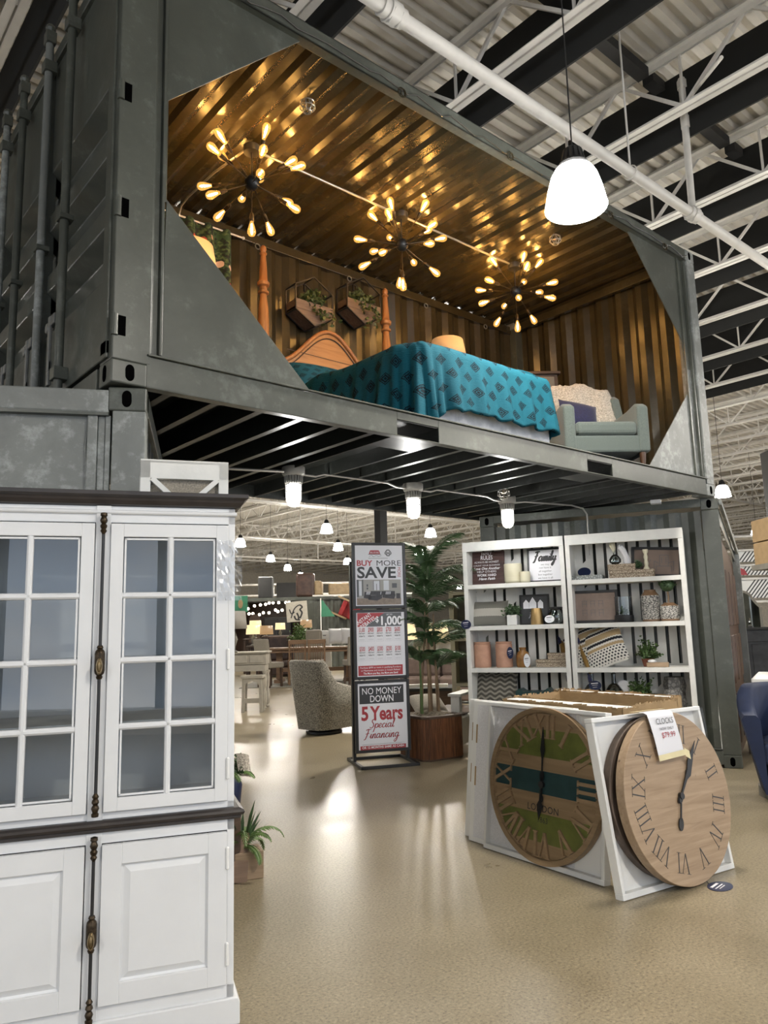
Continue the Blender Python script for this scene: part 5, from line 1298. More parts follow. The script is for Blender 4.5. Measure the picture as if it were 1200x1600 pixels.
# middle poster
flat(P2, [(.045, 1.415, .535, 1.56)], G_, 'banner', -.0026)
mb = MB(TP); mb.prism([(.045, 1.415), (.12, 1.415), (.345, 1.56), (.045, 1.56)], -.0012, -.0006); obj('banner_corner', mb, RD, P2)
lettering([('INSTANT', .128, 1.480, .043, {'rot': 33, 'width': .185, 'bold': .01}), ('REBATES', .170, 1.462-.022, .043, {'rot': 33, 'width': .185, 'bold': .01})], WHT, P2, T=Matrix.Translation((0, -.0042, 0)))
lettering([('UP TO', .40, 1.532, .016), ('1,000', .415, 1.432, .088, {'width': .235, 'bold': .03}), ('$', .262, 1.462, .060, {'bold': .02, 'wide': .8})], WHT, P2, T=Matrix.Translation((0, -.0042, 0)))
vals = ['$1,000', '$900', '$800', '$700', '$600', '$500', '$400', '$300', '$200', '$100']; big = []; sm = []; ln = []
for i, v in enumerate(vals):
    cx = .092 + .0985*(i % 5); z = 1.36 - .200*(i//5)
    big.append((v, cx, z, .045, {'width': .062, 'bold': .02})); sm += [('INSTANT', cx, z-.024, .015, {'width': .066, 'bold': .02}), ('REBATE', cx, z-.052, .015, {'width': .062, 'bold': .02})]
    for q in ((cx-.042, z-.10, cx-.0405, z+.052), (cx+.0405, z-.10, cx+.042, z+.052), (cx-.042, z-.10, cx+.042, z-.0985), (cx-.042, z+.0505, cx+.042, z+.052), (cx-.03, z-.078, cx+.03, z-.075), (cx-.03, z-.087, cx+.03, z-.085)): ln.append(q)
lettering(big, RD, P2, T=TP); lettering(sm, K, P2, T=TP); flat(P2, ln, plain('print_line', (.42, .42, .46), .5), 'price_cells')
flat(P2, [(.045, .905, .535, 1.008)], RD, 'banner', -.0026)
lettering([('Purchase $999 or more in qualifying Furniture', .29, .978, .018, {'width': .45}), ('or Mattresses and receive an Instant Rebate!', .29, .949, .018, {'width': .43}), ('The More you Buy, the More you Save!', .29, .918, .020, {'width': .38, 'bold': .02})], WHT, P2, T=Matrix.Translation((0, -.0034, 0)))
# bottom poster
flat(P3, [(.050, .615, .535, .800)], K, 'banner', -.0026)
lettering([('NO MONEY', .2925, .712, .066, {'width': .43}), ('DOWN', .2925, .632, .066, {'width': .255, 'bold': .01})], WHT, P3, T=Matrix.Translation((0, -.0034, 0)))
lettering([('5', .105, .450, .135, {'width': .075, 'bold': .03}), ('Years', .345, .450, .135, {'width': .36, 'bold': .03})], RD, P3, T=TP)
script(P3, 'Special', .285, .368, .045, RD, .0032, .25, 1.3, y=-.003); script(P3, 'Financing', .28, .265, .047, RD, .0032, .25, 1.28, y=-.003)
flat(P3, [(.07, .205, .53, .2065), (.07, .200, .50, .2012)], G_, 'small_print'); flat(P3, [(.050, .150, .545, .190)], RD, 'banner', -.0026)
lettering([('OR 12 MONTHS SAME AS CASH', .297, .162, .022, {'width': .455, 'bold': .03})], WHT, P3, T=Matrix.Translation((0, -.0034, 0)))

# ------------------------------------------------------------------ palm in its reed planter
pm = thing('potted_palm', 'tall artificial palm with several canes in a split-reed planter box beside the sign stand', 'potted plant', (4.60, 2.70, 0), R_(-8))
sq = .265; ck_ = .06
oct_ = [(-sq+ck_, -sq), (sq-ck_, -sq), (sq, -sq+ck_), (sq, sq-ck_), (sq-ck_, sq), (-sq+ck_, sq), (-sq, sq-ck_), (-sq, -sq+ck_)]
mb = MB(); mb.prismz(oct_, .0, .44); obj('planter', mb, M['reed'], pm)
mb = MB()
for i in range(8):
    a, b = Vector((*oct_[i], 0)), Vector((*oct_[(i+1) % 8], 0)); n = max(2, int((b-a).length/.016))
    for k in range(n):
        p_ = a.lerp(b, (k+.5)/n); hh = .43; mb.cyl((p_.x, p_.y, .02), (p_.x, p_.y, hh), .0075, n=5)
obj('reed_cladding', mb, M['reed'], pm)
obj('planter_rim', MB().prismz([(x*1.04, y*1.04) for x, y in oct_], .43, .455), M['darkwood'], pm, bevel=.003); obj('planter_base', MB().prismz([(x*1.02, y*1.02) for x, y in oct_], 0, .02), M['darkwood'], pm, bevel=.003)
rr = random.Random(3); jm = {}
def mo(u, v):
    k = (round(u*12), round(v*12)); 
    if k not in jm: jm[k] = rr.uniform(-.012, .014)
    return ((u-.5)*.46, (v-.5)*.46, .45 + .03*math.sin(u*PI)*math.sin(v*PI) + jm[k])
obj('moss', MB().grid(12, 12, mo), M['soil'], pm, open_=True)
canes = [(-.10, .03, -.03, .9), (-.03, -.04, -.05, 1.25), (.03, .02, .01, 1.55), (.08, -.05, .05, 1.0), (.14, .04, .10, 1.1), (-.15, -.05, -.14, .75)]
for i, (x, y, tx, H) in enumerate(canes):
    pts = [(x, y, .44), (x + (tx-x)*.3, y, .44+H*.35), (tx, y*.5, .44+H)]
    mb = MB(); mb.tube([pts[0], pts[1]], [.020, .016], 8); mb.tube([pts[1], pts[2]], [.014, .008], 8); mb.tube([(x-.012, y-.012, .44), (x-.02, y-.02, .44+H*.33)], [.012, .004], 6)
    obj('cane', mb, M['cane'] if i != 5 else M['canegreen'], pm, 60)
def frond(parent, base, yaw, pitch, l, droop, leaf, seed, n=26):
    q = random.Random(seed); mb = MB(); p = Vector(base); st = l/n; pts = [p.copy()]; e = pitch
    for i in range(n):
        e -= droop/n*(.4+1.2*i/n); d = Vector((math.cos(yaw)*math.cos(e), math.sin(yaw)*math.cos(e), math.sin(e))); p = p + d*st; pts.append(p.copy())
    mb.tube(pts, [.006*(1-.8*i/n)+.001 for i in range(n+1)], 5)
    side = Vector((-math.sin(yaw), math.cos(yaw), 0))
    for i in range(2, n+1):
        d = (pts[i]-pts[i-1]).normalized(); L = leaf*math.sin(PI*(.18+.76*i/n))**.7*q.uniform(.85, 1.1); up = side.cross(d).normalized()
        for s in (-1, 1):
            a = (side*s*.72 + d*.75 + up*.18).normalized(); m_ = pts[i] + a*L*.5; tip = m_ + (a*.8 + Vector((0, 0, -.42))).normalized()*L*.55; w = d*.0085
            mb.add([pts[i]-w*.5, pts[i]+w*.5, m_+w, m_-w, tip], [(0, 1, 2, 3), (3, 2, 4)])
    return obj('frond', mb, M['leafdark'], parent, open_=True)
q = random.Random(12); k = 0
for (bx_, by_, bz_, n_, l0, p0) in ((-.0, .0, 2.02, 6, .72, 1.2), (.0, 0, 1.86, 6, .72, .95), (.0, 0, 1.68, 7, .74, .85), (-.02, .02, 1.52, 7, .74, .75), (-.05, -.02, 1.35, 6, .72, .7), (.05, .0, 1.18, 6, .64, .65), (-.13, -.03, 1.0, 5, .50, .85), (.09, -.03, .92, 5, .56, .9)):
    off = q.uniform(0, 2*PI)
    for i in range(n_):
        ya = (off + 2*PI*i/n_ + q.uniform(-.25, .25)) % (2*PI); toward = abs(ya - PI) < 1.15
        frond(pm, (bx_, by_, bz_), ya, p0 + q.uniform(-.2, .2) + (.35 if toward else 0), l0*q.uniform(.85, 1.1)*(.55 if toward else .9), 1.35, .15 if toward else .24, k); k += 1

# ------------------------------------------------------------------ flower pots behind the hutch
t = thing('flower_box', 'wooden box of green ferns on the floor just behind the white hutch', 'planter', (1.06, .62, 0), R_(-20))
mb = MB(); mb.box(-.12, -.08, 0, .12, .08, .15); obj('box', mb, M['clockwood'], t, bevel=.004); obj('plaque', MB(at(-.03, -.10, 0, 0, R_(-14), R_(6))).box(-.10, -.008, 0, .05, .008, .26), M['brownwood'], t)
for i in range(11): 
    o = frond(t, (0, 0, .16), -2.2 + i*.57, .9 + .35*math.sin(i*2.3), .26+.06*math.sin(i*1.9), 2.1, .055, 100+i, 16); o.data.materials[0] = M['fernleaf']
mb = MB(); rr = random.Random(8)
for i in range(26):
    a = rr.uniform(0, 2*PI); b = rr.uniform(.2, .9); c = Vector((.03*math.cos(a), .03*math.sin(a), .15)); d = Vector((math.cos(a)*b, math.sin(a)*b, 1)).normalized(); s = Vector((-math.sin(a), math.cos(a), 0))*.010; L = rr.uniform(.15, .3)
    mb.add([c-s, c+s, c+d*L*.6+s*1.1, c+d*L*.6-s*1.1, c+d*L+Vector((0, 0, -.03))], [(0, 1, 2, 3), (3, 2, 4)])
obj('blades', mb, M['leafdark'], t, open_=True)
t = thing('flower_arrangement', 'greenery in a blue pot with cream knitted tag, half hidden behind the white hutch', 'plant', (1.00, .66, 0), 0)
obj('stand', MB().box(-.13, -.1, 0, .03, .1, .38), M['darkwood'], t, bevel=.004); obj('pot', MB().lathe([(.05, .38), (.075, .42), (.085, .52), (.07, .56)], 20, (-.02, -.03, 0)), M['navytag'], t, 50)
obj('knitted_tag', MB().grid(6, 6, lambda u, v: (-.0+.085*u+.02*v, -.09-.012*math.sin(u*PI), .70-.13*v-.02*u*u)), M['sherpa'], t, 180, open_=True)
for i in range(8):
    o = frond(t, (-.02, -.02, .56), -1.6 + i*.8, .7, .18, 1.6, .06, 140+i, 12); o.data.materials[0] = M['fernleaf']
bushy(t, (-.02, -.02, .58), .12, .22, M['leafdark'], 52, 20, .022)
# ------------------------------------------------------------------ bedroom in the raised container (floor at z = 2.77)
FZ = 2.77
bed = thing('bed', 'bed with tall turned oak headboard posts and white valance, under the teal quilt', 'bed', (2.93, 0, FZ+.001))
def turned(x):
    pr = [(.038, 0), (.038, 1.0), (.046, 1.05), (.046, 1.45), (.040, 1.62), (.028, 1.74), (.028, 1.755), (.044, 1.765), (.044, 1.785), (.030, 1.795), (.030, 1.83), (.048, 1.845), (.050, 1.875), (.036, 1.895), (.034, 1.92), (.030, 2.02), (.023, 2.14), (.021, 2.16), (.030, 2.17), (.030, 2.18), (.019, 2.19), (.027, 2.215), (.024, 2.24), (.010, 2.26), (.001, 2.262)]
    o = obj('post', MB().lathe([(r*1.15, z*.965) for r, z in pr], 20, (x, 2.2, 0)), M['oakpost'], bed, 40)
turned(-.745); turned(.745)
poly = [(-.71, .35), (.71, .35), (.71, 1.02)]; n = 30
for i in range(n+1):
    x = .71 - 1.42*i/n; poly.append((x, 1.10 + .42*(.5+.5*math.cos(PI*min(1, abs(x)/.66)))**1.15))
poly.append((-.71, 1.02))
obj('headboard', MB().prism(poly, 2.185, 2.215), M['oak'], bed, bevel=.004)
mb = MB(); top = [p for p in poly[3:-1]]
mb.tube([(x, 2.18, z-.02) for x, z in top], .022, 8); obj('headboard_moulding', mb, M['oakpost'], bed, 60)
mb = MB(); mb.tube([(x, 2.178, z-.085) for x, z in top], .006, 6)
for z in (1.22, 1.08, .95): mb.box(-.5 if z > 1.1 else -.7, 2.180, z, .5 if z > 1.1 else .7, 2.184, z+.005)
obj('groove', mb, M['darkwood'], bed)
obj('frame', MB().box(-.68, .34, .05, .68, 2.18, .28), M['oakpost'], bed); obj('mattress', MB().box(-.755, .28, .28, .755, 2.17, .56), M['linen'], bed, bevel=.10, seg=4)
mb = MB(); vs = []; n = 120                       # valance: pleated skirt round foot and sides
per = [(-.78, 2.1), (-.78, .19), (.78, .19), (.78, 2.1)]
def along(per, s):
    L = [math.dist(per[i], per[i+1]) for i in range(len(per)-1)]; s *= sum(L)
    for i, l in enumerate(L):
        if s <= l or i == len(L)-1: u = min(1, s/l); return tuple(per[i][k] + (per[i+1][k]-per[i][k])*u for k in (0, 1))
        s -= l
def sk(u, v):
    x, y = along([(-.75, 2.1), (-.75, .36), (-.60, .215), (.75, .215), (.75, 2.1)], u); w = .006*math.sin(u*260); return (x + (w if abs(x) > .7 else 0), y - (w if y < .35 else 0), .34 - .335*v)
obj('valance', MB().grid(300, 3, sk), M['linen'], bed, 180, open_=True)
# teal quilt draped over the bed
qt = thing('quilt', 'teal quilt with tufted diamonds draped over the bed and hanging at its foot', 'quilt', (2.93, 0, FZ+.001))
def drape(u, v):
    """u along the hem from the head on the left side, round the foot, to the head on the right; v from the middle of the bed down to the hem"""
    W_, F_ = .80, .165; per_ = [(-W_, 1.62), (-W_, .34), (-.68, F_+.0), (-.42, F_-.02), (.72, F_), (W_, .30), (W_, 1.62)]
    x, y = along(per_, u); top = .615
    foot = y < .29
    s = u*5.2
    fold = .018*math.sin(s*19) + .012*math.sin(s*37+1.2)
    corner = math.exp(-((u-.325)/.045)**2)
    hem = .125 + .012*math.sin(s*23) - .135*corner - (.10 if u < .30 else 0)*(1 - min(1, max(0, (u-.22)/.08))) + (.02 if foot else 0)
    k = .42
    if v < k:
        a = v/k; mx, my = 0.0, max(.35, min(1.62, y if abs(x) > .7 else .9))
        cx = x*.94; cy = y + (.05 if foot else 0)
        z = top + .055 - .055*a**4 + .010*math.sin(s*11+a*9) + (.06*math.exp(-((y-1.35)/.25)**2))*(1-a**3)
        return (mx + (cx-mx)*a, my + (cy-my)*a, z)
    a = (v-k)/(1-k); r = .07
    d = Vector((x, y-1.1, 0)); nrm = Vector((1 if x > .7 else -1 if x < -.7 else 0, -1 if y < .40 else 0, 0))
    nrm = nrm.normalized() if nrm.length else Vector((0, -1, 0))
    ou = min(1, a/.14); z = top - (top-hem)*a if a > .14 else top - (top-hem)*.14*(ou**1.8)
    off = -.035*(1-math.sin(ou*PI/2)) + fold*min(1, a*1.3) + .05*a + corner*.05*a*math.sin(s*60)
    bump_ = (.05*math.exp(-((y-1.30)/.22)**2) if u < .3 else 0)*(1-a)
    p = Vector((x, y, 0)) + nrm*off
    return (p.x, p.y, z + bump_)
LU = 5.1
obj('cover', MB().grid(260, 44, drape, uvs=lambda u, v: (u*LU, v*1.35)), M['quilt'], qt, 180, solid=.018, open_=True)
def softpillow(name, label, loc, rz, rx, w, hh, th, mat, cat='pillow'):
    t = thing(name, label, cat, loc, rz, rx=rx); o = cushion(mat, t, w, hh, th); return t
M['quilt_dark'] = lattice_mat('teal_pillow_sham', (.012, .085, .125), (.006, .03, .045), (.16, .16))
softpillow('pillow', 'dark teal quilted pillow leaning on the headboard, its corner poking out at the left', (2.55, 1.60, FZ+.62), R_(-4), R_(-40), .72, .46, .2, M['quilt_dark'])
softpillow('pillow', 'dark teal quilted pillow on the far half of the bed against the headboard', (3.32, 1.66, FZ+.62), R_(3), R_(-42), .72, .46, .2, M['quilt_dark'])
softpillow('pillow', 'white pillow under the dark teal pillow at the head of the bed', (2.47, 1.50, FZ+.57), R_(8), R_(-72), .66, .42, .16, M['linen'])
# wall planters
def planter(label, x, z, s=1.0):
    t = thing('wall_planter', label, 'wall planter', (x, 2.34, z), 0, 'hexagon wall planters'); R = .25*s
    hexa = [(R*math.cos(PI/2+i*PI/3), R*math.sin(PI/2+i*PI/3)) for i in range(6)]
    mb = MB()
    for y in (0, -.17):
        for i in range(6): a, b = hexa[i], hexa[(i+1) % 6]; mb.bar((a[0], y, a[1]), (b[0], y, b[1]), .011)
    for a in hexa: mb.bar((a[0], 0, a[1]), (a[0], -.17, a[1]), .011)
    mb.bar((0, 0, R), (0, 0, R-.08), .02, .01); obj('hexagon_frame', mb, M['black'], t)
    b = .125*s; mb = MB(); mb.prism([(-R*.86, -b), (0, -R*1.0), (R*.86, -b), (R*.86, -b+.035), (-R*.86, -b+.035)], -.175, -.0); mb.box(-R*.86, -.178, -b+.01, R*.86, -.0, -.02*s)
    obj('trough', mb, M['greybrown'], t, bevel=.003)
    rr = random.Random(int(x*100)); bushy(t, (0, -.09, -.05), .22*s, .17*s, M['leafdim'], int(x*10), 46, .04)
    mb = MB()
    for i in range(7): sprig(mb, (rr.uniform(-.12, .2), -.16, -.02), (rr.uniform(.1, .6), -.3, -.75), rr.uniform(.18, .32), rr, .04, 8)
    obj('trailing_vine', mb, M['leafdim'], t, open_=True); return t
M['greybrown'] = wood('weathered_trough', (.085, .055, .04), (.19, .135, .105), 0, 4, .65)
planter('hexagon wall planter with ivy, the one nearer the curtain above the headboard', 2.74, 4.54)
planter('hexagon wall planter with ivy, the one nearer the right bedpost', 3.36, 4.72)
# curtain and rod, bedside lamps, dresser
t = thing('curtain', 'dark floral curtain hanging on a thin rod at the back wall behind the cut gusset', 'curtain', (1.35, 2.28, FZ)); N_ = 60
obj('cloth', MB().grid(60, 8, lambda u, v: (-.55+1.10*u, .035*math.sin(u*38), 2.25-1.6*v)), M['floral'], t, 180, open_=True)
mb = MB(); mb.tube([(-.7, 0, 2.235), (.66, 0, 2.235)], .009, 8); mb.ball((.67, 0, 2.235), .016, 8); obj('rod', mb, M['white_pipe'], t, 60)
def tlamp(label, loc, mat_s, s=1.0, name='table_lamp', base='stonegrey', drum=True, hs=.30, rt=.17, rb=.22, hb=.42):
    t = thing(name, label, 'lamp', loc)
    obj('base', MB().lathe([(.07*s, 0), (.08*s, .02*s), (.03*s, .05*s), (.05*s, hb*.35*s), (.075*s, hb*.55*s), (.04*s, hb*.85*s), (.015*s, hb*s), (.012*s, (hb+.06)*s)], 18), M[base], t, 50)
    obj('lamp_shade', MB().lathe([(rb*s, hb*s), (rt*s, (hb+hs)*s)], 28, cap=False), M[mat_s], t, 60, open_=True, solid=.004); return t
tlamp('bedside lamp with a tapered peach shade, half hidden by the cut gusset at the left', (1.36, 2.02, FZ+.95), 'peach', 1.15, hb=.46)
tlamp('bedside lamp with a tapered peach shade, showing above the foot of the bed', (4.36, 1.98, FZ+.93), 'peach', 1.0, hb=.46)
def stand(label, x, y, hgt):
    t = thing('nightstand', label, 'nightstand', (x, y, FZ+.001)); obj('body', MB().box(-.25, -.2, .05, .25, .2, hgt), M['darkwood'], t, bevel=.004)
    for z in (.12, .42): obj('drawer', MB().box(-.22, -.212, z, .22, -.2, z+.25), M['brownwood'], t, bevel=.004)
stand('dark nightstand between the bed and the door end', 1.36, 2.0, .948); stand('dark nightstand beyond the foot of the quilt', 4.36, 1.98, .928)
dr = thing('dresser', 'tall dark dresser with pale drawer fronts in the far corner behind the armchair', 'dresser', (5.28, 1.78, FZ+.001), R_(-38))
obj('body', MB().box(-.40, -.2, .06, .40, .2, 1.37), M['darkwood'], dr, bevel=.004); obj('top', MB().box(-.43, -.23, 1.37, .43, .22, 1.40), M['darkwood'], dr, bevel=.004)
for i in range(5):
    d_ = obj('drawer', MB().box(-.36, -.215, .12+.25*i, .36, -.2, .34+.25*i), M['drawerfront'], dr, bevel=.004)
    for x in (-.2, .2):
        mb = MB(); mb.tube([(x-.05, -.22, .245+.25*i), (x-.04, -.245, .225+.25*i), (x+.04, -.245, .225+.25*i), (x+.05, -.22, .245+.25*i)], .006, 6); obj('handle', mb, M['blackmat'], d_, 60)
# armchair with throw and cushion
ac = thing('armchair', 'sage green upholstered armchair at the open edge of the raised container', 'armchair', (4.84, .56, FZ+.001), R_(-36)); S_ = M['sage']
obj('seat_base', MB().box(-.36, -.36, .15, .36, .34, .31), S_, ac, bevel=.02); obj('seat_cushion', MB().box(-.285, -.38, .31, .285, .22, .44), S_, ac, bevel=.04, seg=3)
for s in (-1, 1):
    mb = MB(); a, b = sorted((s*.29, s*.40)); mb.T = Matrix.Translation((0, 0, 0)) @ Euler((0, 0, PI/2)).to_matrix().to_4x4()
    mb.prism([(-.37, .15), (.34, .15), (.36, .60), (-.1, .60), (-.30, .62), (-.375, .58)], -b, -a); obj('arm', mb, S_, ac, bevel=.025, seg=3)
mb = MB(); mb.T = Euler((0, 0, PI/2)).to_matrix().to_4x4(); mb.prism([(.18, .28), (.34, .28), (.46, .90), (.40, .93), (.32, .90)], -.31, .31); obj('backrest', mb, S_, ac, bevel=.03, seg=3)
for s in (-1, 1):
    mb = MB(); a, b = sorted((s*.31, s*.40)); mb.T = Euler((0, 0, PI/2)).to_matrix().to_4x4(); mb.prism([(.15, .55), (.36, .55), (.46, .88), (.36, .90), (.26, .84)], -b, -a); obj('wing', mb, S_, ac, bevel=.02)
for x, y in ((-.33, -.33), (.33, -.33), (-.33, .3), (.33, .3)): obj('leg', MB().cyl((x, y, 0), (x, y, .15), .018, .03, 10), M['doorwood'], ac, 60)
t = thing('throw_blanket', 'cream shaggy throw blanket laid over the back of the sage armchair', 'blanket', (4.84, .56, FZ+.001), R_(-36)); rr = random.Random(6); jt_ = {}
def thr(u, v):
    k = (round(u*30), round(v*30)); 
    if k not in jt_: jt_[k] = rr.uniform(-.012, .012)
    x = -.30 + .62*u + .03*math.sin(v*5); w = jt_[k] + .02*math.sin(u*14)
    if v < .62: a = v/.62; return (x, .12 + .20*a + w, .45 + .50*a + .05*math.sin(u*PI*1.2) + w)
    a = (v-.62)/.38; return (x, .32 + .17*math.sin(a*PI/2) + w, .955 + .03*math.sin(a*PI) - .28*a*a + .05*math.sin(u*PI*1.2) + w)
obj('cloth', MB().grid(30, 30, thr), M['sherpa'], t, 180, solid=.02, open_=True)
ca, sa = math.cos(R_(-36)), math.sin(R_(-36))
p = (4.84 + ca*-.12 - sa*.0, .56 + sa*-.12 + ca*.0, FZ+.445)
softpillow('cushion', 'navy blue square cushion leaning in the corner of the sage armchair', p, R_(-30), R_(-24), .40, .36, .13, M['navycush'], 'cushion').rotation_euler.y = R_(10)
# ------------------------------------------------------------------ showroom deeper in the hall
def tub(root, w, d, hfun, inset=.10, th=.12, z0=.06, mat=None, seat=.44, seatmat=None, round_=.5, seat_z0=None):
    """upholstered shell open at the front (-y): outer wall, top roll and inner wall, plus seat cushion"""
    n = 40; e = 2/(.3+round_*1.2)
    def P(t, k):      # t 0..1 from the right front round the back to the left front, k insets
        a = -PI*.0 + PI*t; c_, s_ = math.cos(a), math.sin(a)
        x = math.copysign(abs(c_)**(2/e), c_)*(w/2-k); y = (abs(s_)**(2/e))*(d*.62-k)
        return x, y - d*.12
    def arm(t):
        pts = []
        if t < .12: u = t/.12; return ('a', u)
    mb = MB()
    def ring(fn):
        out = []
        for i in range(n+1):
            t = i/n; out.append(fn(t))
        return out
    def ext(t):       # straight arm extensions at both ends
        if t < .15: return (0.0, -(1-t/.15)*d*.38)
        if t > .85: return (1.0, -((t-.85)/.15)*d*.38)
        return ((t-.15)/.7, 0)
    def wall(k, zf):
        out = []
        for i in range(n+1):
            tt, dy = ext(i/n); kk = k; x, y = P(tt, kk); out.append((x, y+dy, zf(i/n)))
        return out
    rows = [wall(inset, lambda t: z0), wall(inset*.5, lambda t: z0+(hfun(t)-z0)*.5), wall(.01, lambda t: hfun(t)-.03), wall(.03, hfun), wall(th-.03, hfun), wall(th, lambda t: hfun(t)-.03), wall(th+.01, lambda t: seat-.12), wall(th+.01, lambda t: z0)]
    vs = [p for r in rows for p in r]; m = n+1
    fs = [(j*m+i, j*m+i+1, (j+1)*m+i+1, (j+1)*m+i) for j in range(len(rows)-1) for i in range(n)]
    fs += [tuple(j*m for j in range(len(rows))), tuple(j*m+n for j in range(len(rows)-1, -1, -1))]
    mb.add(vs, fs); o = obj('shell', mb, mat, root, 55)
    s = MB(); k = th+.005; pts = [P(i/16, k) for i in range(17)]; pts = [(x, y) for x, y in pts]; pts = [(pts[0][0], -d*.52)] + pts + [(pts[-1][0], -d*.52)]
    s.prismz(pts, seat-.16, seat); obj('seat_cushion', s, seatmat or mat, root, bevel=.03, seg=3); s = MB(); s.prismz([(x*.93, y*.93) for x, y in pts], z0+.0, seat-.165); obj('seat_base', s, mat, root, bevel=.01)
    return o
sw = thing('swivel_chair', 'grey tweed swivel armchair seen from behind, left of the sign stand', 'armchair', (4.97, 5.21, 0), R_(97))
tub(sw, .78, .84, lambda t: .99 if .3 < t < .7 else .62 + .37*(.5-.5*math.cos(PI*min(1, max(0, (t-.12)/.18 if t < .5 else (.88-t)/.18)))), .11, .13, .07, M['tweed'], .45, M['tweed'], .1)
obj('swivel_base', MB().lathe([(.001, 0), (.24, 0), (.25, .01), (.25, .035), (.06, .05), (.06, .075), (.001, .075)], 28), M['black'], sw, 40)
# grey console desk, stool and lamp
vd = thing('console_desk', 'grey washed console desk with turned legs beyond the white hutch', 'desk', (6.18, 8.78, 0), R_(-40))
mb = MB(); mb.box(-.9, -.25, 1.0, .12, .25, 1.03); obj('top', mb, M['greywood'], vd, bevel=.005); mb = MB(); mb.box(-.86, -.22, .80, .08, .22, 1.0); obj('apron', mb, M['greywood'], vd, bevel=.003); obj('lower_apron', MB().box(-.86, -.22, .68, .06, .22, .79), M['greywood'], vd, bevel=.003)
for i in range(3): obj('drawer', MB().box(-.82+.30*i, -.232, .83, -.57+.30*i, -.22, .97), M['greywood'], vd, bevel=.005)
for x, y in ((-.84, -.18), (.05, -.18), (.05, .18), (-.84, .18)):
    obj('leg', MB().lathe([(.02, 0), (.035, .03), (.02, .06), (.035, .09), (.042, .2), (.036, .3), (.022, .36), (.034, .40), (.040, .55), (.03, .62), (.045, .66), (.045, .68)], 14, (x, y, 0)), M['greywood'], vd, 50)
st = thing('stool', 'low grey washed stool tucked beneath the console desk', 'stool', (5.75, 8.42, 0), R_(-40)); obj('seat', MB().box(-.19, -.16, .58, .19, .16, .63), M['greywood'], st, bevel=.006)
for x in (-.16, .16):
    for y in (-.13, .13): obj('leg', MB().bar((x, y, 0), (x*.9, y*.9, .58), .05, .05), M['greywood'], st)
obj('stretcher', MB().box(-.17, -.14, .16, .17, -.11, .24), M['greywood'], st); obj('arch', MB().prism([(-.15, .58), (-.15, .40), (-.10, .50), (0, .54), (.10, .50), (.15, .40), (.15, .58)], -.15, -.12), M['greywood'], st)
tlamp('grey table lamp with a wide grey shade and ball base standing on the console desk', (5.52, 8.72, 1.03), 'greyshade', 1.05, rt=.20, rb=.23, hb=.40)
# counter-height table with chairs
tb = thing('dining_table', 'long brown counter-height dining table beyond the grey swivel chair', 'table', (10.75, 13.75, 0), R_(-40))
obj('table_top', MB().box(-1.25, -.45, .88, 1.45, .45, .935), M['brownwood'], tb, bevel=.006); obj('apron', MB().box(-1.15, -.38, .80, 1.35, .38, .88), M['brownwood'], tb)
for x in (-.9, .95):
    mb = MB(); mb.box(x-.08, -.1, .1, x+.08, .1, .8); mb.box(x-.1, -.4, 0, x+.1, .4, .1); obj('trestle_leg', mb, M['brownwood'], tb, bevel=.005)
obj('stretcher', MB().box(-.9, -.05, .28, .95, .05, .38), M['brownwood'], tb)
def slatchair(label, x, y):
    t = thing('slatted_chair', label, 'chair', (x, y, 0), R_(150), 'slat back chairs'); b = M['brownwood']
    obj('seat', MB().box(-.23, -.22, .58, .23, .22, .63), b, t, bevel=.008)
    for sx in (-.2, .2):
        obj('front_leg', MB().bar((sx, -.18, 0), (sx, -.18, .58), .045, .045), b, t); obj('rear_leg', MB().bar((sx, .20, 0), (sx, .27, 1.15), .045, .045), b, t)
    mb = MB(); mb.box(-.235, .235, 1.04, .235, .275, 1.15); obj('top_rail', mb, b, t, bevel=.005)
    for i in range(6): obj('slat', MB().bar((-.15+.06*i, .225, .63), (-.15+.06*i, .255, 1.05), .03, .014), b, t)
    return t
slatchair('brown slat-back counter chair at the table, the one farther from the sign stand', 9.80, 13.10); slatchair('brown slat-back counter chair at the table, the one nearer the sign stand', 10.18, 12.78)
def uph(label, x, y, rz):
    t = thing('upholstered_chair', label, 'chair', (x, y, 0), rz, 'upholstered counter chairs'); obj('seat', MB().box(-.25, -.25, .48, .25, .25, .62), M['greyfab'], t, bevel=.03)
    mb = MB(); mb.T = Euler((0, 0, PI/2)).to_matrix().to_4x4(); mb.prism([(.16, .58), (.26, .58), (.36, 1.2), (.27, 1.2)], -.25, .25); obj('backrest', mb, M['greyfab'], t, bevel=.02)
    for sx in (-.2, .2):
        for sy in (-.2, .2): obj('leg', MB().bar((sx, sy, 0), (sx*.95, sy*.95, .48), .045, .045), M['darkwood'], t)
uph('grey upholstered chair on dark legs at the near end of the dining table', 9.0, 13.1, R_(100)); uph('grey upholstered chair on dark legs half hidden behind the sign stand', 10.75, 11.9, R_(160))
rg = obj('rug', MB().box(-1.7, -1.2, 0, 2.4, 1.3, .012), M['stonegrey']); tag(rg, 'grey flat rug under the dining table', 'rug'); rg.location = (10.4, 13.3, .001); rg.rotation_euler.z = R_(-40)
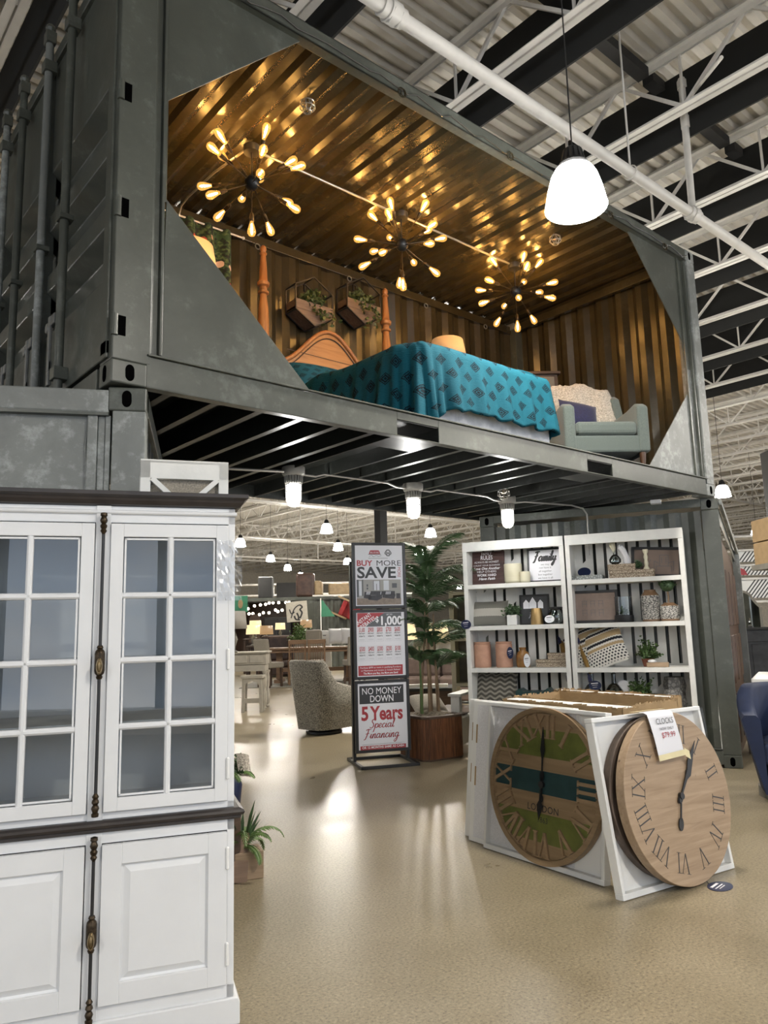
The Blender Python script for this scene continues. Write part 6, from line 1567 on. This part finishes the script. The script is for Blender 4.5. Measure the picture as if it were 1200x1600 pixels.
# sofas
def sofa(label, x, y, rz, w, mat, cush=3, cat='sofa', z=0.0, hgt=.9):
    t = thing('sofa', label, cat, (x, y, z), rz); m = M[mat]
    obj('base', MB().box(-w/2, -.45, .05, w/2, .45, .30), m, t, bevel=.03); obj('backrest', MB().box(-w/2+.05, .2, .3, w/2-.05, .48, hgt), m, t, bevel=.08, seg=3)
    for s in (-1, 1): a, b = sorted((s*(w/2-.24), s*w/2)); obj('arm', MB().box(a, -.45, .2, b, .45, .64), m, t, bevel=.08, seg=3)
    iw = (w-.5)/cush
    for i in range(cush):
        x0 = -w/2+.25+i*iw; obj('seat_cushion', MB().box(x0+.01, -.46, .30, x0+iw-.01, .22, .48), m, t, bevel=.05, seg=3); obj('back_cushion', MB().box(x0+.01, .05, .45, x0+iw-.01, .30, hgt-.02), m, t, bevel=.08, seg=3)
    return t
sofa('dark brown leather sofa behind the dining table, beneath the lit lamps', 11.9, 16.6, R_(-40), 2.0, 'leather', 2, hgt=1.25)
sofa('dark leather sofa behind the dining table, beside the sign stand', 13.75, 14.9, R_(-45), 1.3, 'leather', 1, hgt=1.2)
for i, (x, y, l) in enumerate(((12.55, 15.0, 'white fluffy cushion standing on the dining table end, nearer the table centre'), (12.85, 14.75, 'white cushion beside the fluffy one, closest to the sign stand'))):
    softpillow('cushion', l, (x, y, .95), R_(-40+20*i), R_(-10), .55, .48, .2, M['linen'], 'cushion')
wc = thing('accent_chair', 'small pale grey accent chair beyond the slat-back chairs', 'armchair', (11.35, 14.55, 0), R_(-40)); obj('back', MB().box(-.24, .1, .45, .24, .26, 1.40), M['greyfab'], wc, bevel=.08, seg=3); obj('seat', MB().box(-.26, -.28, .25, .26, .2, .5), M['greyfab'], wc, bevel=.06); obj('base', MB().box(-.22, -.22, 0, .22, .2, .25), M['darkwood'], wc)
tl = thing('tall_plant', 'bright green leafy plant behind the slat-back chairs', 'potted plant', (11.6, 15.6, 0), 0); obj('pot', MB().lathe([(.12, 0), (.17, .5), (.18, .9), (.15, 1.0)], 18), M['stonegrey'], tl, 50); o = bushy(tl, (0, 0, 1.0), .42, .6, M['fernleaf'], 77, 60, .07)
ch = thing('drawer_chest', 'small white chest with dark pulls beyond the dining table', 'chest', (13.35, 16.75, 0), R_(-40)); obj('body', MB().box(-.2, -.2, 0, .2, .2, 1.36), M['white_frame'], ch, bevel=.01)
for i in range(3):
    d_ = obj('drawer', MB().box(-.17, -.215, .72+.2*i, .17, -.2, .88+.2*i), M['white_frame'], ch, bevel=.006); obj('pull', MB().box(-.05, -.23, .79+.2*i, .05, -.215, .81+.2*i), M['black'], d_)
for l, p, m_, s in (('lit table lamp with a cream box shade, nearest the console desk', (11.45, 18.08, .942), 'linenlamp', 1.0), ('lit table lamp with a tan drum shade beside the cream one', (11.78, 17.80, .942), 'linenlamp_dim', .95),
        ('lit table lamp with a tan shade in front of the horse canvas', (12.75, 16.95, 1.162), 'linenlamp_dim', .85), ('small lit table lamp low beside the tan shade', (12.7, 18.42, 1.162), 'linenlamp', .75), ('lit lamp with a small cream shade behind the cream box shade', (12.05, 18.95, 1.162), 'linenlamp', .9)):
    tlamp(l, p, m_, s, hb=.36, rt=.21, rb=.23)
for l, x, y, hgt, w in (('dark side table carrying the cream and tan lamps', 11.6, 17.95, .94, .8), ('dark side table carrying the lamps by the horse canvas', 12.75, 16.95, 1.16, .4), ('dark side table carrying the rear lamps', 12.3, 18.75, 1.16, 1.4)):
    t = thing('side_table', l, 'side table', (x, y, 0), R_(-40)); obj('top', MB().box(-w/2, -.25, hgt-.05, w/2, .25, hgt-.002), M['darkwood'], t, bevel=.005)
    for sx in (-1, 1):
        for sy in (-.2, .2): obj('leg', MB().box(sx*(w/2-.05)-.03, sy-.03, 0, sx*(w/2-.05)+.03, sy+.03, hgt-.05), M['darkwood'], t)
# far display container with goods stored on its roof
fc = thing('display_container', 'far dark container display with a lit opening, furniture stored on its roof', 'display container', (12.4, 22.1, 0), R_(-40.3))
obj('roof_panel', MB().box(0, -.05, 2.5, 7.2, 2.4, 2.62), EN, fc, bevel=.01); mb = MB(); corr(mb, 3.55, 7.2, lambda q, d: ((q, .0+d, 0), (q, .0+d, 2.5)), .3, .05); obj('side_wall', mb, EN, fc, open_=True)
obj('back_wall', MB().box(0, 2.3, 0, 7.2, 2.4, 2.5), M['doorwood'], fc); obj('end_post', MB().box(0, 0, 0, .15, 2.4, 2.5), EN, fc); obj('corner_gusset', MB().prism([(.15, 2.5), (1.0, 2.5), (.15, 1.4)], -.02, .0), EN, fc); obj('corner_gusset', MB().prism([(2.7, 2.5), (3.55, 2.5), (3.55, 1.3)], -.02, .0), EN, fc)
obj('shelf_edge', MB().box(3.5, -.3, 2.62, 7.2, -.2, 2.67), M['white_pipe'], fc)
cl = thing('bulb_cluster', 'cluster of small glowing bulbs inside the far container display', 'light', (13.75, 20.95, 2.22), R_(-40.3)); rr = random.Random(2); M['minibulb'] = emit('small_bulb', (1, .86, .66), 9)
obj('bar', MB().tube([(-.75, 0, .26), (1.05, 0, .26)], .015, 6), M['black'], cl, 60)
for i in range(20):
    x = -.7 + 1.7*(i % 10)/9 + rr.uniform(-.06, .06); z = -.22 + .3*(i//10) + rr.uniform(-.08, .05) + .04*(i % 10)*.6
    b = obj('bulb', MB().ball((x, rr.uniform(-.25, .25), min(z, .22)), .055, 8), M['minibulb'], cl, 60)
obj('stems', MB().tube([(-.7, 0, .26), (-.7, 0, .0)], .006, 5), M['black'], cl)
t = thing('horse_canvas', 'grey canvas print of a horse hung in front of the far container display', 'canvas', (14.0, 19.30, 1.70), R_(-40.3), ry=R_(-4)); obj('canvas', MB().box(-.38, -.02, 0, .38, .02, .72), M['greywood'], t)
strokes(t, [[(-.22, .15), (-.12, .4), (-.02, .52), (.12, .58), (.2, .5), (.12, .42), (.18, .3), (.1, .12)], [(-.1, .35), (-.2, .3), (-.26, .45)], [(.0, .3), (.05, .15), (.02, .05)], [(-.1, .2), (-.05, .08), (.1, .05)]], .02, M['print_black'], -.024, 'drawing')
t = thing('green_canvas', 'green picture with a gold lantern motif on the far wall beside the hutch', 'canvas', (12.92, 21.48, 2.12), R_(-40.3)); M['emerald'] = plain('emerald_print', (.03, .16, .09), .6); obj('canvas', MB().box(-.28, -.02, 0, .26, .02, .60), M['emerald'], t); mb = MB(Matrix.Translation((0, -.024, .3))); mb.prism([(.09*math.cos(i*PI/8), .17*math.sin(i*PI/8)) for i in range(16)], -.004, .004); obj('motif', mb, M['tanleather'], t)
t = thing('green_pennant', 'small green triangular canopy beside the horse canvas', 'canopy', (14.75, 18.65, 1.85), R_(-40.3)); obj('cloth', MB().prism([(-.15, 0), (.35, 0), (-.12, .62)], -.02, .02), M['emerald'], t); obj('pole', MB().box(-.17, -.02, -1.85, -.14, .02, .66), M['joist'], t)
mc = thing('mirror', 'dark round-topped mirror leaning beside the far container opening', 'mirror', (13.0, 20.6, 1.0), R_(-40)); obj('frame', MB().prism([(-.2, 0), (.2, 0), (.2, .8)] + [(.2*math.cos(a*PI/8), .8+.22*math.sin(a*PI/8)) for a in range(1, 8)] + [(-.2, .8)], -.02, .02), M['darkwood'], mc); obj('stand', MB().box(-.02, 0, -1.0, .02, .03, .02), M['darkwood'], mc)
t = thing('armoire', 'tall dark cabinet standing inside the far container display', 'cabinet', (14.4, 21.2, .0), R_(-40)); obj('body', MB().box(-.5, -.3, 0, .5, .3, 1.9), M['black'], t, bevel=.01)
for s in (-1, 1): obj('door', MB().box(min(s*.02, s*.48), -.32, .1, max(s*.02, s*.48), -.3, 1.82), M['black'], t, bevel=.01)
rc_ = thing('recliner', 'brown and tan recliner stored on top of the far container', 'recliner', (15.3, 20.62, 2.62), R_(-40)); obj('back', MB().box(-.36, -.45, .0, .36, -.18, .92), M['leather'], rc_, bevel=.1, seg=3); obj('arm', MB().box(.30, -.40, .05, .62, .45, .62), M['tanleather'], rc_, bevel=.09, seg=3); obj('seat', MB().box(-.3, -.2, .05, .32, .45, .5), M['tanleather'], rc_, bevel=.08)
t = thing('ottoman', 'tan leather ottoman stored on the far container beside the recliner', 'ottoman', (16.3, 19.82, 2.62), R_(-40)); obj('body', MB().box(-.42, -.3, .05, .42, .3, .52), M['tanleather'], t, bevel=.08, seg=3); obj('foot', MB().box(-.36, -.24, 0, .36, .24, .05), M['blackmat'], t)
t = thing('speaker_cabinet', 'tall black box cabinet standing on the far container roof', 'cabinet', (13.85, 21.2, 2.62), R_(-40)); obj('body', MB().box(-.26, -.25, 0, .26, .25, .78), M['blackmat'], t, bevel=.03); obj('top', MB().box(-.24, -.24, .78, .24, .24, .80), M['white_frame'], t)
rd = thing('armchair', 'red tufted armchair with golden wood frame fixed sideways to the far container wall', 'armchair', (15.85, 19.05, 2.18), R_(-40.3), ry=R_(115))
obj('seat', MB().box(-.3, -.42, -.05, .3, .1, .12), M['redleather'], rd, bevel=.05); obj('backrest', MB().box(-.3, -.0, .05, .3, .14, .62), M['redleather'], rd, bevel=.06, seg=3)
for s in (-1, 1):
    mb = MB(); mb.box(min(s*.29, s*.35), -.45, -.30, max(s*.29, s*.35), -.38, .3); mb.box(min(s*.29, s*.35), -.45, .24, max(s*.29, s*.35), .1, .3); mb.box(min(s*.29, s*.35), .05, -.30, max(s*.29, s*.35), .12, .1); obj('arm_frame', mb, M['tanleather'], rd)
for l, x, y, w, z, hh in (('black wall panel low in the far hall, left of the recliner', 20.5, 29.5, 1.6, 2.9, .95), ('black wall panel low in the far hall, right beside the recliner', 23.0, 27.8, 1.7, 2.9, .9)):
    t = obj('notice_screen', MB().box(-w/2, -.05, 0, w/2, .05, hh), M['blackmat']); tag(t, l, 'panel'); t.location = (x, y, z); t.rotation_euler.z = R_(-40)
    p_ = obj('post', MB().box(-.05, -.04, -z, .05, .04, 0), M['blackmat'], t)
t = thing('shelf_rack', 'white store rack with lit shelf lines in the far hall', 'rack', (22.5, 31.5, 0), R_(-40))
for z in (3.9, 3.3): obj('shelf', MB().box(-5, -.3, z, 5, .3, z+.09), M['white_pipe'], t)
for x in (-4.9, -1.6, 1.6, 4.9): obj('upright', MB().box(x-.04, -.05, 0, x+.04, .05, 3.95), M['joist'], t)
cb = obj('column', MB().box(-.12, -.12, 0, .12, .12, 7.9), M['black']); tag(cb, 'slim dark roof column rising behind the sign stand', 'column'); cb.location = (11.5, 11.6, 0)
# room corner behind the palm
sofa('brown fabric sofa glimpsed between the palm canes', 8.9, 6.9, R_(-50), 1.9, 'leather2' if 'leather2' in M else 'tanleather', 2)
for l, x, y in (('lit table lamp with a yellow shade seen through the palm, left one', 9.35, 8.35), ('lit table lamp with a yellow shade seen through the palm, right one', 9.8, 7.85)):
    tlamp(l, (x, y, .70), 'linenlamp', 1.1, hb=.40)
t = thing('sofa_table', 'dark sofa table carrying the yellow lamps behind the palm', 'table', (9.6, 8.1, 0), R_(-50)); obj('top', MB().box(-.7, -.2, .64, .7, .2, .698), M['darkwood'], t)
for x in (-.6, .6): obj('leg', MB().box(x-.04, -.15, 0, x+.04, .15, .64), M['darkwood'], t)
t = thing('coffee_table', 'dark low table with a pale lift top behind the palm planter', 'table', (6.3, 4.75, 0), R_(-45)); obj('body', MB().box(-.55, -.3, .08, .5, .3, .50), M['darkwood'], t, bevel=.005); obj('top', MB().box(-.6, -.35, .50, .55, .35, .54), M['blackmat'], t, bevel=.004); obj('lift_rail', MB().box(-.5, -.36, .56, .45, -.3, .60), M['white_frame'], t)
bn = thing('bench', 'white panelled bench with posts beside the left shelf unit', 'bench', (4.93, 2.62, 0), R_(-63)); wf = M['white_wood']
for x in (-.0,): obj('post', MB().box(x-.05, -.05, .06, x+.05, .05, .62), wf, bn, bevel=.004); obj('cap', MB().box(x-.075, -.075, .62, x+.075, .5, .65), wf, bn, bevel=.004)
obj('side_panel', MB().box(-.04, .0, .08, .03, 1.2, .36), wf, bn, bevel=.004); obj('arm_rail', MB().box(-.06, -.06, .34, .06, 1.2, .38), wf, bn, bevel=.004); obj('seat', MB().box(-.5, .0, .36, .0, 1.2, .40), M['darkwood'], bn); obj('foot', MB().box(-.05, -.04, 0, .05, .04, .08), wf, bn); obj('back_leg', MB().box(-.05, 1.1, 0, .05, 1.2, .36), wf, bn); obj('far_leg', MB().box(-.5, .0, 0, -.42, .1, .36), wf, bn)
softpillow('cushion', 'beige fringed cushion lying on the white bench beside the shelves', (4.93, 3.0, .405), R_(-20), R_(-60), .42, .36, .16, M['greyfab'], 'cushion')
t = thing('bookcase', 'tall cream open bookcase between the palm and the shelf units', 'bookcase', (6.1, 3.55, 0), R_(-55))
for x in (-.15, .12, .55): obj('upright', MB().box(x-.03, -.15, 0, x+.03, .15, 1.85), M['cream'], t, bevel=.003)
for z in (.62, 1.2, 1.80): obj('shelf', MB().box(-.15, -.15, z, .55, .15, z+.04), M['cream'], t)
obj('back_panel', MB().box(-.15, .14, .6, .55, .15, 1.82), M['stonegrey'], t)
# ------------------------------------------------------------------ right edge of the picture
nv = thing('barrel_chair', 'navy velvet barrel chair at the right edge on a metal swivel base', 'armchair', (5.20, -.82, 0), R_(-60))
tub(nv, .78, .80, lambda t: .86 if .28 < t < .72 else .66 + .20*(.5-.5*math.cos(PI*min(1, max(0, (t-.06)/.22 if t < .5 else (.94-t)/.22)))), .13, .14, .08, M['navy'], .45, M['navy'], .75)
obj('swivel_base', MB().lathe([(.001, 0), (.27, 0), (.27, .075), (.05, .08), (.001, .09)], 28), M['steel'], nv, 40)
t = thing('white_table', 'white side table partly behind the navy barrel chair', 'table', (6.56, .06, 0), R_(20)); obj('top', MB().box(0, -.7, .71, 1.15, 0, .79), M['white_frame'], t, bevel=.006); obj('apron', MB().box(.05, -.65, .58, 1.1, -.05, .71), M['white_frame'], t)
for x in (.08, 1.07):
    for y in (-.62, -.08): obj('leg', MB().box(x-.04, y-.04, 0, x+.04, y+.04, .60), M['white_frame'], t)
# panelled doors stacked inside the open side of the shelf container
wd = thing('wood_panel_door', 'wide brown panelled door standing in the open side of the shelf container', 'door', (6.19, .10, .002), R_(21.4))
d_ = MB(); d_.prism([(0, 0), (2.22, 0), (2.22, 2.08), (0, 2.34)], 0, .05); obj('slab', d_, M['doorwood'], wd, bevel=.004)
for x in (.08, .60, 1.14, 1.68):
    for z, hh in ((.12, .5), (.72, .5), (1.32, .6)): obj('raised_panel', MB().box(x, -.018, z, x+.42, 0, z+hh), M['doorwood'], wd, bevel=.012)
t = thing('storage_basket', 'pale upholstered bin at the foot of the brown panelled door', 'basket', (6.95, .22, .002), R_(21)); obj('body', MB().lathe([(.10, 0), (.12, .3), (.12, .45), (.10, .46)], 18), M['greyfab'], t, 50)
mr = thing('arched_mirror', 'grey arched mirror on the dark chest at the right edge', 'mirror', (15.0, 4.0, 1.20), R_(-70)); pts = [(-.45, 0), (-.45, .42), (-.38, .50), (-.33, .62)] + [(.30*math.cos(PI-a*PI/10), .62+.16*math.sin(PI-a*PI/10)) for a in range(11)] + [(.38, .50), (.45, .42), (.45, 0)]
mb = MB()
for a, b in zip(pts[:-1], pts[1:]): mb.bar((a[0], 0, a[1]), (b[0], 0, b[1]), .06, .05)
obj('frame', mb, M['stonegrey'], mr, bevel=.005); mb = MB(); mb.prism(pts, .0, .01); o = obj('glass', mb, plain('mirror_glass', (.75, .77, .76), .03, 1.0, .0), mr)
dk = thing('dark_chest', 'dark grey chest of panels carrying the arched mirror at the right edge', 'chest', (15.0, 3.95, 0), R_(-46)); obj('body', MB().box(-.4, -.22, .08, .55, .25, 1.15), M['slate'], dk, bevel=.006); obj('top', MB().box(-.44, -.26, 1.15, .6, .28, 1.2), M['blackmat'], dk, bevel=.005); obj('foot', MB().box(-.36, -.2, 0, .5, .22, .08), M['blackmat'], dk)
for x in (-.34, .1): obj('door', MB().box(x, -.235, .14, x+.38, -.22, .85), M['slate'], dk, bevel=.01)
obj('drawer', MB().box(-.34, -.235, .9, .5, -.22, 1.12), M['slate'], dk, bevel=.01)
for l, dx, hh in (('chrome figurine on the dark chest, taller one', -.18, .30), ('chrome figurine on the dark chest, shorter one', .0, .22)):
    t = thing('figurine', l, 'figurine', (15.0+dx*.7+.1, 3.80-dx*.72, 1.201), 0); obj('body', MB().lathe([(.05, 0), (.055, .03), (.02, .06), (.045, hh*.45), (.025, hh*.7), (.035, hh*.85), (.005, hh)], 12), plain('chrome_'+str(int(hh*100)), (.6, .6, .6), .12, 1.0, 0), t, 50)
sc = thing('screen_stand', 'black framed display screen at the far right edge', 'screen', (8.28, .36, 0), R_(-50)); obj('frame', MB().box(-.12, 0, .35, .7, .05, 1.58), M['black'], sc, bevel=.01); obj('screen', MB().box(-.06, -.004, .42, .64, .0, 1.52), emit('screen_picture', (.35, .5, .62), .6), sc); obj('foot', MB().box(-.1, -.2, 0, .68, .25, .35), M['black'], sc, bevel=.01)
cl_ = obj('display_tower', MB().box(-.10, -.15, 0, .3, .15, 4.5), M['black'], bevel=.01); tag(cl_, 'tall black display tower beside the high cartons', 'display tower'); cl_.location = (13.35, 2.35, 0); cl_.rotation_euler.z = R_(-40)
rk = thing('store_rack', 'white storage rack with hatched back panels beyond the shelf container', 'rack', (17.3, 4.5, 0), R_(-46))
for z in (1.80, 2.34, 2.66, 3.02, 3.35): obj('shelf', MB().box(-.6, -.3, z-.05, 1.6, .3, z), M['white_pipe'], rk)
for x in (-.58, 1.58): obj('upright', MB().box(x-.03, -.3, 0, x+.03, -.24, 3.4), M['joist'], rk)
for z, hh in ((1.86, .46), (2.40, .22), (2.72, .26)):
    pn = obj('hatched_panel', MB().box(-.55, -.24, z, 1.55, -.22, z+hh), M['white_frame'], rk); mb = MB(); x = -.5
    while x < 1.5:
        mb.add([(x, -.243, z), (x+.035, -.243, z), (x+.035+hh*.8, -.243, z+hh), (x+hh*.8, -.243, z+hh)], [(0, 1, 2, 3)]); x += .085
    obj('hatching', mb, M['print_black'], pn, open_=True)
flat_r = MB(); flat_r.prism([(-.55, 2.41), (-.30, 2.41), (-.36, 2.54), (-.46, 2.58), (-.55, 2.56)], -.25, -.246); obj('red_sign', flat_r, M['print_red'], rk); obj('red_sign', MB().box(.0, -.25, 2.74, .14, -.246, 2.98), M['print_red'], rk)
for l, x, y, z, w, hh in (('brown cardboard carton stacked high at the far right, upper one', 12.42, 2.0, 2.72, .6, .38), ('brown cardboard carton stacked high at the far right, lower one', 12.42, 2.0, 2.32, .6, .38)):
    t = thing('carton', l, 'carton', (x, y, z), R_(-40), 'high cartons'); obj('body', MB().box(-.28, -.3, 0, .5, .3, hh), M['cardboard'], t, bevel=.004); obj('shipping_label', MB().box(.0, -.303, hh*.6, .15, -.3, hh*.85), M['whitetag'], t)
rk2 = thing('pallet_rack', 'grey steel pallet rack holding the high cartons at the far right', 'rack', (12.42, 2.0, 0), R_(-40))
obj('beam', MB().box(-.35, -.3, 2.22, 1.8, .3, 2.315), M['stonegrey'], rk2); obj('upright', MB().box(1.7, -.28, 0, 1.78, .28, 2.22), M['stonegrey'], rk2); obj('upright', MB().box(.62, -.28, 0, .70, .28, 2.22), M['stonegrey'], rk2)
# ------------------------------------------------------------------ things made of one mesh stand on their own
bpy.context.view_layer.update()
for o in [o for o in SC.objects if o.parent is None and o.type == 'EMPTY']:
    ch = list(o.children)
    if len(ch) == 1 and ch[0].type == 'MESH':
        c = ch[0]; m = o.matrix_world.copy() @ c.matrix_basis; c.parent = None; c.matrix_world = m
        for k in ('label', 'category', 'group'):
            if k in o: c[k] = o[k]
        n = o.name; bpy.data.objects.remove(o); c.name = n
